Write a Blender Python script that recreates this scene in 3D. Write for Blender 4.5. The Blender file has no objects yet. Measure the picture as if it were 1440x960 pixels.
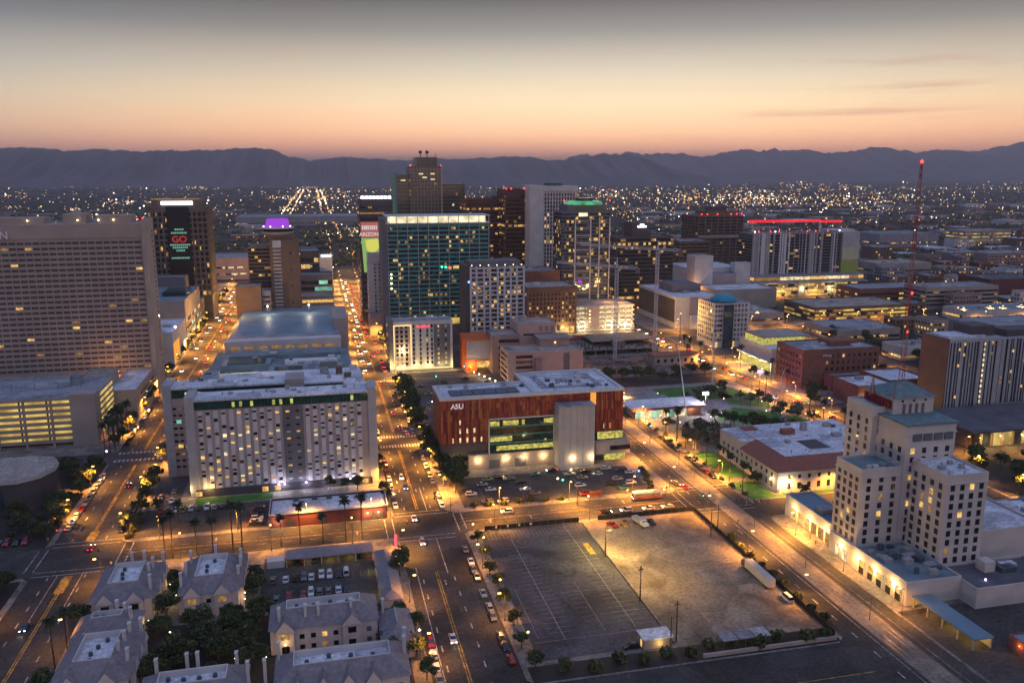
import bpy, math, random
from mathutils import Vector
random.seed(7)
rnd = random.Random(11)
S = bpy.context.scene
COL = S.collection
PI = math.pi
# ---------------------------------------------------------------- camera
F_PX, CAM_H = 1180.0, 130.0
PITCH = math.atan(237 / F_PX)
YAW = math.atan(280 / math.hypot(F_PX, 237))
cd = bpy.data.cameras.new('camera'); cam = bpy.data.objects.new('camera', cd); COL.objects.link(cam)
cd.sensor_width = 36; cd.lens = 36 * F_PX / 1440; cd.clip_start = 1; cd.clip_end = 120000
cam.location = (0, 0, CAM_H); cam.rotation_euler = (PI / 2 - PITCH, 0, -YAW)
S.camera = cam
# ---------------------------------------------------------------- dusk sky
wd = bpy.data.worlds.new('World'); S.world = wd; wd.use_nodes = True
nt = wd.node_tree; nt.nodes.clear()
def N(t, tree=None): return (tree or nt).nodes.new(t)
out = N('ShaderNodeOutputWorld'); bg = N('ShaderNodeBackground'); tc = N('ShaderNodeTexCoord'); sx = N('ShaderNodeSeparateXYZ')
nt.links.new(tc.outputs['Generated'], sx.inputs[0])
def ramp(stops, tree=None, interp='EASE'):
    r = N('ShaderNodeValToRGB', tree); cr = r.color_ramp; cr.interpolation = interp
    while len(cr.elements) > 1: cr.elements.remove(cr.elements[-1])
    cr.elements[0].position = stops[0][0]; cr.elements[0].color = (*stops[0][1], 1)
    for p, c in stops[1:]:
        e = cr.elements.new(p); e.color = (*c, 1)
    return r
# elevation (sine) -> colour of the afterglow
elev = ramp([(0.0, (2.2, .92, .54)), (.025, (2.75, 1.24, .64)), (.045, (2.4, 1.38, .70)), (.078, (1.62, 1.25, .76)), (.11, (1.02, .90, .68)),
             (.155, (.37, .37, .345)), (.198, (.085, .090, .092)), (.30, (.09, .105, .13)), (.50, (.29, .36, .54)), (1.0, (.40, .50, .80))], interp='LINEAR')
nt.links.new(sx.outputs['Z'], elev.inputs[0])
# a warm brightening round the point where the sun went down
dotn = N('ShaderNodeVectorMath'); dotn.operation = 'DOT_PRODUCT'
SUN_AZ = YAW + math.radians(7)
dotn.inputs[1].default_value = (math.sin(SUN_AZ), math.cos(SUN_AZ), .05)
nt.links.new(tc.outputs['Generated'], dotn.inputs[0])
glow = ramp([(0.0, (.62, .70, .88)), (.80, (.66, .68, .74)), (.93, (.90, .84, .80)), (1.0, (1.03, 1.02, 1.0))], interp='LINEAR')
nt.links.new(dotn.outputs['Value'], glow.inputs[0])
mul = N('ShaderNodeMix'); mul.data_type = 'RGBA'; mul.blend_type = 'MULTIPLY'; mul.inputs['Factor'].default_value = 1
nt.links.new(elev.outputs[0], mul.inputs['A']); nt.links.new(glow.outputs[0], mul.inputs['B'])
# thin pink streaks of cloud low down
mp = N('ShaderNodeMapping'); mp.inputs['Scale'].default_value = (2.2, 2.2, 34); mp.inputs['Rotation'].default_value = (0.0, .035, 0)
nz = N('ShaderNodeTexNoise'); nz.inputs['Scale'].default_value = 1.6; nz.inputs['Detail'].default_value = 5
nt.links.new(tc.outputs['Generated'], mp.inputs[0]); nt.links.new(mp.outputs[0], nz.inputs[0])
st = ramp([(.54, (0, 0, 0)), (.74, (1, 1, 1))]); nt.links.new(nz.outputs[0], st.inputs[0])
band = ramp([(.03, (0, 0, 0)), (.07, (.5, .5, .5)), (.10, (.45, .45, .45)), (.15, (0, 0, 0))]); nt.links.new(sx.outputs['Z'], band.inputs[0])
sm = N('ShaderNodeMix'); sm.data_type = 'RGBA'; sm.blend_type = 'MULTIPLY'; sm.inputs['Factor'].default_value = 1
nt.links.new(st.outputs[0], sm.inputs['A']); nt.links.new(band.outputs[0], sm.inputs['B'])
cl = N('ShaderNodeMix'); cl.data_type = 'RGBA'
side = N('ShaderNodeVectorMath'); side.operation = 'DOT_PRODUCT'; side.inputs[1].default_value = (math.sin(YAW + math.radians(26)), math.cos(YAW + math.radians(26)), 0)
nt.links.new(tc.outputs['Generated'], side.inputs[0]); sr_ = ramp([(.90, (0, 0, 0)), (.975, (1, 1, 1))]); nt.links.new(side.outputs['Value'], sr_.inputs[0])
sm2 = N('ShaderNodeMix'); sm2.data_type = 'RGBA'; sm2.blend_type = 'MULTIPLY'; sm2.inputs['Factor'].default_value = 1; nt.links.new(sm.outputs['Result'], sm2.inputs['A']); nt.links.new(sr_.outputs[0], sm2.inputs['B'])
nt.links.new(sm2.outputs['Result'], cl.inputs['Factor']); nt.links.new(mul.outputs['Result'], cl.inputs['A']); cl.inputs['B'].default_value = (.72, .33, .24, 1)
# what is left of the sun-lit sky itself
sky = N('ShaderNodeTexSky'); sky.sky_type = 'NISHITA'; sky.sun_disc = False; sky.sun_elevation = math.radians(1); sky.sun_rotation = SUN_AZ
addn = N('ShaderNodeMix'); addn.data_type = 'RGBA'; addn.blend_type = 'ADD'; addn.inputs['Factor'].default_value = .004
nt.links.new(cl.outputs['Result'], addn.inputs['A']); nt.links.new(sky.outputs[0], addn.inputs['B'])
nt.links.new(addn.outputs['Result'], bg.inputs['Color']); bg.inputs['Strength'].default_value = 1.0
nt.links.new(bg.outputs[0], out.inputs['Surface'])
# last light of the west: broad, weak
sd = bpy.data.lights.new('dusk_sun', 'SUN'); sd.energy = .36; sd.angle = math.radians(70); sd.color = (1, .80, .72)
so = bpy.data.objects.new('dusk_sun', sd); COL.objects.link(so)
so.rotation_euler = (math.radians(48), 0, math.radians(30))
vs = S.view_settings; vs.view_transform = 'Standard'; vs.look = 'None'; vs.gamma = 1; vs.exposure = .06; vs.use_curve_mapping = False
S.cycles.use_denoising = True; S.cycles.max_bounces = 5; S.cycles.diffuse_bounces = 2; S.cycles.glossy_bounces = 2
S.cycles.transmission_bounces = 2; S.cycles.volume_bounces = 0; S.cycles.use_light_tree = True
S.cycles.sample_clamp_indirect = 3; S.cycles.caustics_reflective = False; S.cycles.caustics_refractive = False
# ---------------------------------------------------------------- materials
def mat(name, c, rough=.8, var=.25, scale=.25, metal=0, spec=.3, c2=None, detail=4):
    m = bpy.data.materials.new(name); m.use_nodes = True; t = m.node_tree
    b = t.nodes['Principled BSDF']; b.inputs['Roughness'].default_value = rough; b.inputs['Metallic'].default_value = metal
    b.inputs['Specular IOR Level'].default_value = spec
    if var <= 0:
        b.inputs['Base Color'].default_value = (*c, 1); return m
    g = N('ShaderNodeNewGeometry', t); n = N('ShaderNodeTexNoise', t); n.inputs['Scale'].default_value = scale; n.inputs['Detail'].default_value = detail
    t.links.new(g.outputs['Position'], n.inputs['Vector'])
    lo = tuple(x * (1 - var) for x in c); hi = tuple(min(.9, x * (1 + var)) for x in (c2 or c))
    r = ramp([(.3, lo), (.7, hi)], t, 'LINEAR'); t.links.new(n.outputs[0], r.inputs[0]); t.links.new(r.outputs[0], b.inputs['Base Color'])
    return m
def worn(name, c, c2, sp=.07, patch=.06, crack=.5, rough=.88):
    """worn ground: broad stains, squarish repair patches, fine grit and dark cracks"""
    m = bpy.data.materials.new(name); m.use_nodes = True; t = m.node_tree; b = t.nodes['Principled BSDF']; b.inputs['Roughness'].default_value = rough; b.inputs['Specular IOR Level'].default_value = .25
    g = N('ShaderNodeNewGeometry', t)
    def noise(sc, det, dist=0): n = N('ShaderNodeTexNoise', t); n.inputs['Scale'].default_value = sc; n.inputs['Detail'].default_value = det; n.inputs['Distortion'].default_value = dist; t.links.new(g.outputs['Position'], n.inputs['Vector']); return n
    def mix(bt, a, b2, f=1.0): x = N('ShaderNodeMix', t); x.data_type = 'RGBA'; x.blend_type = bt; x.inputs['Factor'].default_value = f; t.links.new(a, x.inputs['A']); t.links.new(b2, x.inputs['B']); return x.outputs['Result']
    base = ramp([(.32, c), (.68, c2)], t, 'LINEAR'); t.links.new(noise(sp, 9, 1.2).outputs[0], base.inputs[0])
    grit = ramp([(.3, (.62, .62, .62)), (.7, (1.25, 1.25, 1.25))], t, 'LINEAR'); t.links.new(noise(.9, 8).outputs[0], grit.inputs[0]); col = mix('MULTIPLY', base.outputs[0], grit.outputs[0])
    v = N('ShaderNodeTexVoronoi', t); v.distance = 'CHEBYCHEV'; v.inputs['Scale'].default_value = patch; t.links.new(g.outputs['Position'], v.inputs['Vector']); sep = N('ShaderNodeSeparateColor', t); t.links.new(v.outputs['Color'], sep.inputs[0])
    pr = ramp([(0, (.66, .66, .68)), (.2, (.70, .70, .72)), (.24, (1, 1, 1)), (.84, (1, 1, 1)), (.88, (1.22, 1.2, 1.16))], t, 'LINEAR'); t.links.new(sep.outputs[0], pr.inputs[0]); col = mix('MULTIPLY', col, pr.outputs[0], .8)
    if crack:
        w = N('ShaderNodeTexVoronoi', t); w.feature = 'DISTANCE_TO_EDGE'; w.inputs['Scale'].default_value = .13; n2 = noise(.25, 4); ad = N('ShaderNodeMix', t); ad.data_type = 'RGBA'; ad.blend_type = 'ADD'; ad.inputs['Factor'].default_value = 6; t.links.new(g.outputs['Position'], ad.inputs['A']); t.links.new(n2.outputs['Color'], ad.inputs['B']); t.links.new(ad.outputs['Result'], w.inputs['Vector'])
        cr = ramp([(0, (.35, .35, .35)), (.018, (1, 1, 1))], t, 'LINEAR'); t.links.new(w.outputs['Distance'], cr.inputs[0]); col = mix('MULTIPLY', col, cr.outputs[0], crack)
    t.links.new(col, b.inputs['Base Color']); M[name] = m; return m
def emi(name, c, s, sample=False):
    m = bpy.data.materials.new(name); m.use_nodes = True; t = m.node_tree; t.nodes.clear()
    e = N('ShaderNodeEmission', t); e.inputs[0].default_value = (*c, 1); e.inputs[1].default_value = s
    o = N('ShaderNodeOutputMaterial', t); t.links.new(e.outputs[0], o.inputs[0])
    if not sample: m.cycles.emission_sampling = 'NONE'
    return m
def room(name, c, s, scale=.6):
    """window of a lit room: the light inside is uneven"""
    m = bpy.data.materials.new(name); m.use_nodes = True; t = m.node_tree
    b = t.nodes['Principled BSDF']; b.inputs['Base Color'].default_value = (.02, .02, .02, 1); b.inputs['Roughness'].default_value = .15
    g = N('ShaderNodeNewGeometry', t); n = N('ShaderNodeTexNoise', t); n.inputs['Scale'].default_value = scale; n.inputs['Detail'].default_value = 2
    t.links.new(g.outputs['Position'], n.inputs['Vector'])
    r = ramp([(.3, tuple(x * .25 for x in c)), (.65, c)], t, 'LINEAR'); t.links.new(n.outputs[0], r.inputs[0])
    t.links.new(r.outputs[0], b.inputs['Emission Color']); b.inputs['Emission Strength'].default_value = s
    m.cycles.emission_sampling = 'NONE'
    return m
M = {}
def dm(k, *a, **kw): M[k] = mat(k, *a, **kw)
dm('soil', (.035, .032, .03), .95, .5, .02); dm('asphalt', (.075, .07, .068), .85, .3, .12); dm('old_asphalt', (.10, .095, .10), .9, .35, .1)
dm('faded_paint', (.24, .24, .26), .8, .5, .5); dm('lot_asphalt', (.075, .073, .085), .9, .4, .07, detail=8); dm('dirt', (.17, .14, .115), .95, .45, .07, detail=9); dm('sidewalk', (.26, .235, .21), .85, .2, .15)
dm('track', (.30, .26, .21), .8, .2, .2); dm('rail_steel', (.30, .28, .26), .35, .1, 1, metal=.8); dm('paint', (.62, .60, .56), .7, .35, .6)
dm('yellow_paint', (.55, .36, .06), .7, .35, .6); dm('grass', (.045, .15, .03), .95, .4, .3); dm('paving', (.30, .28, .28), .8, .25, .12)
dm('white_roof', (.68, .70, .74), .8, .16, .12, detail=8); dm('grey_roof', (.34, .36, .39), .85, .2, .1, detail=7); dm('teal_roof', (.15, .21, .235), .7, .3, .12)
dm('tan_roof', (.42, .36, .31), .85, .18, .12); dm('dark_roof', (.10, .10, .115), .85, .25, .12); dm('blue_roof', (.15, .235, .30), .5, .2, .08)
dm('unit', (.30, .31, .33), .6, .2, 1); dm('dark_unit', (.07, .09, .11), .6, .2, 1); dm('black', (.02, .02, .022), .6, .1, 1); dm('screen', (.012, .012, .014), .9, .2, .5)
dm('stone', (.54, .50, .47), .85, .12, .15, detail=8); dm('hotel_tan', (.37, .305, .265), .85, .1, .1); dm('tan', (.36, .31, .27), .85, .15, .1)
dm('pink', (.50, .33, .29), .85, .12, .12); dm('pink_shade', (.30, .21, .19), .85, .12, .12); dm('brown', (.17, .115, .085), .8, .15, .12); dm('red_brown', (.10, .045, .035), .6, .2, .1)
dm('brick', (.22, .10, .075), .9, .22, .5); dm('dark_brick', (.15, .05, .05), .9, .2, .4); dm('white_wall', (.55, .54, .54), .8, .12, .12); dm('grey_wall', (.27, .26, .29), .8, .14, .12)
dm('mauve', (.36, .31, .31), .8, .12, .15); dm('panel', (.52, .53, .57), .7, .1, .2); dm('slate', (.13, .135, .16), .7, .15, .2); dm('dark_wall', (.07, .065, .075), .6, .2, .1)
dm('glass', (.012, .016, .022), .07, .4, .25, spec=.8); dm('teal_glass', (.012, .075, .075), .08, .35, .3, spec=.8); dm('teal_panel', (.075, .26, .25), .35, .2, .3); dm('green_glass', (.012, .062, .05), .1, .4, .5, spec=.7)
dm('blue_glass', (.03, .05, .075), .06, .4, .2, spec=.9); dm('olive_glass', (.05, .06, .05), .1, .4, .2, spec=.9); dm('tinted', (.03, .018, .014), .1, .4, .2, spec=.7)
dm('clad_red', (.27, .045, .03), .55, .2, .4); dm('clad_orange', (.40, .135, .045), .55, .2, .4); dm('clad_maroon', (.14, .026, .04), .55, .2, .4); dm('clad_rust', (.31, .08, .04), .55, .2, .4)
dm('tile', (.26, .10, .075), .9, .25, 1.2); dm('shingle', (.22, .20, .215), .9, .2, .8); dm('stucco', (.68, .575, .52), .9, .1, .5); dm('copper', (.12, .19, .20), .7, .25, .5)
dm('wood', (.10, .065, .045), .9, .2, 1); dm('steel', (.22, .22, .23), .5, .15, 1, metal=.5); dm('pole_metal', (.10, .095, .09), .6, .15, 1); dm('crane_paint', (.55, .55, .58), .6, .15, .5)
dm('bark', (.10, .075, .055), .95, .3, 1.5); dm('leaf_dark', (.042, .062, .026), .9, .45, .5); dm('leaf_mid', (.075, .098, .038), .9, .45, .5); dm('leaf_pale', (.20, .18, .13), .9, .4, .5); dm('leaf_olive', (.10, .098, .045), .9, .4, .5)
dm('frond', (.035, .045, .022), .8, .4, .8); dm('tyre', (.012, .012, .012), .8, 0); dm('car_glass', (.015, .018, .022), .06, 0, spec=.8); dm('concrete', (.30, .275, .26), .9, .25, .15, detail=8); dm('rubble', (.22, .17, .14), .95, .5, .35, detail=9)
dm('rust', (.30, .10, .05), .8, .2, .5); dm('orange_wall', (.55, .12, .03), .6, .15, .3); dm('red_paint', (.35, .03, .03), .6, .1, .5); dm('sign_dark_red', (.22, .012, .03), .6, .1, .5); dm('mast_red', (.32, .03, .03), .6, .1, .5); dm('mast_pale', (.34, .16, .14), .6, .1, .5); dm('sign_deep_red', (.11, .008, .015), .6, .1, .5); dm('letter_white', (.72, .66, .70), .6, 0); dm('cyan_dome', (.02, .26, .36), .35, .15, .3); dm('lime', (.28, .36, .08), .6, .1, .3); dm('pale_lime', (.45, .47, .33), .6, .1, .3)
dm('bronze', (.16, .085, .045), .5, .15, .15); dm('silver_panel', (.36, .37, .40), .45, .1, .2); dm('net', (.45, .42, .44), .8, .1, .3); dm('mountain', (.12, .105, .115), 1, .45, .0012, detail=9); dm('pool', (.05, .30, .32), .1, .1, .2); dm('cloth_dark', (.03, .03, .04), .9, 0); dm('skin', (.35, .2, .14), .7, 0); dm('cloth_pale', (.4, .38, .36), .9, 0)
M['lit'] = room('lit', (1, .58, .16), 1.15); M['lit_pale'] = room('lit_pale', (1, .78, .42), 1.3); M['lit_dim'] = room('lit_dim', (.75, .40, .12), .5, .9); M['lit_green'] = room('lit_green', (.75, .80, .20), 1.0, .25)
M['lit_low'] = room('lit_low', (.95, .64, .16), .9, .12); M['lit_office'] = room('lit_office', (.85, .74, .16), .85, .8); dm('deep_green_glass', (.008, .035, .03), .07, .4, .4, spec=.8); dm('olive_wall', (.085, .092, .075), .3, .2, .1, spec=.6); dm('grey_brown', (.13, .115, .105), .8, .15, .12); M['lit_crown'] = room('lit_crown', (1, .86, .52), 1.5, .12); M['lit_teal'] = room('lit_teal', (.35, .95, .70), .9, .1)
worn('asphalt', (.040, .038, .037), (.085, .080, .076), .05, .05, .6); worn('old_asphalt', (.06, .058, .06), (.115, .11, .11), .06, .07, .6); worn('lot_asphalt', (.040, .043, .060), (.095, .098, .118), .045, .05, .8); worn('dirt', (.12, .096, .076), (.31, .26, .21), .055, .035, 0, .97); worn('rubble', (.09, .07, .06), (.26, .2, .165), .12, .1, 0, .97)
worn('sidewalk', (.16, .145, .13), (.27, .245, .22), .12, .3, .25); worn('paving', (.19, .175, .175), (.31, .29, .285), .1, .2, .25); worn('track', (.19, .165, .135), (.29, .25, .2), .1, .12, .3)
worn('paint', (.14, .13, .125), (.62, .60, .56), .5, .4, 0); worn('yellow_paint', (.16, .11, .04), (.56, .37, .07), .5, .4, 0)
worn('concrete', (.13, .118, .11), (.27, .245, .225), .09, .08, .2)
worn('white_roof', (.50, .52, .57), (.72, .74, .78), .09, .09, .18); worn('grey_roof', (.22, .235, .26), (.36, .38, .41), .09, .1, .2); worn('tan_roof', (.30, .26, .225), (.44, .385, .335), .1, .1, .15)
SOD = (1, .385, .055)
M['sodium'] = emi('sodium', (1, .55, .14), 9); M['lamp_warm'] = emi('lamp_warm', (1, .74, .36), 9); M['lamp_white'] = emi('lamp_white', (.95, .92, 1), 12); M['lamp_orange'] = emi('lamp_orange', (1, .36, .06), 4)
M['lamp_purple'] = emi('lamp_purple', (.72, .45, 1), 12); M['lamp_blue'] = emi('lamp_blue', (.08, .22, 1), 9); M['lamp_green'] = emi('lamp_green', (.05, .95, .45), 6); M['lamp_red'] = emi('lamp_red', (1, .03, .03), 7); M['lamp_magenta'] = emi('lamp_magenta', (1, .2, .8), 5)
M['headlight'] = emi('headlight', (1, .90, .74), 14); M['taillight'] = emi('taillight', (1, .03, .02), 8); M['dull_red'] = mat('dull_red', (.25, .01, .01), .3, 0); M['dull_lamp'] = mat('dull_lamp', (.6, .6, .6), .2, 0)
M['letter_lit'] = emi('letter_lit', (1, .86, .92), .62); M['purple_glow'] = emi('purple_glow', (.42, .07, .80), .9); M['red_bar'] = emi('red_bar', (1, .015, .03), 1.6); M['sign_white'] = emi('sign_white', (.95, .9, 1), 4); M['sign_red'] = emi('sign_red', (1, .12, .16), 1.3); M['sign_mint'] = emi('sign_mint', (.35, .85, .65), .45); M['sign_dullred'] = emi('sign_dullred', (.9, .07, .05), .5)
M['bill_yellow'] = emi('bill_yellow', (.85, .80, .16), .8); M['bill_green'] = emi('bill_green', (.35, .62, .18), .7); M['bill_white'] = emi('bill_white', (.8, .76, .72), .8); M['bill_red'] = emi('bill_red', (.6, .16, .15), .7); M['green_crown'] = room('green_crown', (.14, .75, .38), .62, .16); M['neon'] = emi('neon', (1, .62, .25), 1.6); M['orange_glow'] = emi('orange_glow', (1, .38, .06), 1.0)
# ---------------------------------------------------------------- mesh builder and scene bookkeeping
W = {}
class MB:
    def __init__(s): s.v = []; s.f = []; s.m = []
    def face(s, pts, m=0):
        n = len(s.v); s.v += [tuple(p) for p in pts]; s.f.append(tuple(range(n, n + len(pts)))); s.m.append(m)
    def box(s, x0, x1, y0, y1, z0, z1, m=0, mt=None):
        n = len(s.v)
        s.v += [(x0, y0, z0), (x1, y0, z0), (x1, y1, z0), (x0, y1, z0), (x0, y0, z1), (x1, y0, z1), (x1, y1, z1), (x0, y1, z1)]
        for q, mm in (((0, 1, 5, 4), m), ((1, 2, 6, 5), m), ((2, 3, 7, 6), m), ((3, 0, 4, 7), m), ((4, 5, 6, 7), m if mt is None else mt), ((3, 2, 1, 0), m)):
            s.f.append(tuple(n + i for i in q)); s.m.append(mm)
        return s
    def prism(s, poly, z0, z1, m=0, mt=None):
        n = len(s.v); k = len(poly)
        s.v += [(x, y, z0) for x, y in poly] + [(x, y, z1) for x, y in poly]
        for i in range(k):
            j = (i + 1) % k; s.f.append((n + i, n + j, n + k + j, n + k + i)); s.m.append(m)
        s.f.append(tuple(n + k + i for i in range(k))); s.m.append(m if mt is None else mt)
        s.f.append(tuple(n + i for i in reversed(range(k)))); s.m.append(m)
        return s
    def tube(s, p0, p1, r0, r1=None, n=7, m=0):
        r1 = r0 if r1 is None else r1
        a, b = Vector(p0), Vector(p1); d = (b - a).normalized(); u = d.orthogonal().normalized(); w = d.cross(u); k = len(s.v)
        for c, r in ((a, r0), (b, r1)):
            for i in range(n):
                t = 2 * PI * i / n; s.v.append(tuple(c + (u * math.cos(t) + w * math.sin(t)) * r))
        for i in range(n):
            j = (i + 1) % n; s.f.append((k + i, k + j, k + n + j, k + n + i)); s.m.append(m)
        s.f.append(tuple(k + i for i in reversed(range(n)))); s.m.append(m); s.f.append(tuple(k + n + i for i in range(n))); s.m.append(m)
        return s
    def bar(s, p0, p1, w=.1, m=0): return s.tube(p0, p1, w, w, 4, m)
    def octa(s, c, r, m=0, rz=None):
        x, y, z = c; rz = rz or r; n = len(s.v)
        s.v += [(x + r, y, z), (x, y + r, z), (x - r, y, z), (x, y - r, z), (x, y, z + rz), (x, y, z - rz)]
        for q in ((0, 1, 4), (1, 2, 4), (2, 3, 4), (3, 0, 4), (1, 0, 5), (2, 1, 5), (3, 2, 5), (0, 3, 5)):
            s.f.append(tuple(n + i for i in q)); s.m.append(m)
        return s
    def lathe(s, c, prof, n=20, m=0):
        x, y, z = c; k = len(s.v)
        for r, h in prof:
            for i in range(n): t = 2 * PI * i / n; s.v.append((x + r * math.cos(t), y + r * math.sin(t), z + h))
        for a in range(len(prof) - 1):
            for i in range(n):
                j = (i + 1) % n; s.f.append((k + a * n + i, k + a * n + j, k + (a + 1) * n + j, k + (a + 1) * n + i)); s.m.append(m)
        e = k + (len(prof) - 1) * n; s.f.append(tuple(e + i for i in range(n))); s.m.append(m)
        return s
    def mesh(s, name, mats, off=(0, 0, 0)):
        me = bpy.data.meshes.new(name)
        me.from_pydata([(a - off[0], b - off[1], c - off[2]) for a, b, c in s.v] if any(off) else s.v, [], s.f)
        for q in mats: me.materials.append(M[q] if isinstance(q, str) else q)
        if len(mats) > 1: me.polygons.foreach_set('material_index', s.m)
        me.update(); return me
    def build(s, name, mats, parent=None):
        if isinstance(mats, str): mats = [mats]
        off = W.get(parent.name, (0, 0, 0)) if parent else (0, 0, 0)
        o = bpy.data.objects.new(name, s.mesh(name, mats, off)); COL.objects.link(o)
        if parent: o.parent = parent; W[o.name] = off
        return o
def tag(o, label, cat, group=None, kind=None):
    if label: o['label'] = label
    if cat: o['category'] = cat
    if group: o['group'] = group
    if kind: o['kind'] = kind
    return o
def thing(name, label, cat, loc=(0, 0, 0), group=None):
    o = bpy.data.objects.new(name, None); o.empty_display_size = .5; COL.objects.link(o); o.location = loc; W[o.name] = tuple(loc)
    return tag(o, label, cat, group)
def obj(name, me, parent=None, loc=None, rz=0):
    o = bpy.data.objects.new(name, me); COL.objects.link(o)
    if parent: o.parent = parent
    if loc: o.location = loc
    if rz: o.rotation_euler = (0, 0, rz)
    return o
def dup(root, loc, rz, label=None, group=None):
    r = root.copy(); COL.objects.link(r); r.location = loc; r.rotation_euler = (0, 0, rz); W[r.name] = tuple(loc)
    if label: r['label'] = label
    if group: r['group'] = group
    for c in root.children:
        d = c.copy(); COL.objects.link(d); d.parent = r
        for g in c.children:
            e = g.copy(); COL.objects.link(e); e.parent = d
    return r
def struct(name, mb, mats):
    o = mb.build(name, mats); o['kind'] = 'structure'; return o
ORD = ['nearest', 'second', 'third', 'fourth', 'fifth', 'sixth', 'seventh', 'eighth', 'ninth', 'tenth', 'eleventh', 'twelfth', 'thirteenth', 'fourteenth', 'fifteenth', 'sixteenth', 'seventeenth', 'eighteenth', 'nineteenth', 'twentieth', 'twenty-first', 'twenty-second', 'twenty-third', 'twenty-fourth', 'twenty-fifth', 'twenty-sixth', 'twenty-seventh', 'twenty-eighth', 'twenty-ninth', 'thirtieth']
def light(name, parent, loc, e, c=SOD, r=.4, spot=None):
    l = bpy.data.lights.new(name, 'SPOT' if spot else 'POINT'); l.energy = e; l.color = c; l.shadow_soft_size = r
    if spot: l.spot_size = math.radians(spot); l.spot_blend = .8
    o = bpy.data.objects.new(name, l); COL.objects.link(o); o.parent = parent
    off = W.get(parent.name, (0, 0, 0)); o.location = tuple(a - b for a, b in zip(loc, off)); return o
# ---- buildings
def shell(root, x0, x1, y0, y1, h, wall, roof='grey_roof', z0=0, par=.9, units=0, name='wall', ut='unit'):
    mb = MB(); mb.box(x0, x1, y0, y1, z0, h)
    if par:
        t = .35
        for q in ((x0, x1, y0, y0 + t), (x0, x1, y1 - t, y1), (x0, x0 + t, y0 + t, y1 - t), (x1 - t, x1, y0 + t, y1 - t)): mb.box(*q, h - .02, h + par)
    w = mb.build(name, [wall], root)
    MB().box(x0 + .4, x1 - .4, y0 + .4, y1 - .4, h - .3, h + .06).build('roof', [roof], root)
    for i in range(units):
        a, b, c = rnd.uniform(1.2, 3.2), rnd.uniform(1.2, 3), rnd.uniform(1, 2.2)
        if x1 - x0 < 2 * a + 3 or y1 - y0 < 2 * b + 3: continue
        ux, uy = rnd.uniform(x0 + a + 1, x1 - a - 1), rnd.uniform(y0 + b + 1, y1 - b - 1)
        u = MB().box(ux - a, ux + a, uy - b, uy + b, h + .05, h + c)
        u.tube((ux, uy, h + c), (ux, uy, h + c + .35), min(a, b) * .6, n=8); u.build('roof_unit', [rnd.choice([ut, 'unit', 'panel'])], root)
    return w
def runs(n, p, lits, blk=1):
    out = []; i = 0
    while i < n:
        k = min(n - i, rnd.randint(1, blk)); m = 0 if rnd.random() > p else rnd.randint(1, lits)
        if out and out[-1][2] == m: out[-1] = (out[-1][0], i + k, m)
        else: out.append((i, i + k, m))
        i += k
    return out
def bands(root, x0, x1, y0, y1, zs, bh, cell, mats, p, faces='FLR', d=.12, name='window_band', blk=3, hot=None, inset=.6, gap=0):
    """one glazed band per storey, wrapping the faces that can be seen"""
    for i, z in enumerate(zs):
        mb = MB(); pp = p if not hot or i not in hot else hot[i]
        for f in faces:
            a, b = (x0, x1) if f in 'FB' else (y0, y1)
            a += inset; b -= inset
            if b - a < 1: continue
            n = max(1, round((b - a) / cell)); c = (b - a) / n
            rr = runs(n, pp, len(mats) - 1, blk) if not gap else [(k, k + 1, 0 if rnd.random() > pp else rnd.randint(1, len(mats) - 1)) for k in range(n)]
            for s, e, m in rr:
                u, w = a + s * c + gap / 2, a + e * c - gap / 2
                if f == 'F': mb.box(u, w, y0 - d, y0 + .05, z, z + bh, m)
                elif f == 'B': mb.box(u, w, y1 - .05, y1 + d, z, z + bh, m)
                elif f == 'L': mb.box(x0 - d, x0 + .05, u, w, z, z + bh, m)
                else: mb.box(x1 - .05, x1 + d, u, w, z, z + bh, m)
        if gap and mb.f:
            for k in range(len(mb.v) // 8):
                q = MB(); q.v = mb.v[k * 8:k * 8 + 8]; q.f = [tuple(i - k * 8 for i in f) for f in mb.f[k * 6:k * 6 + 6]]; q.m = [0] * 6; q.build('window', [mats[mb.m[k * 6]]], root)
        elif mb.f: mb.build(name, mats, root)
def piers(mb, x0, x1, y0, y1, z0, z1, sp, w, d=.3, faces='FLR', m=0):
    for f in faces:
        a, b = (x0, x1) if f == 'F' else (y0, y1)
        n = max(1, round((b - a) / sp))
        for k in range(n + 1):
            c = a + (b - a) * k / n; u, v = max(a, c - w / 2), min(b, c + w / 2)
            if f == 'F': mb.box(u, v, y0 - d, y0, z0, z1, m)
            elif f == 'L': mb.box(x0 - d, x0, u, v, z0, z1, m)
            else: mb.box(x1, x1 + d, u, v, z0, z1, m)
WM = {}
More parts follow.
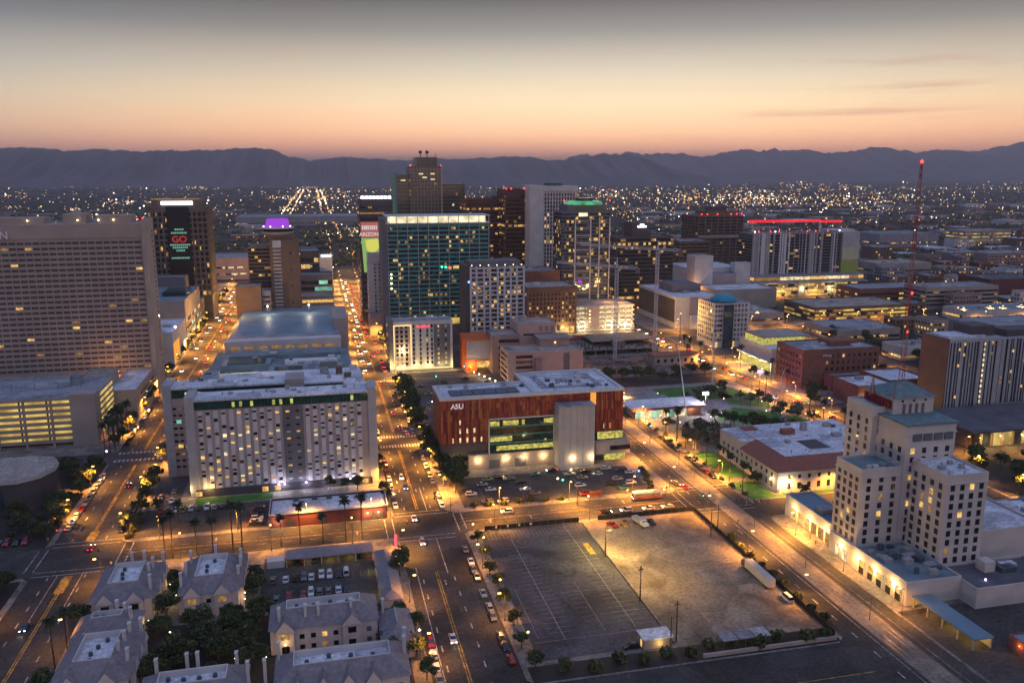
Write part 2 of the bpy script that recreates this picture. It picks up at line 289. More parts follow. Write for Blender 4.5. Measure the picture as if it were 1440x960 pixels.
class Windows:
    """windows of one building: every one a part up to 100, the smallest rest as one part"""
    def __init__(s, root): s.root = root; s.l = []
    def add(s, face, c, w, h, m, d=.12): s.l.append((face, c, w, h, m, d))
    def grid(s, face, plane, us, zs, w, h, mats, wt, skip=None):
        for z in zs:
            for u in us:
                if skip and skip(u, z): continue
                m = rnd.choices(mats, wt)[0]
                s.add(face, (u, plane, z) if face in 'FB' else (plane, u, z), w, h, m)
    @staticmethod
    def geo(mb, face, c, w, h, d, m=0):
        x, y, z = c
        if face == 'F': mb.box(x - w / 2, x + w / 2, y - d, y + .03, z, z + h, m)
        elif face == 'L': mb.box(x - d, x + .03, y - w / 2, y + w / 2, z, z + h, m)
        elif face == 'R': mb.box(x - .03, x + d, y - w / 2, y + w / 2, z, z + h, m)
        else: mb.box(x - w / 2, x + w / 2, y - .03, y + d, z, z + h, m)
    def done(s):
        off = W[s.root.name]
        s.l.sort(key=lambda q: (q[1][0] ** 2 + q[1][1] ** 2 + (q[1][2] - CAM_H) ** 2) / (q[2] * q[3]))
        for face, c, w, h, m, d in s.l[:100]:
            k = (face, round(w, 2), round(h, 2), m, d)
            if k not in WM:
                mb = MB(); s.geo(mb, face, (0, 0, 0), w, h, d); WM[k] = mb.mesh('window', [m])
            obj('window', WM[k], s.root, tuple(a - b for a, b in zip(c, off)))
        rest = s.l[100:]
        if rest:
            ms = sorted({q[4] for q in rest}); mb = MB()
            for face, c, w, h, m, d in rest: s.geo(mb, face, c, w, h, d, ms.index(m))
            mb.build('windows', ms, s.root)['kind'] = 'stuff'
def lin(a, b, n): return [a + (b - a) * (i + .5) / n for i in range(n)]
def text(body, parent, loc, size, m, rot=(PI / 2, 0, 0), name='sign_lettering', align='CENTER', ext=.06):
    cu = bpy.data.curves.new(name, 'FONT'); cu.body = body; cu.size = size; cu.extrude = ext; cu.align_x = align; cu.offset = .02 * size
    o = bpy.data.objects.new(name, cu); COL.objects.link(o); cu.materials.append(M[m])
    bpy.context.view_layer.update(); me = bpy.data.meshes.new_from_object(o); bpy.data.objects.remove(o); o = bpy.data.objects.new(name, me); COL.objects.link(o)
    off = W.get(parent.name, (0, 0, 0)); o.parent = parent; o.location = tuple(a - b for a, b in zip(loc, off)); o.rotation_euler = rot
    return o
# ================================================================ ground, roads, hills
struct('ground', MB().box(-40000, 40000, -3000, 44000, -1.2, -.3), ['soil'])
struct('road', MB().box(-262, 424, 120, 1062, -.25, 0), ['asphalt'])
pv = MB()
R4 = [(645, 770), (788, 900), (918, 1062)]
COLS = [((-262, -214), [(120, 283), (306, 396), (412, 625)]), ((-196, -96), [(120, 283), (306, 396), (412, 625)]), ((-73, 24.5), [(120, 287), (305, 625)]),
        ((48.5, 141.5), [(120, 160), (189, 287)]), ((45.5, 141.5), [(305, 526), (541, 625)]), ((165, 255), [(120, 274), (290, 625)]), ((271, 375), [(120, 398), (412, 526), (541, 625)]), ((392, 424), [(120, 398), (412, 625)])]
for (a, b), rows in COLS:
    for c, d in rows + ([] if (a, b) == (48.5, 141.5) else R4):
        ch = 2.5; pv.prism([(a + ch, c), (b - ch, c), (b, c + ch), (b, d - ch), (b - ch, d), (a + ch, d), (a, d - ch), (a, c + ch)], -.2, .13)
struct('pavement', pv, ['sidewalk'])
fr = MB()                                                     # streets running on beyond downtown
for k, (a, b) in enumerate([(-96, -73), (24.5, 45.5), (141.5, 165), (255, 271), (375, 392), (500, 514), (-214, -196), (620, 634), (760, 772)]): fr.box(a, b, 1062 if a < 424 else 500, 4200, -.6, -.2)
struct('far_road', fr, ['asphalt'])
mk, yk = MB(), MB()
def stripe(mb, x0, x1, y0, y1, z=.02): mb.face([(x0, y0, z), (x1, y0, z), (x1, y1, z), (x0, y1, z)])
def dashed(x, y0, y1, on=3, off=7, w=.2):
    y = y0
    while y < y1: stripe(mk, x - w, x + w, y, min(y1, y + on)); y += on + off
for y0, y1 in ((120, 282), (310, 392), (414, 622), (648, 768), (790, 898), (920, 1060)):
    for x in (-90.4, -79): dashed(x, y0, y1)
    stripe(yk, -84.9, -84.55, y0, y1); stripe(yk, -84.2, -83.85, y0, y1)
for y0, y1 in ((120, 258), (312, 385), (415, 520), (545, 622), (648, 768), (790, 898), (920, 1060)):
    stripe(yk, 33.6, 33.95, y0, y1); stripe(yk, 34.3, 34.65, y0, y1)
    dashed(29.2, y0, y1); dashed(39.4, y0, y1)
stripe(mk, 37.6, 37.9, 256, 283); stripe(mk, 37.6, 37.9, 310, 335); stripe(mk, 27.6, 27.9, 120, 262); stripe(yk, 46, 140, 174.4, 174.7); stripe(mk, -88, -87.75, 250, 283); stripe(mk, -80.3, -80, 255, 283)
stripe(yk, -85.8, -82.8, 310, 318, .03); stripe(yk, -85.8, -82.8, 270, 282, .03)
def crosswalk(x0, x1, y0, y1):                               # two lines across the carriageway
    if x1 - x0 > y1 - y0: stripe(mk, x0, x1, y0, y0 + .35); stripe(mk, x0, x1, y1 - .35, y1)
    else: stripe(mk, x0, x0 + .35, y0, y1); stripe(mk, x1 - .35, x1, y0, y1)
def zebra(x0, x1, y0, y1, n):
    for k in range(n): w = (x1 - x0) / n; stripe(mk, x0 + k * w + w * .2, x0 + k * w + w * .75, y0, y1)
for a, b in ((-96, -73), (24.5, 45.5), (141.5, 165)): crosswalk(a, b, 283.2, 286.6); crosswalk(a, b, 306, 309.5)
for a in (-99.5, -71.5, 20.5, 47, 138.5, 166.5): crosswalk(a, a + 3.2, 287.3, 304.7)
zebra(25.5, 45, 390, 394, 14); zebra(25.5, 45, 405, 409, 14); zebra(25.5, 45, 522, 525.6, 14); zebra(-95.5, -73.5, 398, 401, 12); zebra(-95.5, -73.5, 409, 412, 12)
for a, b in ((-70, 20), (49, 138)):
    dashed_y = [(293, mk), (299, mk)]
    for y, mb in dashed_y:
        x = a
        while x < b - 3: stripe(mb, x, x + 3, y - .1, y + .1); x += 9
    stripe(yk, a, b, 295.9, 296.15); stripe(yk, a, b, 296.5, 296.75)
for x, y in ((36, 248), (36, 330), (116, 299), (10, 293), (-40, 299), (76, 293), (148, 262), (60, 293)):   # turn arrows
    mk.face([(x - .2, y, .03), (x + .2, y, .03), (x + .2, y + 2, .03), (x - .2, y + 2, .03)]); mk.face([(x - .7, y + 2, .03), (x + .7, y + 2, .03), (x, y + 3.4, .03)])
for y0, y1 in ((120, 272), (292, 622), (648, 768)): stripe(mk, 149.4, 149.65, y0, y1); stripe(mk, 160.8, 161, y0, y1); dashed(145.6, y0, y1); dashed(263, y0, y1); stripe(yk, 259.3, 259.6, y0, y1)
struct('road_marking', mk, ['paint']); struct('centre_line', yk, ['yellow_paint'])
tk = MB(); tk.box(151, 159, 120, 1060, -.2, .012); tk2 = MB()
for x in (152, 153.5, 156.3, 157.8): tk2.box(x - .08, x + .08, 120, 1060, 0, .03)
struct('tram_track', tk, ['track']); struct('tram_rail', tk2, ['rail_steel'])
# lots, lawns and plazas laid on the blocks
def sheet(name, poly, m, z=.16):
    mb = MB(); mb.face([(x, y, z) for x, y in poly]); return struct(name, mb, [m])
def rect(a, b, c, d): return [(a, c), (b, c), (b, d), (a, d)]
sheet('lot_asphalt', rect(54, 93.6, 199, 285), 'lot_asphalt'); sheet('dirt_lot', rect(93.6, 139.2, 190, 285), 'dirt')
sheet('concrete_pad', [(119, 227), (136, 226), (137, 242), (117, 239)], 'concrete', .19); sheet('verge', rect(50, 140, 189.6, 197), 'soil', .165); sheet('garden_ground', rect(-195, -98, 121, 281), 'soil'); sheet('garden_ground', rect(166.5, 254, 474, 499), 'soil'); sheet('lot_asphalt', rect(46.5, 140, 546, 622), 'old_asphalt'); sheet('garden_ground', rect(392.5, 423, 414, 624), 'soil')
sheet('parking_lot', rect(52.5, 131.5, 309, 341), 'asphalt'); sheet('parking_lot', rect(53, 124, 418, 524), 'old_asphalt'); sheet('parking_lot', rect(-22, 14.3, 243, 280), 'asphalt')
sheet('parking_lot', rect(-72, -22.5, 308, 334), 'asphalt'); sheet('forecourt', rect(-70, -58, 335, 372), 'old_asphalt'); sheet('lawn', rect(-52, -22, 336, 342.5), 'grass')
sheet('courtyard', rect(-72, 20, 120, 241), 'soil', .15)
sheet('park_plaza', rect(166, 253, 352, 470), 'paving'); sheet('lawn', [(205, 398), (226, 377), (246, 400), (226, 418)], 'grass', .19); sheet('lawn', [(228, 424), (248, 410), (252, 445), (240, 470), (229, 452)], 'grass', .19)
sheet('lawn', [(232, 372), (252, 355), (253, 395), (247, 397)], 'grass', .19); sheet('lawn', rect(169, 180, 315, 350), 'grass', .19); sheet('lawn', rect(167.5, 179, 290.8, 310), 'grass', .19); sheet('lawn', rect(179, 215, 290.8, 293.5), 'grass', .19)
sheet('gravel_bed', rect(168, 200, 353, 400), 'leaf_pale', .185); sheet('garden_ground', rect(-195, -98, 306, 360), 'soil'); sheet('garden_ground', rect(-195, -97, 366, 396), 'soil'); sheet('lawn', rect(196, 236, 436, 466), 'grass', .19)
sheet('building_site', rect(120, 254, 500, 622), 'rubble'); sheet('lot_asphalt', rect(272, 374, 545, 622), 'old_asphalt')
sheet('hotel_yard', rect(166, 254, 150, 200), 'asphalt'); sheet('garden_ground', rect(272.5, 374, 270, 396), 'soil'); sheet('lot_asphalt', rect(236, 254, 250, 288), 'asphalt'); sheet('pool', rect(214, 222, 214, 222), 'pool', .2)
ln = MB()                                                    # faded bay lines of the open lots
for k in range(27): stripe(ln, 56 + k * 1.4, 56.09 + k * 1.4, 277, 283.5, .19)
for x0, x1, n, y0, st in ((60, 68, 22, 212, 2.7), (82, 90, 25, 214, 2.7)):
    for k in range(n): stripe(ln, x0, x1, y0 + k * st, y0 + .12 + k * st, .19)
    stripe(ln, (x0 + x1) / 2 - .12, (x0 + x1) / 2 + .12, y0 - 4, y0 + n * st + 5, .195)
for k in range(15): stripe(ln, 72.2, 76, 216 + k * 2.7, 216.1 + k * 2.7, .19)
for x0 in (56.5, 76.5): stripe(ln, x0, x0 + .15, 210, 240, .195)
for x0, x1, y in ((55, 88, 208), (70, 92, 234), (78, 93, 219)): stripe(ln, x0, x1, y, y + .15, .2)
for a, y0, y1 in ((62, 316, 328), (80, 314, 336), (104, 314, 332), (116, 316, 338)):
    for k in range(int((y1 - y0) / 2.7)): stripe(ln, a - 4.5, a + 4.5, y0 + k * 2.7, y0 + .12 + k * 2.7, .19)
    stripe(ln, a - .08, a + .08, y0, y1, .195)
for k in range(13): stripe(ln, -16 + k * 2.55, -15.9 + k * 2.55, 259.5, 264.5, .19)
struct('bay_line', ln, ['faded_paint']); bay = MB(); stripe(bay, 88, 90, 258, 267, .21); struct('yellow_patch', bay, ['yellow_paint'])  # plus a plain yellow rectangle lying on the lot
def ridge(name, pts, Y, zb, depth, seed):
    """range of hills: crest heights from a list of (photo x, photo y), with slopes running down both sides"""
    r = random.Random(seed); mb = MB(); xs = []
    for i in range(len(pts) - 1):
        for k in range(8):
            t = k / 8; e = t * t * (3 - 2 * t); xs.append((pts[i][0] + (pts[i + 1][0] - pts[i][0]) * t, pts[i][1] + (pts[i + 1][1] - pts[i][1]) * e))
    jit = 0; cr = []
    for px, py in xs:
        jit = jit * .5 + r.uniform(-1, 1) * (1.2 if Y < 11000 else 2.4 if Y > 14000 else 1); d = 1203.6
        cx = Y * ((px - 720) / 1203.6 + math.tan(YAW)) / (1 - (px - 720) / 1203.6 * math.tan(YAW)); dist = cx * math.sin(YAW) + Y * math.cos(YAW)
        cr.append((cx, CAM_H + dist / 1203.6 * (243 - py + jit)))
    prof = [(-1, 0), (-.8, .1), (-.6, .24), (-.42, .42), (-.27, .6), (-.14, .8), (-.05, .95), (0, 1), (.08, .9), (.3, .55), (.65, .2), (1, 0)]
    n = len(cr); ph = [r.uniform(0, 6) for _ in range(6)]
    for j, (dy, h) in enumerate(prof):
        for i, (cx, cz) in enumerate(cr):
            spur = 1 + (.28 * math.sin(i * .55 + ph[0] + j * .25) + .2 * math.sin(i * 1.31 + ph[1] - j * .4)) * (1 - abs(h * 2 - 1))
            mb.v.append((cx, Y + dy * depth * (1 + .15 * math.sin(i * .37 + ph[2])), zb + max(0, (cz - zb)) * min(1, h * spur)))
    for j in range(len(prof) - 1):
        for i in range(n - 1): a = j * n + i; mb.f.append((a, a + 1, a + n + 1, a + n)); mb.m.append(0)
    return struct(name, mb, ['mountain'])
ridge('hills', [(-160, 214), (-60, 210), (0, 210), (40, 208), (70, 211), (100, 213), (130, 211), (165, 213), (200, 214), (235, 212), (270, 213), (300, 211), (335, 210), (360, 209.5), (385, 211), (410, 221), (440, 226), (460, 223), (485, 221), (520, 223), (560, 226), (600, 224), (640, 224), (690, 222), (740, 222), (775, 225), (805, 227), (830, 221), (850, 218), (885, 219), (905, 225), (930, 234), (955, 241), (990, 248), (1030, 254)], 9600, -20, 1900, 3)
ridge('hills', [(800, 222), (840, 219), (870, 216), (895, 215), (930, 218), (960, 219), (1000, 218), (1025, 214), (1050, 211), (1085, 212), (1110, 214), (1130, 212.5), (1160, 217), (1190, 214), (1215, 211), (1229, 208), (1245, 212), (1270, 214), (1300, 215), (1320, 212), (1345, 214), (1370, 215), (1400, 210), (1440, 202), (1500, 198), (1600, 206)], 14500, -20, 2500, 5)
ridge('hills', [(950, 254), (985, 248), (1020, 244), (1055, 242), (1090, 246), (1120, 247), (1150, 246), (1185, 249), (1230, 256)], 11800, -20, 800, 9)
# ================================================================ buildings
B = lambda n, l, x, y, cat='building', g=None: thing(n, l, cat, (x, y, 0), g)
DK = ['glass', 'lit', 'lit_pale']
# ---- long red shop with the white roof
r = B('long_shop', 'long low dark red brick shop with white roof behind a row of palms', 0, 306)
shell(r, -21.4, 22, 305.6, 321, 5, 'dark_brick', 'white_roof', par=.7)
MB().box(-21.7, 22.3, 305.3, 305.6, 5.3, 5.8).box(-21.7, 22.3, 321, 321.3, 5.3, 5.8).box(-21.7, -21.4, 305.6, 321, 5.3, 5.8).box(22, 22.3, 305.6, 321, 5.3, 5.8).build('coping', ['white_wall'], r)
for x in (-12, -5, 0.5, 5.5, 13): MB().box(x - 1, x + 1, 318, 319.6, 5, 6.4).build('roof_unit', ['dark_unit'], r)
for x, y in ((14.5, 305.5), (18.6, 305.5), (-18.5, 305.5)):
    MB().octa((x, y - .5, 3.2), .35).build('wall_lamp', ['lamp_warm'], r); light('wall_lamp_light', r, (x, y - 1, 3), 900, (1, .66, .3))
for x in (-14, -2, 8.5): MB().box(x - 1.6, x + 1.6, 305.5, 305.62, .2, 2.7).build('door', ['dark_wall'], r)
for x in (17, 19.4): MB().box(x - .9, x + .9, 305.48, 305.62, .5, 2.8).build('window', ['lit_dim'], r)
# ---- student hall: two grey slabs with green glazed tops
r = B('hall_of_residence', 'pale grey slab block with rows of small windows and green glazed top floor', -16, 350)
W1 = MB(); W1.box(-54, 21.3, 344.6, 356.5, 0, 36.6); W1.box(-53.2, 20.5, 345.3, 356, 36.6, 40.3)
W1.build('wall', ['mauve'], r)
MB().box(-51, 18.5, 343.6, 357, 40.3, 41).build('roof', ['white_roof'], r)
for a, b in ((-54.2, -50.6), (18.2, 21.6)): MB().box(a, b, 343.9, 357.2, 0, 42.2).build('end_wall', ['silver_panel'], r)
gb = [-50.4 + k * 2.15 for k in range(33)]
for i in range(16):
    mb = MB(); x = -50.5 + i * 4.29
    for k in range(3): mb.box(x + k * 1.43, x + k * 1.43 + 1.36, 344.4, 345.5, 36.8, 40.2, 0); mb.box(x + k * 1.43 + .1, x + k * 1.43 + 1.2, 344.3, 344.42, 37.3, 39.4, 1 if rnd.random() < .1 else 2)
    mb.build('top_window', ['green_glass', 'lit_green', 'green_glass'], r)
Wn = Windows(r); cols = [-48.6 + k * 3.0 for k in range(22)]
for k, x in enumerate(cols):
    if 11 <= k <= 13: continue
    MB().box(x - .85, x + .85, 344.35, 344.62, 3.5, 36.2).build('facade_panel', ['panel'], r)
    for fl in range(11):
        z = 4.6 + fl * 2.9 + (.9 if (fl + k) % 2 else 0)
        Wn.add('F', (x, 344.35, z), 1.5, .75 if rnd.random() > .25 else 1.3, rnd.choices(['glass', 'lit', 'lit_pale', 'green_glass', 'panel'], [10, 2.4, 1.2, .5, 4])[0], .06)
MB().box(-16.6, -8.4, 344.2, 344.62, 3.5, 36.4).build('stair_panel', ['slate'], r)
for fl in range(11):
    for x in (-14.5, -10.6): Wn.add('F', (x, 344.2, 4.8 + fl * 2.9), 1.5, .7, rnd.choices(['lit_dim', 'panel', 'glass', 'lit'], [1, 3, 4, 1])[0], .06)
Wn.done()
MB().box(-52, 19, 343.9, 344.6, .1, 3.3).build('ground_floor_glazing', ['dark_wall'], r)
for x in (-51, -25, -20, 16): MB().box(x - 1.2, x + 1.2, 343.8, 343.95, .6, 2.6).build('entrance', ['lit'], r)
for x in (-19.5, -17.2, -8.5, 0.8, 9.6):
    MB().octa((x, 343.2, 3.3), .42).build('wall_lamp', ['lamp_purple' if x != 9.6 else 'lamp_white'], r); light('wall_lamp_light', r, (x, 342.2, 3), 650, (.9, .85, 1))
for x, y in ((-55, 343), (15.5, 341), (-47, 342.5)): light('wall_lamp_light', r, (x, y, 4), 1000, (1, .6, .2))
MB().box(-16, -8, 357, 371.7, 0, 38).build('link_block', ['mauve'], r)
W2 = MB(); W2.box(-66.6, 18.5, 371.8, 384, 0, 35); W2.box(-66, -16, 372.4, 384, 35, 39); W2.box(-8, 9, 372.4, 384, 35, 38.4); W2.box(-16, -8, 370.5, 384, 35, 41.2); W2.box(9, 18.5, 372.4, 384, 35, 37.2); W2.build('rear_wall', ['mauve'], r)
MB().box(-66.9, -63.4, 371.2, 384.6, 0, 41).build('end_wall', ['silver_panel'], r)
MB().box(-63.4, -16, 371, 384.5, 39, 39.8).build('rear_roof', ['white_roof'], r); MB().box(-8, 9, 371, 384.5, 38.4, 39.1).build('rear_roof', ['white_roof'], r); MB().box(9.2, 18.4, 371.9, 384, 37.1, 37.5).build('rear_roof', ['white_roof'], r)
for a, b in ((-63, -16.4), (-7.6, 8.6)):
    n = int((b - a) / 4.3)
    for i in range(n):
        mb = MB(); c = (b - a) / n; mb.box(a + i * c, a + i * c + c - .1, 371.7, 372.5, 35.3, 38.6 if a < -20 else 38.1, 0); mb.box(a + i * c + .5, a + i * c + 2.3, 371.6, 371.72, 35.8, 37.6, 0 if rnd.random() < .75 else 1); mb.build('top_window', ['green_glass', 'lit_green'], r)
bands(r, -66.6, -54, 371.8, 384, [4 + 2.9 * k for k in range(10)], .9, 2.2, ['glass', 'lit_dim', 'lit'], .15, 'F', blk=1, gap=.8)
for z, m in ((13, 'lit'), (24, 'lit_teal')): MB().box(-62, -60, 371.6, 371.8, z, z + 1.5).build('lit_window', [m], r)
for k in range(8): MB().box(9.6 + k * 1.15, 10.1 + k * 1.15, 371.5, 371.8, 34.8, 37).build('fin', ['brick'], r)
for x in (-40, -28, -2, 4, 13): u = MB(); u.box(x - .2, x + .2, 350, 350.4, 41, 42.4); u.build('vent_pipe', ['unit'], r)
for x, y, z in ((-44, 379, 39.8), (-33, 377, 39.8), (-22, 380, 39.8), (3, 379, 39.1), (-37, 351, 41), (-20, 350, 41), (9, 352, 41)): MB().box(x - .9, x + .9, y - .8, y + .8, z - .05, z + 1).build('roof_unit', ['unit'], r)
def clutter(r, x0, x1, y0, y1, z, n):
    for i in range(n):
        x, y = rnd.uniform(x0, x1), rnd.uniform(y0, y1); k = rnd.random(); q = MB()
        if k < .35: L = rnd.uniform(2, 7); q.box(x, min(x1, x + L), y, y + .35, z, z + .4); q.build('duct', ['panel'], r)
        elif k < .6: q.tube((x, y, z), (x, y, z + rnd.uniform(.6, 1.3)), .16, n=6); q.build('vent_pipe', ['dark_unit'], r)
        elif k < .85: a = rnd.uniform(.5, 1.2); q.box(x - a, x + a, y - a * .7, y + a * .7, z, z + rnd.uniform(.7, 1.5)); q.build('roof_unit', [rnd.choice(['unit', 'dark_unit', 'panel'])], r)
        else: L = rnd.uniform(2, 5); q.box(x, x + .12, y, min(y1, y + L), z, z + .12); q.build('pipe_run', ['unit'], r)
clutter(r, -48, 16, 346, 355, 41, 16); clutter(r, -62, -18, 373, 383, 39.8, 12); clutter(r, 10, 17, 373, 383, 37.5, 4)
# ---- low market hall behind it, many roof levels
r = B('market_hall', 'sprawling low market building with white and teal roofs behind the grey student hall', -24, 440)
MB().box(-64, 21, 387, 472, 0, 22).build('wall', ['white_wall'], r)
MB().box(-63.5, 20.5, 387.5, 471.5, 21.8, 22.2).build('roof', ['white_roof'], r)
MB().box(-66, 18, 472.2, 566, 0, 14.5).build('rear_wall', ['grey_wall'], r); MB().box(-65.5, 17.5, 472.8, 565.5, 14.3, 14.7).build('rear_roof', ['teal_roof'], r)
for a, b, c, d, z, m in ((-60, -30, 392, 398, 24, 'white_roof'), (-58, -26, 410, 418, 24.2, 'grey_roof'), (-20, 4, 395, 403, 23.4, 'brown'), (8, 19, 392, 412, 24, 'white_roof'), (-50, -32, 440, 462, 24, 'white_roof'), (-24, 6, 430, 452, 23.4, 'white_roof'), (-62, -54, 425, 468, 25, 'grey_roof')):
    MB().box(a, b, c, d, 22.2, z).build('roof_storey', [m], r)
for a, b, c, d, z, m in ((-60, -36, 480, 500, 17, 'teal_roof'), (-30, -8, 482, 505, 18, 'blue_roof'), (-4, 12, 480, 512, 16.4, 'grey_roof'), (-58, -30, 512, 530, 17.5, 'blue_roof'), (-22, 10, 520, 528, 16.6, 'white_roof'), (-56, 12, 540, 556, 17, 'teal_roof')):
    MB().box(a, b, c, d, 14.7, z).build('roof_storey', [m], r)
for a, b, c, d in ((-57, -39, 483, 497), (-27, -11, 486, 501), (-55, -33, 514, 528), (-1, 9, 484, 508)): MB().box(a, b, c, d, 17.52, 18.06).build('skylight', ['teal_glass'], r)
for i in range(46):
    x, y = rnd.uniform(-62, 18), rnd.uniform(390, 560); z = 22.2 if y < 470 else 14.7; a, b = rnd.uniform(.8, 2.4), rnd.uniform(.7, 1.8)
    MB().box(x - a, x + a, y - b, y + b, z, z + rnd.uniform(1.5, 3.4)).build('roof_unit', [rnd.choice(['unit', 'dark_unit', 'panel'])], r)
MB().lathe((-9, 415, 22.2), [(4, 0), (4, 2), (2.6, 2.6), (2.6, 1), (0.3, 1)], 16).build('turret', ['dark_unit'], r); light('roof_lamp', r, (-7, 412, 26), 700, (1, .75, .35)); light('roof_lamp', r, (-38, 478, 25), 3000, (1, .78, .5)); light('roof_lamp', r, (-45, 476, 24), 2500, (1, .7, .4))
for x, y in ((13, 436), (9, 452)): u = MB(); u.lathe((x, y, 22), [(1.8, 0), (1.8, 5), (2.1, 5), (2.1, 5.5)], 12); u.build('water_tank', ['brown'], r)
for x in (-50, -20): MB().octa((x, 405, 26), .4).build('roof_lantern', ['lamp_warm'], r)
r = B('exhibition_hall', 'wide hall with curved blue grey metal roof beyond the low market roofs', -26, 600)
MB().box(-64, 14, 596, 760, 0, 14).build('wall', ['grey_wall'], r)
mb = MB(); k = 10
for i in range(k):
    t0, t1 = i / k, (i + 1) / k; z0, z1 = 14 + 5 * math.sin(PI * t0), 14 + 5 * math.sin(PI * t1); y0, y1 = 624 + 132 * t0, 624 + 132 * t1
    mb.face([(-60, y0, z0), (10, y0, z0), (10, y1, z1), (-60, y1, z1)]); mb.face([(-60, y0, 13.8), (-60, y0, z0), (-60, y1, z1), (-60, y1, 13.8)]); mb.face([(10, y0, z0), (10, y0, 13.8), (10, y1, 13.8), (10, y1, z1)])
mb.build('roof', ['blue_roof'], r); MB().box(-64, 14, 590, 600, 10, 17).build('front_beam', ['white_wall'], r); MB().box(-63, 14, 600, 622, 14, 14.5).build('front_roof', ['grey_roof'], r)
MB().box(10, 21, 640, 700, 0, 22).build('stair_tower', ['mauve'], r)
for x, y in ((-40, 690), (-8, 690)):
    p = MB(); p.tube((x, y, 17), (x, y, 25), .25); q = p.build('light_mast', ['steel'], r); MB().octa((x, y, 25.5), .9).build('lamp_head', ['lamp_warm'], q); light('mast_light', r, (x, y - 2, 26), 4200, (1, .85, .65))
for x in range(-60, 12, 9): MB().box(x, x + 6, 589.8, 590.02, 11, 13).build('lit_window', ['lit_dim'], r)
# ---- red panelled university building
r = B('red_panelled_building', 'red, orange and maroon panelled university building with white roof and big glazed front', 90, 350)
wl = MB(); wl.box(49.8, 134, 351.5, 374.5, 8.6, 32.6); wl.box(92, 134, 374.5, 391, 8.6, 32.6); wl.box(50.6, 126, 352.2, 391, 0, 8.6); wl.build('wall', ['dark_wall'], r)
mats = ['clad_red', 'clad_orange', 'clad_maroon', 'clad_rust']
def cladding(face, a, b, plane, z0, z1, skip=None):
    mb = MB(); u = a
    while u < b - .05:
        w = min(rnd.choice([.35, .5, .5, .7, .9, 1.3]), b - u); z = z0; top = True
        cuts = sorted({z0, z1} | {z0 + (z1 - z0) * f + rnd.uniform(-.4, .4) for f in (.27, .54, .76)})
        for p, q in zip(cuts, cuts[1:]):
            m = rnd.choices([0, 1, 2, 3], [4, 3.2 if q > z0 + 12 else 1.3, 3 if q < z1 - 5 else 1.6, 3])[0]
            if skip and skip(u + w / 2, (p + q) / 2): continue
            if face == 'F': mb.box(u, u + w, plane - .3, plane + .05, p, q, m)
            elif face == 'L': mb.box(plane - .3, plane + .05, u, u + w, p, q, m)
            else: mb.box(plane - .05, plane + .3, u, u + w, p, q, m)
        if face == 'F' and rnd.random() < .6 and not (skip): mb.box(u - .04, u + .06, plane - .55, plane - .3, z0, z1, 2)
        u += w
    return mb.build('cladding', mats, r)
cladding('F', 49.8, 71, 351.5, 12.6, 32.4); cladding('F', 71, 101, 351.5, 23, 32.4); cladding('F', 101, 118, 351.5, 28.4, 32.4); cladding('F', 121, 134, 351.5, 13.8, 32.4); cladding('L', 351.5, 374.5, 49.8, 12.6, 32.4); cladding('R', 351.5, 391, 134, 10, 32.4); cladding('L', 374.6, 391, 92, 26, 32.4)
MB().box(49.9, 71, 351.7, 374, 8.8, 12.4).build('glazed_storey', ['green_glass'], r)
cp = MB()
for q in ((49.3, 134.5, 350.9, 352.6), (49.3, 51, 352.6, 375), (51, 93.5, 373.4, 375), (91.8, 93.5, 375, 391.5), (93.5, 134.5, 389.9, 391.5), (132.9, 134.5, 352.6, 389.9), (91.8, 93.4, 352.6, 373.4)): cp.box(*q, 32.4, 33.6)
cp.build('coping', ['white_wall'], r)
rf = MB(); rf.box(51, 91.8, 352.6, 373.4, 32.4, 32.9); rf.box(93.4, 132.9, 352.6, 389.9, 32.4, 32.9); rf.build('roof', ['white_roof'], r)
for k in range(6): MB().box(55 + k * 5.3, 59.9 + k * 5.3, 356, 365, 33, 33.5).build('solar_array', ['slate'], r)
MB().box(98, 127, 360, 384, 32.8, 33.2).build('roof_well', ['grey_roof'], r); MB().box(101, 124, 363, 381, 33.1, 33.5).build('inner_roof', ['white_roof'], r)
for x, y, a, m in ((103, 362, 1, 'dark_unit'), (107, 366, .8, 'unit'), (111, 369, 1.4, 'unit'), (113.5, 367, .7, 'dark_unit'), (119, 374, 1.2, 'panel'), (117, 365, .8, 'unit'), (105, 376, 1.3, 'panel'), (64, 369, .9, 'unit'), (82, 370, 1.1, 'unit')): MB().box(x - a, x + a, y - a, y + a, 33, 34.8).build('roof_unit', [m], r)
gz = MB(); gz.box(71.3, 101, 350.9, 351.6, 7.2, 22.8, 0)
fr_ = MB()
for q in ((70.9, 71.4, 7, 23), (100.8, 101.3, 7, 23)): fr_.box(q[0], q[1], 350.5, 351.6, q[2], q[3])
fr_.box(70.9, 101.3, 350.5, 351.6, 22.6, 23.1); fr_.build('window_frame', ['white_wall'], r); g = gz.build('great_window', ['deep_green_glass'], r)
for z, mm, p in ((8.1, 'lit_green', 1), (12.4, 'lit_green', .4), (15.8, 'lit_green', .12), (19.6, 'lit_green', .35)):
    rr = [(2, 13, 0), (13, 20, 1)] if z == 8.1 else [(0, 7, 1), (7, 9, 0)] if z == 12.4 else runs(20, p, 1, 3)
    for s, e, m in rr:
        if m or (z == 8.1 and s == 2): MB().box(71.6 + s * 1.46, 71.6 + e * 1.46 - .15, 350.75, 350.92, z, z + 2.2).build('lit_storey', ['lit_office'], g)
for z in (11.2, 14.9, 18.7): MB().box(71.4, 100.8, 350.6, 350.9, z, z + .5).build('transom', ['teal_panel'], g)
MB().box(101.4, 118.2, 344, 351.4, 0, 28.2).build('stair_tower', ['silver_panel'], r); MB().box(101.2, 118.4, 343.8, 351.4, 28.2, 28.6).build('stair_roof', ['grey_roof'], r)
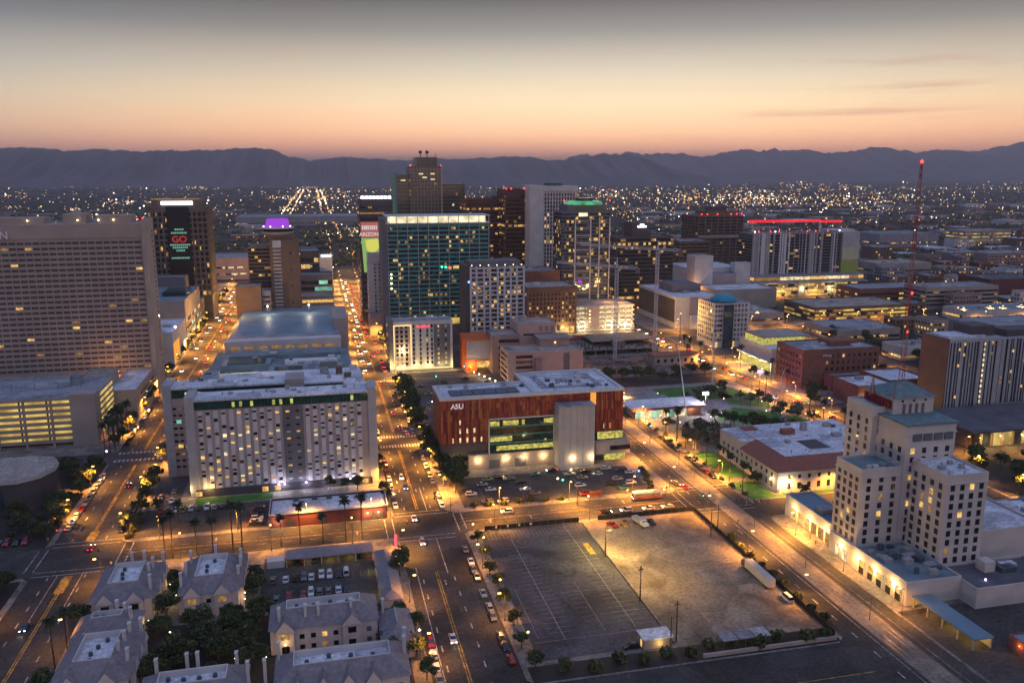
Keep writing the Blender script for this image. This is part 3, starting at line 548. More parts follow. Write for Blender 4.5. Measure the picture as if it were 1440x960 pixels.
for k in range(5): MB().box(103.8 + k * 3, 104 + k * 3, 343.93, 344.02, .2, 28).build('panel_joint', ['unit'], r)
MB().box(118.4, 121, 351, 351.6, 26.5, 32.2).build('lit_recess', ['orange_glow'], r); MB().box(118.4, 134, 351.2, 351.6, 8.4, 13.6).build('corner_glazing', ['glass'], r)
MB().box(122, 134.2, 350.9, 351.25, 10, 13.4).build('lit_storey', ['lit_office'], r); MB().box(120, 136.5, 347.5, 356, 3.8, 9.4).build('corner_bay', ['mauve'], r); MB().box(127, 136.6, 347.3, 347.5, 5.6, 7.6).build('bay_window', ['glass'], r); MB().box(125, 135, 349.4, 350, .3, 3.6).build('lobby', ['lit_office'], r)
bs = MB(); bs.box(62, 101.3, 350.4, 352.2, 0, 6.9); bs.build('base_wall', ['tan'], r)
for x in (71, 83): MB().box(x, x + 5, 350.3, 350.42, .2, 4.2).build('loading_door', ['slate'], r)
Wn = Windows(r)
for z, xs in ((21.2, (58.2,)), (17.2, (58.2, 61.4, 64.6)), (13, (55, 58.2, 61.4, 64.6, 67.8))):
    for x in xs: Wn.add('F', (x, 351.2, z), .75, 2.1, 'lit_pale')
for x in (125, 128): Wn.add('F', (x, 351.2, 15), .6, 2.4, 'lit')
for x in lin(53, 70, 6):
    for z in (25.5, 29): Wn.add('F', (x, 351.2, z), .5, 2, 'glass')
Wn.done()
for x in (57, 66, 78.5, 87, 96, 108, 117): MB().octa((x, 350 if x < 101 else 343.7, 4.6), .35).build('wall_lamp', ['lamp_warm'], r); light('wall_lamp_light', r, (x, 349.2 if x < 101 else 342.8, 4.4), 900, (1, .62, .26))
text('ASU', r, (57, 351.05, 28.6), 3.1, 'letter_lit')
clutter(r, 54, 90, 366, 373, 32.9, 10); clutter(r, 95, 131, 354, 389, 33.2, 22); clutter(r, 102, 123, 364, 380, 33.5, 14)
# ---- hotel with the radio mast
r = B('mast_hotel', 'tall cream stepped hotel with two wings, red roof sign and radio mast', 190, 228, 'hotel')
def wing(x0, x1, y0, y1, h, roofm, nf, nl, z0, n, w=1.25, hh=1.7, dz=3.05):
    shell(r, x0, x1, y0, y1, h, 'stone', roofm, par=.8); MB().box(x0 - .3, x1 + .3, y0 - .3, y1 + .3, h - 2.4, h - 2.05).build('cornice', ['stone'], r)
    for f, pl, us in (('F', y0, lin(x0 + .6, x1 - .6, nf)), ('L', x0, lin(y0 + .6, y1 - .6, nl)), ('R', x1, lin(y0 + .6, y1 - .6, nl))): Wh.grid(f, pl, us, [z0 + dz * k for k in range(n)], w, hh, ['glass', 'lit', 'blue_glass', 'lit_dim'], [28, 1.6, 4, 1])
Wh = Windows(r)
wing(171.8, 187, 229.6, 243.5, 33.4, 'teal_roof', 3, 4, 8, 8, 1.5, 1.9); wing(190, 205.4, 212.6, 229, 36, 'white_roof', 4, 4, 7, 9, 1.5, 1.9)
wing(187, 206, 229, 247, 47.5, 'teal_roof', 4, 4, 8, 11, 1.5, 1.9); wing(184.5, 205, 243.5, 258, 50, 'stone', 4, 3, 29, 6, 1.4, 1.9)
cor = MB()
for k in range(4): cor.box(189.5 + k * 4, 192.7 + k * 4, 228.6, 229.1, 42.8, 45.4)
cor.build('loggia', ['slate'], r)
MB().box(186.4, 206.6, 228.4, 247.6, 48.2, 48.8).build('shoulder_cap', ['copper'], r)
tw = MB(); tw.box(190, 206, 240.5, 255, 47, 54.6); tw.build('tower_wall', ['stone'], r)
for x in lin(193, 203, 4): MB().box(x - .5, x + .5, 240.3, 240.5, 48.6, 52.2).build('tower_niche', ['slate'], r)
for x in (193.5, 198, 202.5): MB().box(x - .35, x + .35, 240.28, 240.5, 53, 53.7).build('oculus', ['glass'], r)
hp = MB(); e = [(189.2, 239.6, 54.6), (206.8, 239.6, 54.6), (206.8, 255.9, 54.6), (189.2, 255.9, 54.6)]; t0, t1 = (196, 247.7, 58.6), (200, 247.7, 58.6)
for q in ((e[0], e[1], t1, t0), (e[1], e[2], t1), (e[2], e[3], t0, t1), (e[3], e[0], t0), (e[3], e[2], e[1], e[0])): hp.face(q)
hp.build('hipped_roof', ['copper'], r)
for a, b in ((e[0], t0), (e[1], t1), (t0, t1)): MB().bar(a, b, .22).build('roof_hip', ['tile'], r)
sg = MB()
for k in range(9): sg.box(189.0, 189.3, 241.6 + k * 1.5, 242.7 + k * 1.5, 51, 53.2)
sg.build('roof_sign', ['sign_dark_red'], r); MB().box(189.3, 189.6, 241, 255.4, 50.6, 53.5).build('sign_frame', ['sign_deep_red'], r)
ms = MB()
for i in range(26):
    z0, z1 = 58.4 + i * 2.88, 58.4 + (i + 1) * 2.88; w0, w1 = 1.05 - .026 * i, 1.05 - .026 * (i + 1)
    for k in range(3):
        a0, a1 = 2 * PI * k / 3, 2 * PI * (k + 1) / 3; P0 = (198 + w0 * math.cos(a0), 247.7 + w0 * math.sin(a0), z0); P1 = (198 + w1 * math.cos(a0), 247.7 + w1 * math.sin(a0), z1); Q1 = (198 + w1 * math.cos(a1), 247.7 + w1 * math.sin(a1), z1)
        ms.bar(P0, P1, .09, (i // 4) % 2); ms.bar(P0, Q1, .05, (i // 4) % 2); ms.bar(P1, Q1, .05, (i // 4) % 2)
mst = ms.build('radio_mast', ['mast_red', 'mast_pale'], r); MB().octa((198, 247.7, 133.6), .75).build('beacon', ['lamp_red'], mst); MB().octa((198.6, 247.2, 89.5), .55).build('beacon', ['lamp_red'], mst); MB().octa((198, 247, 76), .4).build('beacon', ['lamp_red'], mst)
mb = MB(); mb.tube((187.5, 250, 53.5), (188.4, 250, 61), .35, .08, 5); mb.tube((189.3, 250, 53.5), (188.4, 250, 61), .35, .08, 5); mb.build('aerial_frame', ['rust'], r)
clutter(r, 191, 204, 214, 228, 36.1, 9); clutter(r, 173, 186, 231, 242, 33.5, 5)
# street podium of the hotel
for x0, x1, y0, y1, h, rm in ((170.6, 190, 202.5, 229.5, 7, 'teal_roof'), (173, 184.5, 243.6, 275, 7.5, 'blue_roof'), (190, 222, 196, 212.4, 6, 'dark_roof'), (187, 224, 247.2, 262, 9, 'white_roof'), (205.5, 235, 218, 246.8, 13, 'white_roof')): shell(r, x0, x1, y0, y1, h, 'stone', rm, units=3 if y0 < 210 else 1, ut='dark_unit', name='podium_wall')
MB().box(171, 171.7, 229.8, 243, 0, 7.4).build('entrance_front', ['stone'], r)
for y in (206, 210.5, 215, 219.5, 224): MB().box(170.4, 170.62, y - 1.4, y + 1.4, .3, 4.8).build('arched_window', ['lit'], r); MB().box(170.36, 170.5, y - 1.2, y + 1.2, .3, 2.6).build('shop_front', ['glass'], r)
for y in (234, 238): MB().box(170.8, 171.02, y - 1.1, y + 1.1, .2, 4.4).build('entrance', ['lit_pale'], r)
for y in (246.5, 251, 255.5, 260, 264.5, 269): MB().box(172.8, 173.02, y - 1.6, y + 1.6, .3, 4.4).build('shop_front', ['lit' if y > 258 else 'lit_dim'], r)
for i in range(14): x, y = rnd.uniform(173, 188), rnd.uniform(204, 227); a = rnd.uniform(.6, 1.6); MB().box(x - a, x + a, y - a * .7, y + a * .7, 7, 8 + rnd.random() * 1.2).build('roof_unit', [rnd.choice(['dark_unit', 'unit', 'dark_unit'])], r)
u = MB(); u.lathe((180, 221, 7), [(2, 0), (2, 1.4), (1.7, 1.7)], 14); u.build('cooling_tower', ['copper'], r); u = MB(); u.lathe((182, 233.5, 33.4), [(2, 0), (1.9, 1), (1.2, 1.5)], 14); u.build('cooling_tower', ['copper'], r)
MB().box(201.2, 205, 205.5, 209.5, 0, 9.5).build('stair_tower', ['stone'], r)
for x, y, z in ((210, 196, 3), (214, 196, 3)): MB().box(x - .6, x + .6, 195.8, 196.02, 1.4, 3.4).build('lit_window', ['lit_dim'], r)
Wh.done()
for y in (208, 217, 226, 236, 248, 258, 268): light('shop_light', r, (169.2, y, 4.6) if y < 240 else (171, y, 4.6), 1500, (1, .6, .2))
light('yard_light', r, (199, 200, 4.5), 1500, (1, .8, .3)); MB().octa((197.5, 201, 6.5), .4).build('yard_lamp', ['lamp_purple'], r)
r = B('covered_walkway', 'long flat roofed walkway with glowing openings below the mast hotel', 176, 190)
MB().box(172, 178.6, 176.5, 201.8, 3.4, 3.8).build('roof', ['blue_roof'], r)
for y in (177, 183, 189, 195, 201):
    for x in (172.4, 178.2): MB().box(x - .2, x + .2, y - .2, y + .2, 0, 3.4).build('post', ['tan'], r)
MB().box(178.2, 178.5, 177.4, 200.8, .2, 3.3).build('wall', ['tan'], r)
for y in (180, 188, 196): light('walkway_light', r, (175.3, y, 3), 520, (1, .58, .16))
r = B('corner_bungalow', 'flat blue roofed low building with dim red lamps beyond the covered walkway', 192, 172)
shell(r, 183, 215, 158, 176, 4, 'brick', 'blue_roof', par=.4)
for x in (184, 190): light('wall_lamp_light', r, (182.4, 160 + (x - 184) * 2, 3), 200, (1, .3, .1)); MB().octa((182.7, 160 + (x - 184) * 2, 3), .25).build('wall_lamp', ['lamp_orange'], r)
# ---- old post office
r = B('post_office', 'two storey cream post office with red tiled eaves and white flat roof', 205, 300)
po = MB(); po.box(181, 240, 294.5, 346, 0, 9.6); po.build('wall', ['stone'], r)
fl = MB(); fl.box(188, 240.3, 301.5, 346, 9.6, 13); fl.box(180.9, 188, 326, 346, 9.6, 12.4); fl.build('upper_wall', ['stone'], r)
rf = MB(); rf.box(188.3, 204, 301.8, 345.7, 12.9, 13.1); rf.box(214, 240, 301.8, 345.7, 12.9, 13.1); rf.box(204, 214, 301.8, 308, 12.9, 13.1); rf.box(204, 214, 320, 345.7, 12.9, 13.1); rf.box(181.2, 188.3, 326.3, 345.7, 12.4, 12.6); rf.build('roof', ['white_roof'], r); MB().box(204, 214, 308, 320, 13.02, 13.08).build('light_well', ['dark_wall'], r)
tl = MB(); tl.face([(180, 293.5, 9.5), (240.5, 293.5, 9.5), (240.5, 301.4, 13.2), (188, 301.4, 13.2)]); tl.face([(180, 325.8, 9.5), (180, 293.5, 9.5), (188, 301.4, 13.2), (188, 325.8, 13.2)]); tl.face([(180, 293.5, 9.4), (180, 325.8, 9.4), (188, 325.8, 9.4), (188, 301.4, 9.4), (240.5, 301.4, 9.4), (240.5, 293.5, 9.4)]); tl.face([(180, 325.8, 9.45), (188, 325.8, 9.45), (188, 325.8, 13.2)]); tl.build('tiled_roof', ['tile'], r); MB().box(189, 196, 338, 344, 13, 13.5).build('tile_patch', ['tile'], r)
Wp = Windows(r)
for f, pl, us in (('F', 294.5, lin(184, 239, 12)), ('L', 181, lin(297, 344, 11))): Wp.grid(f, pl, us, [1.6], 1.5, 2.6, ['glass', 'slate', 'lit_dim'], [8, 3, .4]); Wp.grid(f, pl, us, [6], 1.2, 1.6, ['glass', 'slate'], [8, 2])
Wp.done()
for x, y, a, b, h in ((206, 330, 3, 1.5, 2.4), (216, 333, 1.2, 1.2, 4), (226, 322, 2, 1.5, 1.6), (199, 318, 1, 1, 1.5), (230, 336, 1.6, 1.2, 2), (222, 309, 1, .8, 1.4)): MB().box(x - a, x + a, y - b, y + b, 13, 13 + h).build('roof_unit', ['tile' if a == 3 else 'unit'], r)
clutter(r, 190, 238, 304, 306.5, 13.1, 6); clutter(r, 190, 238, 322, 344, 13.1, 20)
MB().octa((180.4, 299, 5), .5).build('wall_lamp', ['lamp_warm'], r); light('wall_lamp_light', r, (179, 298, 5), 450, (1, .68, .3)); MB().octa((183.5, 294, 5.4), .4).build('wall_lamp', ['lamp_white'], r); light('wall_lamp_light', r, (184, 292.6, 5), 450, (1, .85, .5))
# ---- tram and bus station beside the park
r = B('transit_pavilion', 'long low pale roofed pavilion with brightly lit glazed front beside the park', 180, 410)
MB().box(160, 203, 406, 424, 5.6, 6.3).build('roof', ['white_roof'], r); MB().box(160.3, 202.7, 405.7, 406, 5, 6.4).build('fascia', ['brick'], r)
MB().box(163, 192, 408, 421, 0, 5.6).build('wall', ['tan'], r); MB().box(192, 201, 408, 420, 0, 5.6).build('brick_wall', ['brick'], r)
for k in range(9): MB().box(163.4 + k * 3.2, 166.2 + k * 3.2, 407.8, 408.05, .3, 4.8).build('window', ['lit_pale' if k % 3 else 'lit_teal'], r)
for x in (166, 173, 180, 187, 195): MB().octa((x, 406.6, 5.1), .3).build('soffit_lamp', ['lamp_warm'], r); light('soffit_light', r, (x, 406.3, 4.6), 800, (1, .8, .5))
for a, b in ((163, 190), (203.5, 214)):
    for k in range(6): MB().box(a + (b - a) * k / 6, a + (b - a) * (k + .85) / 6, 424.3, 431, 6.2, 6.5).build('solar_panel', ['blue_glass' if a > 200 else 'teal_roof'], r)
for x in (204, 209, 213):
    for y in (425, 430): MB().tube((x, y, 0), (x, y, 6.2), .12).build('post', ['steel'], r)
# ---- townhouses
def townhouse(label, x0, x1, y0, y1, h, axis, chim, gables=(), litw=.06, nx=None):
    r = B('townhouse', label, (x0 + x1) / 2, (y0 + y1) / 2, 'house', 'townhouses round the dark courtyard')
    MB().box(x0, x1, y0, y1, 0, h).build('wall', ['stucco'], r)
    rise, ins = 3.6, 4.3; o = .5
    e = [(x0 - o, y0 - o, h), (x1 + o, y0 - o, h), (x1 + o, y1 + o, h), (x0 - o, y1 + o, h)]; q = [(x0 + ins, y0 + ins, h + rise), (x1 - ins, y0 + ins, h + rise), (x1 - ins, y1 - ins, h + rise), (x0 + ins, y1 - ins, h + rise)]
    mb = MB()
    for i in range(4): j = (i + 1) % 4; mb.face([e[i], e[j], q[j], q[i]])
    mb.face(list(reversed(e))); rf = mb.build('roof', ['shingle'], r)
    wl = MB()
    for a, b, c, d in ((q[0][0], q[1][0], q[0][1], q[0][1] + .25), (q[0][0], q[1][0], q[2][1] - .25, q[2][1]), (q[0][0], q[0][0] + .25, q[0][1] + .25, q[2][1] - .25), (q[1][0] - .25, q[1][0], q[0][1] + .25, q[2][1] - .25)): wl.box(a, b, c, d, h + .6, h + rise + .25)
    wl.build('well_parapet', ['white_wall'], rf); MB().box(q[0][0] + .2, q[1][0] - .2, q[0][1] + .2, q[2][1] - .2, h + .5, h + rise - 1.5).build('flat_well', ['white_roof'], rf)
    wx, wy = q[1][0] - q[0][0], q[2][1] - q[0][1]
    for k in range(4): ux = q[0][0] + wx * ((k + .6) / 4.4 if wx > wy else rnd.uniform(.3, .7)); uy = q[0][1] + wy * (rnd.uniform(.3, .7) if wx > wy else (k + .6) / 4.4); u = MB(); u.lathe((ux, uy, h + rise - 1.5), [(.55, 0), (.55, .9), (.4, 1)], 10); u.build('condenser', ['dark_unit'], rf)
    for cx, cy in chim: c = MB(); c.box(cx - .36, cx + .36, cy - .6, cy + .6, h - 3, h + rise + 1.6); c.box(cx - .46, cx + .46, cy - .7, cy + .7, h + rise + 1.6, h + rise + 1.85); c.build('chimney', ['white_wall'], r)
    for f, p, w in gables:                                   # projecting gabled bays
        if f == 'F': a, b, c, d = p - w / 2, p + w / 2, y0 - 1.3, y0 + .1
        elif f == 'R': a, b, c, d = x1 - .1, x1 + 1.3, p - w / 2, p + w / 2
        else: a, b, c, d = x0 - 1.3, x0 + .1, p - w / 2, p + w / 2
        MB().box(a, b, c, d, 0, h - .2).build('bay', ['stucco'], r); g = MB(); k = 4.2
        if f == 'F': m = (a + b) / 2; A, Bq, Cc, D, E, Fp = (a - .4, c - .4, h - .3), (b + .4, c - .4, h - .3), (m, c - .4, h + 3.0), (a - .4, y0 + k, h - .3), (b + .4, y0 + k, h - .3), (m, y0 + k, h + 3.0)
        else:
            m = (c + d) / 2; ox = (b + .4) if f == 'R' else (a - .4); ix = x1 - k if f == 'R' else x0 + k; A, Bq, Cc, D, E, Fp = (ox, c - .4, h - .3), (ox, d + .4, h - .3), (ox, m, h + 3.0), (ix, c - .4, h - .3), (ix, d + .4, h - .3), (ix, m, h + 3.0)
        g.face([A, Cc, Fp, D], 0); g.face([Bq, E, Fp, Cc], 0); g.face([A, Bq, Cc], 1); g.face([D, Fp, E], 1); g.build('bay_roof', ['shingle', 'stucco'], r)
        if f == 'F':
            MB().box(p - 1.1, p + 1.1, c - .12, c + .02, h - 2.6, h - .9).build('bay_window', ['lit_dim' if rnd.random() < .3 else 'glass'], r); MB().box(p - 1, p + 1, c - .12, c + .02, 1, 3).build('bay_window', ['glass'], r)
    Wt = Windows(r)
    for f, pl, a, b in (('F', y0, x0, x1), ('L', x0, y0, y1), ('R', x1, y0, y1)):
        us = [u for u in lin(a + .8, b - .8, max(2, int((b - a) / 3.1))) if not any(g[0] == f and abs(u - g[1]) < g[2] / 2 + .6 for g in gables)]
        Wt.grid(f, pl, us, [1.1, 4.2] if h > 6 else [1.1], 1.3, 1.3, ['glass', 'slate', 'lit_dim', 'lit'], [8, 2, litw * 10, litw * 6])
    Wt.done(); return r
townhouse('townhouse with pale roof well and cluster of chimneys at the dark corner crossing', -69, -52, 246, 268, 7.4, 1, [(-61, 267), (-57.5, 267.5), (-54, 262), (-54.5, 258), (-52.8, 250), (-51.5, 265)], [('R', 252, 4), ('R', 257.5, 4), ('R', 263, 4), ('F', -64.5, 4.5), ('F', -56.5, 4.5)])
townhouse('townhouse with four small dormer gables facing the palms and car court', -44.5, -27.5, 245, 268, 7.4, 1, [(-36, 267), (-43, 264), (-43.5, 256), (-44, 249), (-27.8, 262), (-27.5, 257), (-27.6, 250)], [('R', 249, 3), ('R', 254, 3), ('R', 259, 3), ('R', 264, 3), ('F', -40.5, 4.5), ('F', -32, 4.5)])
townhouse('small townhouse with amber lit gable wall between two larger ones', -70, -53.5, 230, 242, 5.2, 0, [(-60, 240), (-57.5, 238), (-55.5, 235)], [('F', -66, 5)], .25)
townhouse('long townhouse with blue grey roof well beside the dark avenue', -68, -50.5, 204, 226, 7.4, 1, [(-53, 222), (-53.5, 218), (-54, 213), (-51, 209), (-50.6, 224)], [('R', 209, 4), ('R', 215, 4), ('R', 221, 4), ('F', -63.5, 4.5), ('F', -55, 4.5)])
townhouse('townhouse at the bottom edge with chimneys between the two courtyard trees', -46, -21.5, 188.5, 203, 7.4, 0, [(-43, 202), (-36, 203), (-33.5, 203), (-24, 201), (-21, 196)], [('F', -34, 5)])
townhouse('townhouse with two front gables and a lit bay window below the car court', -17, 12, 218.5, 232, 7.6, 0, [(-14.5, 220.5), (-7.5, 221), (-4, 221), (5, 221.5)], [('F', -13, 4.6), ('F', 5, 5)], .1)
townhouse('townhouse with a row of arched dormers in front of the gabled one', -14.5, 18, 190, 205, 7.4, 0, [(-17, 196), (17.5, 199), (18, 203), (-14, 203)], [('F', -9, 3.4), ('F', -3, 3.4), ('F', 3, 3.4), ('F', 9, 3.4)])
townhouse('townhouse half cut off at the edge across the dark avenue', -121, -101.5, 240, 268, 7.2, 1, [(-103, 262), (-103.5, 246), (-102, 254)], [('R', 246, 4), ('R', 258, 4)])
townhouse('low side house with tucked roof terrace next to the small tree court', 12.8, 21.5, 209, 226, 5, 1, [(14, 224)], [])
for x, y, z in ((-49.5, 262, 3), (-46.5, 254, 3), (-52.3, 247, 4), (-48, 252, 2), (-26, 249, 4), (-25.8, 246, 3.5), (-29, 232, 2), (-52, 240, 3), (-50, 224, 2.5), (-26, 215, 2.5), (-32, 211, 2.5), (-29, 208, 2.5), (-22, 206, 3), (-18, 213, 3), (-14, 211, 3), (-13, 216, 4), (-45, 232, 3), (-22.8, 238, 3)):
    t = thing('garden_lamp', 'small amber garden lamp glowing in the dark townhouse courtyard', 'lamp', (x, y, 0), 'garden lamps of the courtyard'); MB().tube((x, y, 0), (x, y, z), .06, n=5).build('post', ['pole_metal'], t); MB().octa((x, y, z + .2), .27).build('lantern', ['lamp_warm'], t); light('garden_light', t, (x, y, z + .3), 130, (1, .62, .2))
# ---- car port and long garage of the townhouses
r = B('car_port', 'long flat grey roofed car port lit warm from beneath', 0, 275, 'car port')
MB().box(-14.8, 14.5, 271.2, 279, 2.9, 3.25).build('roof', ['shingle'], r); MB().box(-14.4, 14.2, 278.4, 278.8, 0, 2.9).build('rear_wall', ['tan'], r)
for k in range(6): MB().box(-14.5 + k * 5.7, -14.25 + k * 5.7, 271.4, 271.65, 0, 2.9).build('post', ['white_wall'], r)
for x in (-8, 0, 7): light('car_port_light', r, (x, 274.5, 2.6), 300, (1, .72, .22))
MB().box(-20.8, -15.2, 272, 276, 0, 2.6).build('bin_store', ['white_wall'], r)
r = B('garage_block', 'narrow gabled garage block running along the centre street pavement', 17.8, 253, 'garage')
MB().box(14.8, 20.8, 237, 271, 0, 3).build('wall', ['stucco'], r); mb = MB(); a = [(14.4, 236.6), (21.2, 236.6), (21.2, 271.4), (14.4, 271.4)]
mb.face([(14.4, 236.6, 3), (14.4, 271.4, 3), (17.8, 268.5, 4.9), (17.8, 239.5, 4.9)][::-1]); mb.face([(21.2, 236.6, 3), (21.2, 271.4, 3), (17.8, 268.5, 4.9), (17.8, 239.5, 4.9)]); mb.face([(14.4, 236.6, 3), (21.2, 236.6, 3), (17.8, 239.5, 4.9)]); mb.face([(14.4, 271.4, 3), (17.8, 268.5, 4.9), (21.2, 271.4, 3)]); mb.face([(x, y, 2.98) for x, y in a]); mb.build('roof', ['shingle'], r)
for k in range(8): MB().box(14.68, 14.82, 239 + k * 4, 241.6 + k * 4, .1, 2.3).build('garage_door', ['tan'], r)
for y in (246, 262): light('garage_light', r, (13.6, y, 2.6), 300, (1, .7, .2))
# ---- big banded hotel and its podium, on the avenue
r = B('banded_hotel', 'huge tan slab hotel with dark ribbon windows and letters ON at its top', -170, 530, 'hotel')
w = MB(); w.box(-262, -97.6, 522.5, 545, 0, 93.5); w.box(-262, -97.2, 522, 545.5, 93.5, 101.5); w.box(-250, -150, 528, 543, 101.5, 105); w.box(-140, -128, 528, 543, 101.5, 107); w.box(-122, -104, 527, 543, 101.5, 106); piers(w, -262, -98.4, 522.5, 545, 16, 93.5, 4.1, .55, .22, 'F'); w.build('wall', ['hotel_tan'], r)
MB().box(-97.9, -95.6, 521, 547, 0, 103.5).build('end_wall', ['tan'], r)
bands(r, -262, -98.4, 522.5, 545, [17 + 3.05 * k for k in range(25)], 1.35, 4.1, ['dark_wall', 'lit_dim', 'lit'], .03, 'F', blk=1, inset=.2)
Wn = Windows(r)
for k in range(27): Wn.add('R', (-95.6, 541.5, 16 + 3.05 * k), 2.2, 1.3, 'glass')
Wn.done(); text('ON', r, (-167, 521.4, 93.8), 6, 'letter_white', align='RIGHT')
for x, y, z in ((-99, 521, 104), (-96.5, 522, 104.5), (-180, 530, 106)): MB().octa((x, y, z), .45).build('beacon', ['lamp_red'], r)
for x in (-190, -158, -132, -121, -113): MB().octa((x, 526.4, 103.5), .5).build('roof_lamp', ['lamp_warm'], r)
r = B('hotel_podium', 'stepped tan podium with white terrace roofs in front of the banded hotel', -150, 495)
for x0, x1, y0, y1, h, rm in ((-262, -127, 474, 521.8, 15, 'grey_roof'), (-127, -112, 478, 500, 21.5, 'tan_roof'), (-112, -97.4, 469.5, 521.5, 15.6, 'white_roof'), (-127, -112, 500, 521.5, 15, 'brick')): shell(r, x0, x1, y0, y1, h, 'hotel_tan', rm, name='wall_block')
for z in (5, 8, 11): MB().box(-97.45, -97.15, 480, 520, z, z + 1.3).build('window_band', ['glass'], r)
MB().box(-126, -113, 477.8, 478.1, 14.6, 17).build('lit_lounge', ['lit'], r)
for x in (-124, -118, -115): light('terrace_light', r, (x, 510, 17.5), 1500, (1, .45, .15)); MB().octa((x, 512, 17.5), .5).build('terrace_lamp', ['lamp_warm'], r)
r = B('parking_garage', 'tan parking garage with glowing yellow open decks behind dark trees', -180, 445, 'garage')
gm = MB(); gm.box(-262, -108, 429.4, 468.5, 0, .6)
for k in range(8): gm.box(-262, -108, 428.2, 468.5, 2.2 + k * 3 - .3, 2.2 + k * 3 + 1.1)
for x in range(-260, -110, 12): gm.box(x, x + 1, 428, 429.2, 0, 24.2)
gm.box(-119, -107.6, 427.6, 436, 0, 25.6); gm.build('wall', ['tan'], r); MB().box(-261, -109, 429, 468, 24.2, 24.36).build('roof_deck', ['grey_roof'], r)
for k in range(7):
    mb = MB(); x = -261
    while x < -120: mb.box(x, x + 11, 429.3, 429.5, 3.4 + k * 3, 4.75 + k * 3); x += 12
    mb.build('lit_deck', ['lit_low'], r); MB().box(-108.2, -107.9, 440, 466, 3.4 + k * 3, 4.9 + k * 3).build('lit_deck', ['lit_low'], r)
for k in range(14): MB().tube((-255 + k * 10.5, 448, 24.2), (-255 + k * 10.5, 448, 27.5), .12, n=5).build('deck_pole', ['pole_metal'], r)
MB().lathe((-122, 455, 24.3), [(3, 0), (3, 4.4), (3.2, 4.5)], 14).build('water_tank', ['teal_roof'], r)
r = B('round_nosed_building', 'dark glazed low building with pale rounded roof among the avenue trees', -170, 350)
def nose(a, z0, z1, m, n, g=0): return MB().prism([(-240, 342 + g), (-117 - g, 342 + g), (-110 - g * .7, 347 + g * .7), (-107 - g, 355), (-107.5 - g, 362), (-111 - g * .7, 369 - g * .7), (-118, 372 - g), (-240, 372 - g)], z0, z1).build(n, [m], r)
nose(0, 0, 12.4, 'dark_wall', 'wall'); nose(0, 12.4, 13.4, 'silver_panel', 'fascia', -.6); nose(0, 13.4, 13.7, 'tan_roof', 'roof', -.2)
for k in range(8): MB().box(-200 + k * 10, -192 + k * 10, 341.7, 342.05, 1.2 + (k % 2) * .3, 10.4).build('window', ['glass' if k not in (5, 7) else 'blue_glass'], r)
MB().box(-131, -124, 341.6, 342.05, 1, 4).build('lit_window', ['lit_dim'], r)
r = B('white_canopy_block', 'pale concrete block with glowing recessed corner entrance beside the avenue', -110, 600)
shell(r, -128, -96.8, 590, 650, 24, 'white_wall', 'white_roof', units=4); MB().box(-106, -96.4, 592, 615, 3, 17).build('lit_recess', ['orange_glow'], r); shell(r, -150, -97.5, 658, 742, 36, 'tan', 'blue_roof', units=5, name='rear_wall')
MB().box(-118, -101, 690, 722, 36.2, 39).build('roof_hall', ['teal_glass'], r); shell(r, -150, -108, 742, 760, 44, 'slate', 'grey_roof', name='dark_block', units=0)
bands(r, -150, -97.5, 658, 742, [8, 14, 20], 2.6, 4, ['glass', 'lit', 'lit_teal'], .35, 'FR')
MB().octa((-97, 606, 26), 1).build('lamp', ['lamp_purple'], r)
# ---- tower with the dark glazed sign strip
r = B('sign_strip_tower', 'brown gridded tower with dark central glass strip carrying coloured lettering', -117, 800, 'tower')
w = MB(); w.box(-142, -93, 790, 830, 0, 101); w.box(-138, -97, 790, 830, 101, 107); piers(w, -142, -93, 790, 830, 22, 101, 4.1, 1.3, .5)
for z in range(22, 102, 5): w.box(-142.3, -92.7, 789.6, 830, z - .5, z + .6)
w.build('wall', ['grey_brown'], r); bands(r, -142, -93, 790, 830, [22.8 + 5 * k for k in range(16)], 3.2, 2, ['glass', 'lit_dim', 'lit'], .07, blk=1, hot={0: .6, 5: .2})
MB().box(-126.5, -107.5, 788.6, 790.2, 22, 101).build('glass_strip', ['glass'], r); MB().box(-138, -98, 789.6, 791, 107, 108).build('crown', ['lit_dim'], r)
MB().box(-130, -104, 788.9, 789.3, 102.6, 105.6).build('top_sign', ['sign_white'], r); text('GO', r, (-117, 788.4, 70), 8, 'sign_dullred')
for z, wd_, m in ((80.5, 3.5, 'sign_mint'), (77.5, 6.5, 'sign_mint'), (67, 8, 'sign_mint'), (64.6, 6, 'sign_mint'), (62, 3.2, 'sign_mint'), (55.5, 7.5, 'sign_mint')):
    mb = MB(); x = -117 - wd_
    while x < -117 + wd_: q = rnd.uniform(.7, 1.4); mb.box(x, x + q, 788.35, 788.6, z, z + 1.5); x += q + .45
    mb.build('sign_lettering', [m], r)
MB().lathe((0, 0, 0), [(2.2, 0), (2.2, .25)], 14).build('emblem', ['sign_mint'], r); e_ = r.children[-1]; e_.rotation_euler = (PI / 2, 0, 0); e_.location = (-117 - W[r.name][0], 788.4 - W[r.name][1], 48.5)
MB().box(-122, -112, 788.35, 788.6, 30.5, 36).build('emblem_panel', ['sign_dullred'], r)
shell(r, -150, -100, 765, 789, 21, 'slate', 'blue_roof', name='annex_wall')
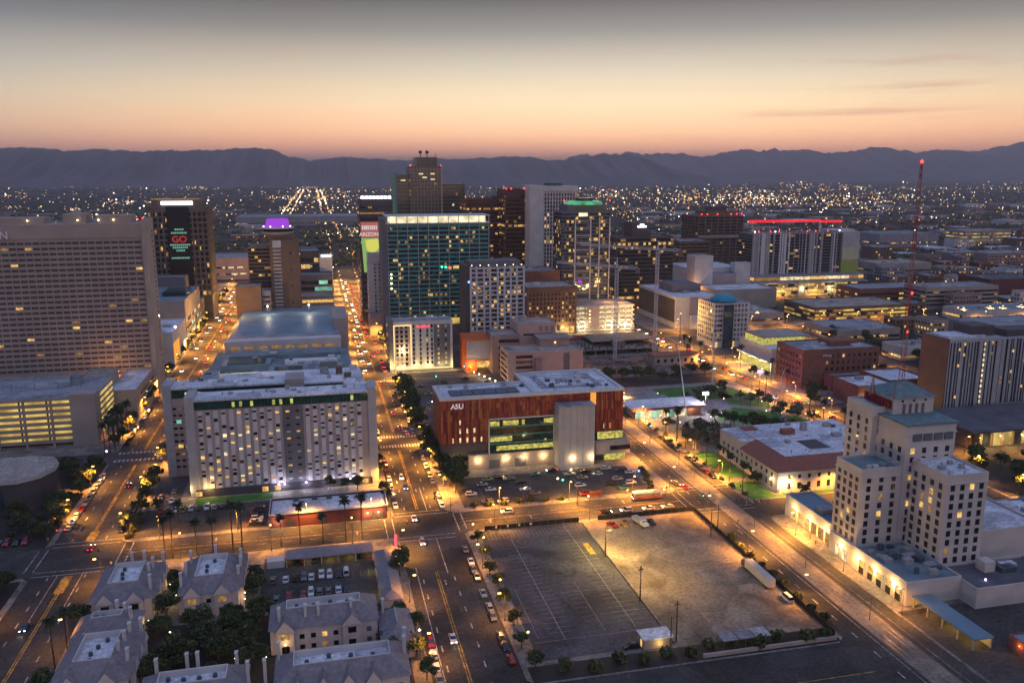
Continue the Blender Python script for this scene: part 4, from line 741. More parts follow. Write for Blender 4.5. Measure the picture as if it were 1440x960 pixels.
# ---- round crowned hotel
r = B('round_crown_hotel', 'brown hotel tower topped by a round crown glowing purple', -30, 750, 'hotel')
w = MB(); w.box(-38.5, -14.8, 738, 760, 0, 74.6); w.box(-40, -18, 740, 758, 74.6, 78.5); w.box(-57, -38.5, 746, 790, 0, 68); w.build('wall', ['brown'], r)
for k in range(22): MB().box(-36, -29.5, 737.4, 738.1, 6 + 3.1 * k, 7.1 + 3.1 * k).build('balcony', ['panel'], r)
MB().box(-36, -29, 737.5, 738.05, 69, 74).build('top_balcony', ['panel'], r)
bands(r, -57, -38.5, 746, 790, [6 + 3.1 * k for k in range(20)], 1.7, 2.6, ['glass', 'lit_dim', 'lit'], .10, 'FL', blk=1)
for s in range(4): MB().box(-22, -21, 737.85, 738.05, 20 + s * 14, 22 + s * 14).build('window', ['glass'], r)
cr = MB(); cr.lathe((-31.5, 750, 78), [(10.5, 0), (13.4, 1.2), (13.4, 3)], 28); cr.build('crown_base', ['tan'], r); MB().lathe((-31.5, 750, 81), [(12.6, 0), (12.6, 2.6)], 28).build('crown_window', ['glass'], r)
MB().lathe((-31.5, 750, 83.5), [(13.6, 0), (13.6, 1.2), (10, 1.5)], 28).build('crown_rim', ['white_wall'], r); MB().lathe((-31.5, 750, 85), [(10.4, 0), (10, 1.2), (9, 6), (8.2, 6.6), (6, 6.6)], 28).build('crown_drum', ['purple_glow'], r)
for t in (-2.6, -2, -1.2, -.6): MB().octa((-31.5 + 13 * math.cos(t), 750 + 13 * math.sin(t), 85.6), .6).build('crown_lamp', ['lamp_purple'], r)
shell(r, -66, -46, 716, 737, 38, 'brown', 'grey_roof', name='base_block'); shell(r, -45.5, -38.8, 720, 737, 33, 'grey_wall', 'blue_roof', name='base_block'); bands(r, -45.5, -38.8, 720, 737, [8 + 4 * k for k in range(6)], 1.6, 3, ['glass'], 0, 'F')
r = B('terraced_glass_block', 'terraced low block with yellow and mint lit floors next to the round crowned hotel', 0, 800)
shell(r, -15, 13.5, 772, 800, 20, 'tan', 'grey_roof', name='wall'); shell(r, -15.5, 13.5, 800, 826, 36, 'slate', 'teal_roof', name='rear_wall'); shell(r, -15.5, 2, 826, 860, 56, 'dark_wall', 'blue_roof', name='back_wall'); shell(r, 2.4, 14.5, 826, 860, 50, 'panel', 'grey_roof', name='back_wall')
bands(r, -15, 13.5, 772, 800, [4, 9, 15], 2.6, 5, ['lit', 'lit_pale', 'glass'], .4, 'FR'); bands(r, -15.5, 13.5, 800, 826, [22, 28], 3.4, 4, ['lit_teal', 'glass'], .35, 'FR'); bands(r, -15.5, 2, 826, 860, [40, 46], 4, 4, ['lit', 'glass'], .4, 'F')
MB().box(4, 13.5, 825.4, 825.8, 51, 53).build('sign', ['sign_white'], r)
# ---- billboard tower and white tower by the centre street
r = B('billboard_tower', 'dark tower with lit roofline carrying a big yellow advertising hoarding', 46, 720, 'tower')
shell(r, 37.2, 66, 740, 775, 106, 'dark_wall', 'dark_roof'); bands(r, 37.2, 66, 740, 775, [10 + 5 * k for k in range(19)], 1.6, 3.5, ['glass', 'lit_dim', 'lit'], .12, 'FL', hot={17: .9})
for k in range(8): MB().box(39 + k * 3.3, 41.6 + k * 3.3, 739.2, 739.6, 108, 110.4).build('roof_letter', ['sign_white'], r)
bb = MB(); bb.box(36.6, 54, 712, 713, 77, 89.8, 0); bb.build('billboard_header', ['bill_red'], r); text('ARIZONA', r, (44.6, 711.7, 78.4), 4.2, 'bill_white')
lb = MB()
for q in (37.6, 39.3, 40.7, 42.2, 44, 45.6, 47.2, 48.9): lb.box(q, q + 1.1, 711.6, 711.8, 83.6, 87)
lb.build('sign_lettering', ['bill_white'], r)
bb = MB(); bb.face([(36.8, 712.2, 76.6), (54, 712.2, 76.6), (54, 712.2, 60), (40, 712.2, 48), (38.4, 712.2, 48)][::-1], 0); bb.face([(40, 712, 75), (50, 712, 76), (53, 712, 70), (46, 712, 63), (41, 712, 67)][::-1], 1); bb.face([(38.6, 712, 70), (41, 712, 66), (40, 712, 50), (39, 712, 50)][::-1], 2)
bb.face([(43, 712, 62.5), (54, 712, 66), (54, 712, 60.5), (42, 712, 60)][::-1], 3); bb.box(37, 54, 712.5, 716, 48, 89.4, 4); bb.build('billboard', ['bill_green', 'bill_yellow', 'bill_green', 'bill_white', 'dark_wall'], r)
r = B('white_slim_tower', 'slim white tower with small dark windows below the yellow hoarding', 48, 700, 'tower')
shell(r, 40.4, 55.5, 694, 711, 64, 'white_wall', 'grey_roof'); Wn = Windows(r); Wn.grid('F', 694, [46, 49.5, 53], [14 + 3.2 * k for k in range(14)], 1.3, 1.5, ['glass', 'slate'], [5, 1]); Wn.grid('L', 40.4, [700, 705], [14 + 3.2 * k for k in range(14)], 1.3, 1.5, ['glass'], [1]); Wn.done(); shell(r, 40, 58, 680, 693.6, 16, 'mauve', 'grey_roof', name='base_wall')
# ---- green glass slab
r = B('green_glass_tower', 'broad teal glass office slab with pale lit crown at the centre street', 90, 660, 'tower')
w = MB(); w.box(51, 133, 651, 676, 0, 91.5); w.build('wall', ['teal_panel'], r); MB().box(48.6, 53.4, 650, 677, 0, 96).build('end_wall', ['slate'], r)
bands(r, 53.4, 133, 651, 676, [18 + 3.45 * k for k in range(21)], 1.75, 1.9, ['glass', 'lit', 'teal_glass', 'teal_glass', 'lit_dim', 'blue_glass'], .26, 'F', blk=1, inset=.1); bands(r, 53.4, 133, 651, 676, [18 + 3.45 * k for k in range(21)], 1.75, 2.6, ['teal_glass', 'lit'], .1, 'LR', blk=2, inset=.1)
for x in (53.6, 61, 69, 77, 85, 93, 101, 109, 117, 125, 132.6): MB().box(x - .25, x + .25, 650.6, 651, 16, 91.5).build('mullion', ['silver_panel'], r)
cr = MB(); cr.box(56, 130, 650.4, 676.5, 92, 97.3, 1); cr.build('crown', ['lit_crown', 'lit_crown'], r); MB().box(52, 133.6, 649.8, 677, 91.4, 92.2).box(52, 133.6, 649.8, 677, 97.2, 97.8).build('crown_ledge', ['panel'], r)
for k in range(11): MB().box(52.4 + k * 8, 52.9 + k * 8, 649.9, 650.5, 92.2, 97.2).build('crown_post', ['panel'], r)
MB().box(53.4, 134, 648, 651, 13, 17).build('lit_terrace', ['lit_low'], r); shell(r, 50, 135, 645, 650, 12, 'slate', 'grey_roof', name='base_wall')
for x, z, m in ((98, 57.5, 'lamp_green'), (95, 57.8, 'lamp_green'), (101, 57.3, 'lamp_red'), (84, 49.5, 'sign_dullred')): MB().octa((x, 650.2, z), .9).build('lamp', [m], r)
MB().box(104, 112, 650.2, 650.8, 56.4, 58.6).build('lit_room', ['lit'], r)
for z in (42, 46, 50, 53): MB().octa((55.5, 650.3, z), .8).build('lamp', ['lamp_warm'], r)
# ---- tallest tower behind it
r = B('tallest_tower', 'tallest dark glass tower with two rooftop dishes and lower shoulders', 122, 960, 'tower')
w = MB(); w.box(105, 140, 950, 990, 0, 137); w.box(113, 136, 955, 985, 137, 147); w.box(90, 105, 955, 990, 0, 128); w.box(140, 166.5, 952, 990, 0, 118); w.build('wall', ['olive_wall'], r); MB().box(87.2, 90, 955, 990, 0, 131).build('edge_fin', ['teal_panel'], r)
for a, b, y, top in ((105, 140, 950, 137), (90, 105, 955, 128), (140, 166.5, 952, 118)): bands(r, a, b, y, 990, [70 + 3.9 * k for k in range(int((top - 70) / 3.9))], 2.4, 1.9, ['olive_glass', 'lit_dim', 'lit_pale'], .015, 'FL', blk=1, inset=.5)
for k in range(10): MB().box(105 + k * 3.8, 105.3 + k * 3.8, 949.6, 950, 60, 137).build('mullion', ['silver_panel'], r)
MB().box(139.4, 140.6, 949, 950, 60, 139).build('edge_fin', ['pink'], r)
for x in (118, 125.5):
    u = MB(); u.tube((x, 960, 147), (x, 960, 151), .5); u.lathe((x, 960, 151), [(.5, 0), (1.9, .6), (2.2, 1.8), (1.6, 3), (.4, 3.4)], 12); u.build('dish', ['dark_unit'], r)
MB().tube((135, 960, 147), (135, 960, 152), .3, .15, 5).build('antenna', ['steel'], r)
for x in (105.5, 139.5): MB().octa((x, 950, 138), .9).build('beacon', ['lamp_red'], r)
for x, z in ((117, 128), (121, 124), (130, 128), (130, 122), (97, 121)): MB().box(x - 2.4, x + 2.4, 949.7, 950.3, z, z + 1.6).build('lit_room', ['lit_pale'], r)
# ---- brown, striped and crowned towers
r = B('low_brown_tower', 'dark reddish brown tower with glowing storeys to the side of the tallest tower', 168, 860, 'tower')
shell(r, 150, 188, 850, 890, 103, 'red_brown', 'dark_roof'); bands(r, 150, 188, 850, 890, [30 + 4.2 * k for k in range(17)], 1.8, 2.4, ['tinted', 'lit', 'lit_dim'], .10, 'FL', blk=1, hot={15: .75})
MB().box(185, 188.6, 849.6, 891, 0, 106).build('edge_fin', ['dark_wall'], r)
r = B('tall_brown_tower', 'taller reddish brown tower between the dark one and the striped white tower', 198, 830, 'tower')
shell(r, 184, 210.5, 820, 860, 113, 'red_brown', 'dark_roof'); bands(r, 184, 210.5, 820, 860, [24 + 4.1 * k for k in range(21)], 1.9, 2.2, ['tinted', 'lit', 'lit_dim'], .10, 'FL', blk=1, hot={2: .6, 13: .9})
for x in (185, 190, 203): MB().octa((x, 820, 114.6), .8).build('beacon', ['lamp_red'], r)
r = B('striped_tower', 'white tower with close vertical fins and a blank stone flank', 228, 810, 'tower')
w = MB(); w.box(204.5, 252.5, 800, 840, 0, 117.4); w.box(204, 217.5, 799.4, 840, 0, 118); piers(w, 218, 252.5, 800, 840, 0, 117, 2.9, 1.0, .9, 'F'); w.box(217, 252.8, 799, 800, 112.5, 117.4); w.build('wall', ['white_wall'], r)
bands(r, 217.8, 252.4, 800, 840, [24 + 3.8 * k for k in range(23)], 2.7, 2.9, ['tinted', 'lit', 'lit_dim'], .06, 'F', blk=1, hot={16: .6, 17: .7, 10: .85, 11: .5}); MB().box(226, 240, 810, 830, 117.4, 120).build('penthouse', ['dark_unit'], r)
for x in (228, 233, 237): MB().tube((x, 805, 117.4), (x, 805, 121), .25).build('antenna', ['steel'], r)
r = B('green_crown_tower', 'glass apartment tower with white frame lines and green lit rooftop crown', 228, 710, 'tower')
w = MB(); w.box(207, 250.5, 700, 726, 0, 97); w.box(212, 247, 702, 724, 97, 103); w.build('wall', ['slate'], r); bands(r, 207, 250.5, 700, 726, [10 + 3.1 * k for k in range(28)], 2.2, 2.1, ['blue_glass', 'glass', 'lit_dim', 'blue_glass', 'lit', 'slate'], .24, 'FL', blk=1, inset=.2)
for x in (219, 233, 241, 250.4): MB().box(x - .5, x + .5, 699.3, 700, 6, 92).build('frame_line', ['white_wall'], r)
for k in range(14): MB().box(219, 233, 699.4, 699.95, 8 + k * 6.2, 8.5 + k * 6.2).build('floor_line', ['white_wall'], r)
MB().lathe((230, 713, 102.8), [(17, 0), (16, 2.6), (11, 3.2)], 24).build('crown', ['green_crown'], r); MB().lathe((231, 713, 105.8), [(8, 0), (8, 2.6)], 18).build('crown_top', ['teal_glass'], r)
for x, y in ((250, 700), (232, 706), (209, 701)): MB().octa((x, y, 106.5), .7).build('beacon', ['lamp_red'], r)
MB().box(222, 225, 699.3, 699.7, 35, 38).build('lit_room', ['purple_glow'], r); MB().box(222, 230, 699.2, 699.6, 93, 96).build('lit_room', ['lit_crown'], r); MB().box(208, 251, 698.8, 700, 0, 5).build('lobby', ['lit'], r)
# ---- white grid apartments, mid rise hotel, orange block
r = B('white_grid_apartments', 'apartment block with white balcony grid and dark roof penthouse', 122, 590, 'apartments')
w = MB(); w.box(101.5, 144, 581, 604, 0, 64.8); w.box(105, 142, 584, 602, 64.8, 68.6); w.build('wall', ['slate'], r); bands(r, 104.5, 144, 580.6, 604, [20 + 3.2 * k for k in range(14)], 1.7, 2.4, ['glass', 'blue_glass', 'lit', 'blue_glass', 'lit_dim', 'slate'], .5, 'F', blk=1, inset=.1)
for x in (105, 109.2, 114.6, 119, 124.5, 129.5, 134, 138.4, 143.6): MB().box(x - .7, x + .7, 579.6, 581, 18, 65.2).build('frame_line', ['panel'], r)
for k in range(15): MB().box(104.3, 144.4, 579.8, 580.7, 18.6 + 3.2 * k, 19.6 + 3.2 * k).build('floor_line', ['panel'], r)
MB().box(101, 104.3, 580, 605, 0, 66).build('end_wall', ['dark_wall'], r); MB().octa((103.6, 579.8, 54.5), .8).build('lamp', ['lamp_blue'], r)
for x in range(106, 144, 6): MB().octa((x, 580.4, 66), .35).build('roof_lamp', ['lamp_warm'], r)
r = B('mid_rise_hotel', 'pale mid rise hotel with a glowing gold framed bay and red roofline sign', 66, 555, 'hotel')
shell(r, 45, 86.6, 549, 566, 32.6, 'white_wall', 'grey_roof', units=4); MB().box(44, 47, 547.6, 566.5, 0, 34.4).build('end_wall', ['slate'], r)
for a, b in ((47.4, 58.4),): MB().box(a, b, 548.4, 549, 3, 30.5).build('bay', ['mauve'], r)
nb = MB()
for x in (47.4, 58.6): nb.box(x - .3, x + .3, 547.9, 548.5, 3, 31)
nb.box(47.1, 58.9, 547.9, 548.5, 30.6, 31.2); nb.box(48, 86, 548.2, 548.6, 1, 1.6); nb.build('light_frame', ['neon'], r)
MB().box(74, 85, 548.5, 549, 2, 31).build('blue_panel', ['slate'], r)
Wn = Windows(r)
Wn.grid('F', 548.4, [49.5, 52.4, 55.6], [4 + 3.1 * k for k in range(9)], 1.6, 2, ['glass', 'lit', 'slate'], [6, 1, 1]); Wn.grid('F', 549, [60.5, 65, 69.6, 72.6], [4 + 3.1 * k for k in range(9)], 1.3, 2.3, ['blue_glass', 'glass', 'lit'], [6, 2, .5]); Wn.grid('F', 548.5, [77, 82], [4 + 3.1 * k for k in range(9)], 1.2, 1.6, ['panel', 'lit', 'glass'], [4, 2, 3]); Wn.grid('L', 44, [552, 557, 562], [4 + 3.1 * k for k in range(9)], 1.2, 1.8, ['glass', 'lit'], [5, 1]); Wn.done()
mb = MB(); x = 62.5
while x < 71.5: q = rnd.uniform(.5, .9); mb.box(x, x + q, 548.6, 548.95, 29, 30.6); x += q + .28
mb.build('sign_lettering', ['sign_red'], r)
for x in (46, 53, 61, 70, 79, 86): light('hotel_light', r, (x, 546, 3.2), 1500, (1, .68, .25))
light('bay_light', r, (53, 545.5, 14), 3500, (1, .7, .3)); light('bay_light', r, (44, 544.5, 6), 3500, (1, .6, .2))
r = B('orange_framed_block', 'grey box building framed in orange with a glowing orange ground floor', 103, 545)
MB().box(94, 113, 537, 560, 8, 21).build('wall', ['panel'], r); MB().box(93, 94, 536, 560, 0, 22).box(94, 113, 536, 560, 21, 22.2).box(94, 113, 536.4, 537, 7, 8).build('frame', ['orange_wall'], r); MB().box(94, 101, 537.6, 559, 0, 7).build('base', ['orange_wall'], r); MB().box(101.4, 112, 537.4, 559, 2.4, 7).build('lit_base', ['lit'], r); MB().octa((96.5, 536, 3), .5).build('lamp', ['lamp_orange'], r); light('base_light', r, (97, 534.5, 4), 4500, (1, .4, .1))
mb = MB()
for i in range(12): mb.box(94.6 + (i % 2) * .3, 112.5, 536.85, 537.02, 9 + i * 1.0, 9.2 + i * 1.0)
mb.build('louvre', ['grey_wall'], r)
for k in range(6): MB().octa((97 + k * 2.2, 527 - k * 6.5, 2), .6).build('path_lamp', ['lamp_warm'], r); light('path_light', r, (97 + k * 2.2, 526 - k * 6.5, 2.6), 900, (1, .7, .35))
# ---- stepped pink concrete offices
r = B('pink_stepped_offices', 'stepped pink concrete offices with dark slot windows behind the red panelled building', 130, 515)
for x0, x1, y0, y1, h, m in ((113.6, 136, 500, 522, 19, 'pink'), (136, 163, 500, 530, 18.6, 'pink'), (109.5, 128, 528, 550, 25, 'pink_shade'), (128, 154.5, 534, 556, 31, 'pink'), (140, 160, 520, 534, 23, 'pink')): shell(r, x0, x1, y0, y1, h, m, 'tan_roof', name='wall_block', units=1)
MB().box(139, 162, 518, 536, 23.4, 24.2).build('roof_slab', ['tan_roof'], r)
for k in range(5): MB().box(119, 129.6, 499.85, 500.05, 2.2 + k * 3.4, 4 + k * 3.4).build('window_band', ['glass'], r); MB().box(114, 127.5, 527.85, 528.05, 3 + k * 4.4, 5 + k * 4.4).build('window_band', ['glass'], r); MB().box(113.4, 113.62, 503, 519, 2.2 + k * 3.4, 4 + k * 3.4).build('window_band', ['glass'], r)
MB().box(131, 135, 497.5, 500, 0, 16).build('lift_tower', ['pink_shade'], r); MB().box(150, 154, 499.85, 500.02, 1, 18).build('window_strip', ['slate'], r); MB().box(132, 152, 533.85, 534.02, 23.4, 24.6).build('window_band', ['glass'], r)
for k in range(4): MB().box(143 + k * 4, 145 + k * 4, 533.7, 534.05, 26, 29.4).build('roof_fin', ['pink_shade'], r)
MB().octa((128.5, 528, 16.5), .4).build('wall_lamp', ['lamp_warm'], r); MB().octa((150, 519.5, 21), .4).build('wall_lamp', ['lamp_warm'], r)
# ---- old brown offices, lit garage, dark office
r = B('old_brown_offices', 'old brown brick offices with a rank of small windows and a glowing ground floor', 185, 665)
shell(r, 164, 206, 651, 690, 38.5, 'brown', 'tan_roof', units=2); MB().box(163.4, 206.6, 650.4, 651, 36.8, 38).build('cornice', ['brown'], r); Wn = Windows(r); Wn.grid('F', 651, lin(165, 205, 13), [10.5 + 3.6 * k for k in range(7)], 1.3, 1.9, ['tinted', 'lit', 'lit_dim'], [14, 2.2, 1]); Wn.grid('L', 164, lin(653, 688, 8), [10.5 + 3.6 * k for k in range(7)], 1.3, 1.9, ['tinted', 'lit'], [9, 1]); Wn.done()
for k in range(5): MB().box(183 + k * 4.4, 186.6 + k * 4.4, 650.7, 651.05, 1, 6.4).build('shop_front', ['lit'], r)
shell(r, 168, 206, 700, 735, 46, 'brick', 'grey_roof', name='rear_wall', units=3); light('shop_light', r, (195, 647, 5), 6000, (1, .7, .25))
r = B('lit_garage', 'open parking garage glowing cream on every deck with a pale sign panel', 235, 665, 'garage')
gm = MB()
for k in range(6): gm.box(207.5, 258, 655, 690, 1 + k * 4 - .3, 1.9 + k * 4)
for x in lin(206, 259, 9): gm.box(x - .5, x + .5, 655, 656, 0, 21)
gm.build('deck', ['white_wall'], r)
for k in range(5): MB().box(208, 257.6, 658, 658.4, 2.6 + k * 4, 4.6 + k * 4).box(207.7, 207.9, 659, 689, 2.6 + k * 4, 4.6 + k * 4).build('lit_deck', ['lit_pale'], r)
MB().box(216, 226.5, 653, 655, 4, 22).build('sign_panel', ['mauve'], r); MB().box(208, 257, 656, 689, 21.9, 22.1).build('roof_deck', ['tan_roof'], r)
for k in range(4): MB().octa((218, 652.8, 9 + 3 * k), .5).build('panel_lamp', ['lamp_warm'], r)
for x in (212, 236, 250): light('garage_light', r, (x, 651, 5), 5000, (1, .75, .4))
for x, y in ((240, 670), (250, 665)): light('roof_lamp', r, (x, y, 27), 4000, (1, .5, .2))
r = B('dark_glass_office', 'near black glass office block with scattered yellow rooms and a lit roof sign', 310, 775, 'tower')
shell(r, 280, 338, 760, 800, 69, 'dark_wall', 'dark_roof'); bands(r, 280, 338, 760, 800, [10 + 3.7 * k for k in range(16)], 2.4, 2.6, ['glass', 'lit', 'lit_dim'], .05, 'FL', blk=1, hot={14: .5, 15: .3, 13: .25, 8: .12, 2: .5, 0: .6})
MB().box(296, 312, 765, 785, 69, 83).box(312, 316, 765, 785, 69, 75).build('penthouse', ['dark_wall'], r); sgn = MB(); sgn.prism([(302, 764.4), (311, 764.4), (311, 764.9), (302, 764.9)], 78.4, 80); sgn.box(304.5, 308.5, 764.4, 764.9, 80, 81.6); sgn.build('roof_sign', ['sign_white'], r)
# ---- grey block with dark flank, domed offices
r = B('dark_flank_block', 'pale grey block with a long dark louvred flank towards the junction', 312, 690)
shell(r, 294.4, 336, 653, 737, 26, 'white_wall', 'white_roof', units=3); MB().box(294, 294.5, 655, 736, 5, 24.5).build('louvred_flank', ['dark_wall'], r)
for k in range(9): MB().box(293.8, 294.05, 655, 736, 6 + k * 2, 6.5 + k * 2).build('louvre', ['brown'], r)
MB().box(307, 315, 652, 653, 0, 26.2).build('stair_recess', ['grey_wall'], r); MB().box(307, 314, 649, 652, 0, 11).build('porch', ['panel'], r); MB().box(305, 332, 685, 715, 26.2, 33).build('roof_storey', ['slate'], r)
r = B('blue_domed_offices', 'pale gridded office block with a bright cyan domed roof at the junction', 303, 585)
shell(r, 288.5, 317.5, 570.5, 598, 33, 'white_wall', 'grey_roof'); MB().box(296, 304, 569.4, 571, 0, 33).build('glass_bay', ['blue_glass'], r)
Wn = Windows(r); zz = [5 + 3.7 * k for k in range(8)]; Wn.grid('F', 570.5, [290, 292.4, 294.4, 306, 308.8, 311.6, 314.6], zz, 1.7, 2.2, ['slate', 'glass', 'lit_dim'], [8, 4, .6]); Wn.grid('L', 288.5, lin(571, 597, 8), zz, 1.7, 2.2, ['slate', 'glass', 'lit'], [8, 4, .5]); Wn.done()
MB().lathe((303, 585, 33.8), [(10.5, 0), (10.5, 1), (9.4, 2.8), (6, 5), (1.5, 6)], 8).build('dome', ['cyan_dome'], r)
for x in (291, 299, 305, 311): MB().box(x - .9, x + .9, 570, 570.3, .5, 4.6).build('shop_front', ['lit' if x < 306 else 'slate'], r)
r = B('dark_grid_tower', 'dark bronze gridded tower with red lamps round its stepped crown', 505, 1010, 'tower')
w = MB(); w.box(478, 540, 1000, 1050, 0, 76); w.box(494, 536, 1005, 1045, 76, 82); piers(w, 478, 540, 1000, 1050, 0, 76, 9, 1.4, .8); w.build('wall', ['brown'], r); bands(r, 478, 540, 1000, 1050, [8 + 4 * k for k in range(17)], 2.3, 3, ['glass', 'lit_dim'], .03, 'FL'); MB().box(500, 520, 1008, 1030, 82, 87).build('penthouse', ['dark_wall'], r); MB().box(478, 540, 999, 1000, 48, 51).build('belt', ['tan'], r)
for x in (481, 489, 503, 522, 530, 537): MB().octa((x, 999, 78), 1).build('beacon', ['lamp_red'], r)
r = B('brown_mid_block', 'plain brown mid rise next to the dark gridded tower', 440, 900); shell(r, 408, 446, 900, 940, 52, 'brown', 'grey_roof', units=2); bands(r, 408, 446, 900, 940, [8 + 4 * k for k in range(11)], 2, 2.4, ['tinted', 'lit_dim'], .03, 'FL')
r = B('white_windowless_block', 'stepped white windowless block with a tall blank tower', 410, 800)
shell(r, 371, 391, 781, 800, 47, 'white_wall', 'grey_roof', name='tower_wall'); shell(r, 372, 431, 800.2, 850, 33, 'white_wall', 'white_roof', name='wall'); shell(r, 420, 438, 790, 800, 38, 'white_wall', 'white_roof', name='stair_wall'); shell(r, 391.4, 419.6, 785, 800, 28, 'mauve', 'blue_roof', name='front_wall'); shell(r, 375, 440, 740, 780, 18, 'tan', 'white_roof', name='low_wall')
for x in (376, 380): u = MB(); u.lathe((0, 0, 0), [(1.3, 0), (1.3, .4)], 12); u = u.build('dish', ['dark_unit'], r); u.rotation_euler = (PI / 2, 0, 0); u.location = (x - 410, 780.8 - 800, 41)
light('wall_lamp', r, (366, 776, 12), 17000, (1, .45, .15))
# ---- ribbed apartments with the red lit crane
r = B('ribbed_apartments', 'dark and silver ribbed apartment block over a brightly lit podium', 505, 830, 'apartments')
MB().box(455, 563, 820, 850, 22, 66).build('wall', ['slate'], r); mb = MB(); x = 455; 
while x < 560:
    q = rnd.uniform(.6, 2.4)
    if rnd.random() < .6: mb.box(x, min(562, x + q), 819.2, 820.05, 22, 66 + rnd.choice([0, 0, 1]), rnd.randint(0, 2))
    x += q
mb.build('ribbed_cladding', ['panel', 'silver_panel', 'grey_wall'], r); bands(r, 455, 562, 820, 850, [24 + 3.2 * k for k in range(13)], 1.8, 2.6, ['glass', 'lit_dim', 'lit'], .05, 'FL', d=.4)
for a, b, m in ((22, 36, 'lime'), (36, 50, 'pale_lime'), (50, 67, 'silver_panel')): MB().box(563, 584, 818, 850, a, b).build('end_panel', [m], r)
w = MB(); w.box(448, 585, 800, 819, 0, 15.5); w.box(452, 584, 806, 850, 15.5, 21.8); w.build('podium_wall', ['grey_wall'], r); bands(r, 452, 584, 806, 850, [17], 3.4, 6, ['lit', 'lit_pale', 'lit_dim'], .8, 'FL'); bands(r, 448, 585, 800, 819, [3, 7, 11], 2.6, 4, ['glass', 'lit_office', 'lit', 'lit_dim'], .7, 'FL', blk=2); MB().box(500, 508, 799, 800, 0, 18).build('stair_tower', ['slate'], r)
for x in (470, 505, 540): light('podium_light', r, (x, 797, 8), 7000, (1, .68, .25))
for x in (462, 476, 486, 520, 530, 545): MB().octa((x, 820, 68), .8).build('beacon', ['lamp_red'], r)
for x in (458, 482, 560): MB().octa((x, 821, 68), .8).build('roof_lamp', ['lamp_white'], r)
r = B('red_lit_crane', 'tower crane with its level jib outlined in red light over the ribbed apartments', 545, 836, 'crane')
MB().tube((545, 836, 60), (545, 836, 78), 1.2, n=4).build('mast', ['crane_paint'], r); MB().box(458, 545, 835, 836.2, 77, 79.4).build('jib', ['red_bar'], r); MB().box(546, 572, 835, 836.2, 76, 78.2).build('counter_jib', ['red_bar'], r); MB().box(566, 571, 834.4, 836.8, 73, 76).build('counterweight', ['concrete'], r)
# ---- pale gallery, brick blocks, striped tower at the edge
r = B('white_gallery', 'white gallery with a golden glazed top storey and curved front by the wide street', 310, 505)
shell(r, 289, 330, 487, 531, 15.5, 'stone', 'white_roof', par=.6); MB().box(292, 324, 505, 529, 15.6, 20.4).build('top_glazing', ['lit_office'], r); MB().box(291, 327, 503, 530, 20.4, 21.2).build('top_roof', ['tan_roof'], r); MB().box(288.6, 289, 489, 529, .5, 7).build('glazed_front', ['lit_office'], r); MB().box(291, 312, 486.6, 487, .5, 6).build('glazed_front', ['lit_dim'], r); MB().box(286.5, 289, 487, 530, 7, 8).build('canopy', ['white_wall'], r)
for y in (492, 505, 520): light('gallery_light', r, (285.5, y, 5), 4500, (1, .75, .3))
shell(r, 330.4, 350, 480, 520, 9, 'grey_wall', 'grey_roof', name='annex')
r = B('brick_warehouse', 'five storey brown brick warehouse with painted letters near its parapet', 310, 455)
shell(r, 285, 338, 445, 475, 23.6, 'brick', 'grey_roof', units=4); Wn = Windows(r); Wn.grid('F', 445, lin(300, 337, 10), [3 + 4 * k for k in range(5)], 1.5, 1.9, ['tinted', 'lit', 'lit_dim'], [12, 1, .6]); Wn.grid('L', 285, lin(446, 474, 8), [3 + 4 * k for k in range(5)], 1.5, 1.9, ['tinted', 'lit_dim'], [10, 1]); Wn.done(); text('YMCA', r, (298.5, 444.8, 19.6), 2.2, 'letter_white', align='LEFT'); MB().box(310, 330, 455, 468, 23.6, 27).build('roof_storey', ['brick'], r)
r = B('brick_gym', 'low brown brick hall with two white roofs behind the roof sign of the mast hotel', 310, 415)
shell(r, 294, 318, 402, 426, 11.5, 'brick', 'white_roof', units=1); shell(r, 318.4, 345, 408, 436, 12, 'brick', 'white_roof', name='rear_wall'); shell(r, 300, 338, 436.4, 444, 9, 'brick', 'grey_roof', name='back_wall')
for x in (297, 302, 307, 312): MB().octa((x, 401.4, 3.4), .45).build('wall_lamp', ['lamp_warm'], r); light('wall_lamp_light', r, (x, 400, 3.4), 1500, (1, .68, .3))
r = B('striped_residence', 'tall blue grey residence with dark vertical stripes and a bronze flank', 360, 375, 'apartments')
w = MB(); w.box(319.5, 352, 366, 386, 0, 44.6); w.box(352, 420, 368.5, 384, 0, 43.4); w.build('wall', ['silver_panel'], r); MB().box(318.8, 319.6, 366, 386, 0, 45).build('bronze_flank', ['bronze'], r); MB().box(322, 345, 370, 384, 44.6, 45.4).build('roof', ['white_roof'], r); MB().box(338, 352, 372, 386, 44.6, 50).build('roof_storey', ['dark_wall'], r); MB().box(360, 420, 372, 384, 43.4, 47).build('roof_storey', ['dark_wall'], r)
x = 320.4; pat = [.5, .9, .7, .5, 1.1, .6, .5, .8, 1.2, .5, .7]; k = 0
while x < 412:
    q = pat[k % 11]; y = 365.8 if x < 351 else 368.3
    if not 350.4 < x < 352.4: MB().box(x, x + q, y, y + .25, 8, 43).build('dark_stripe', ['blue_glass' if k % 3 else 'glass'], r)
    x += q + rnd.choice([.8, 1.3, 1.9, 2.6]); k += 1
Wn = Windows(r)
for k in range(12): Wn.add('F', (341.4, 365.8, 9.5 + 2.85 * k), .9, 1.5, 'lit_pale')
for i in range(16): x = rnd.choice([326, 329, 333, 346, 356, 362, 370]); Wn.add('F', (x, 365.8 if x < 351 else 368.3, 10 + 2.85 * rnd.randint(0, 11)), .9, 1.4, rnd.choice(['lit', 'lit_dim']))
Wn.done()
r = B('dark_canopy_hall', 'low dark roofed hall with lit glass bays in front of the striped residence', 350, 350)
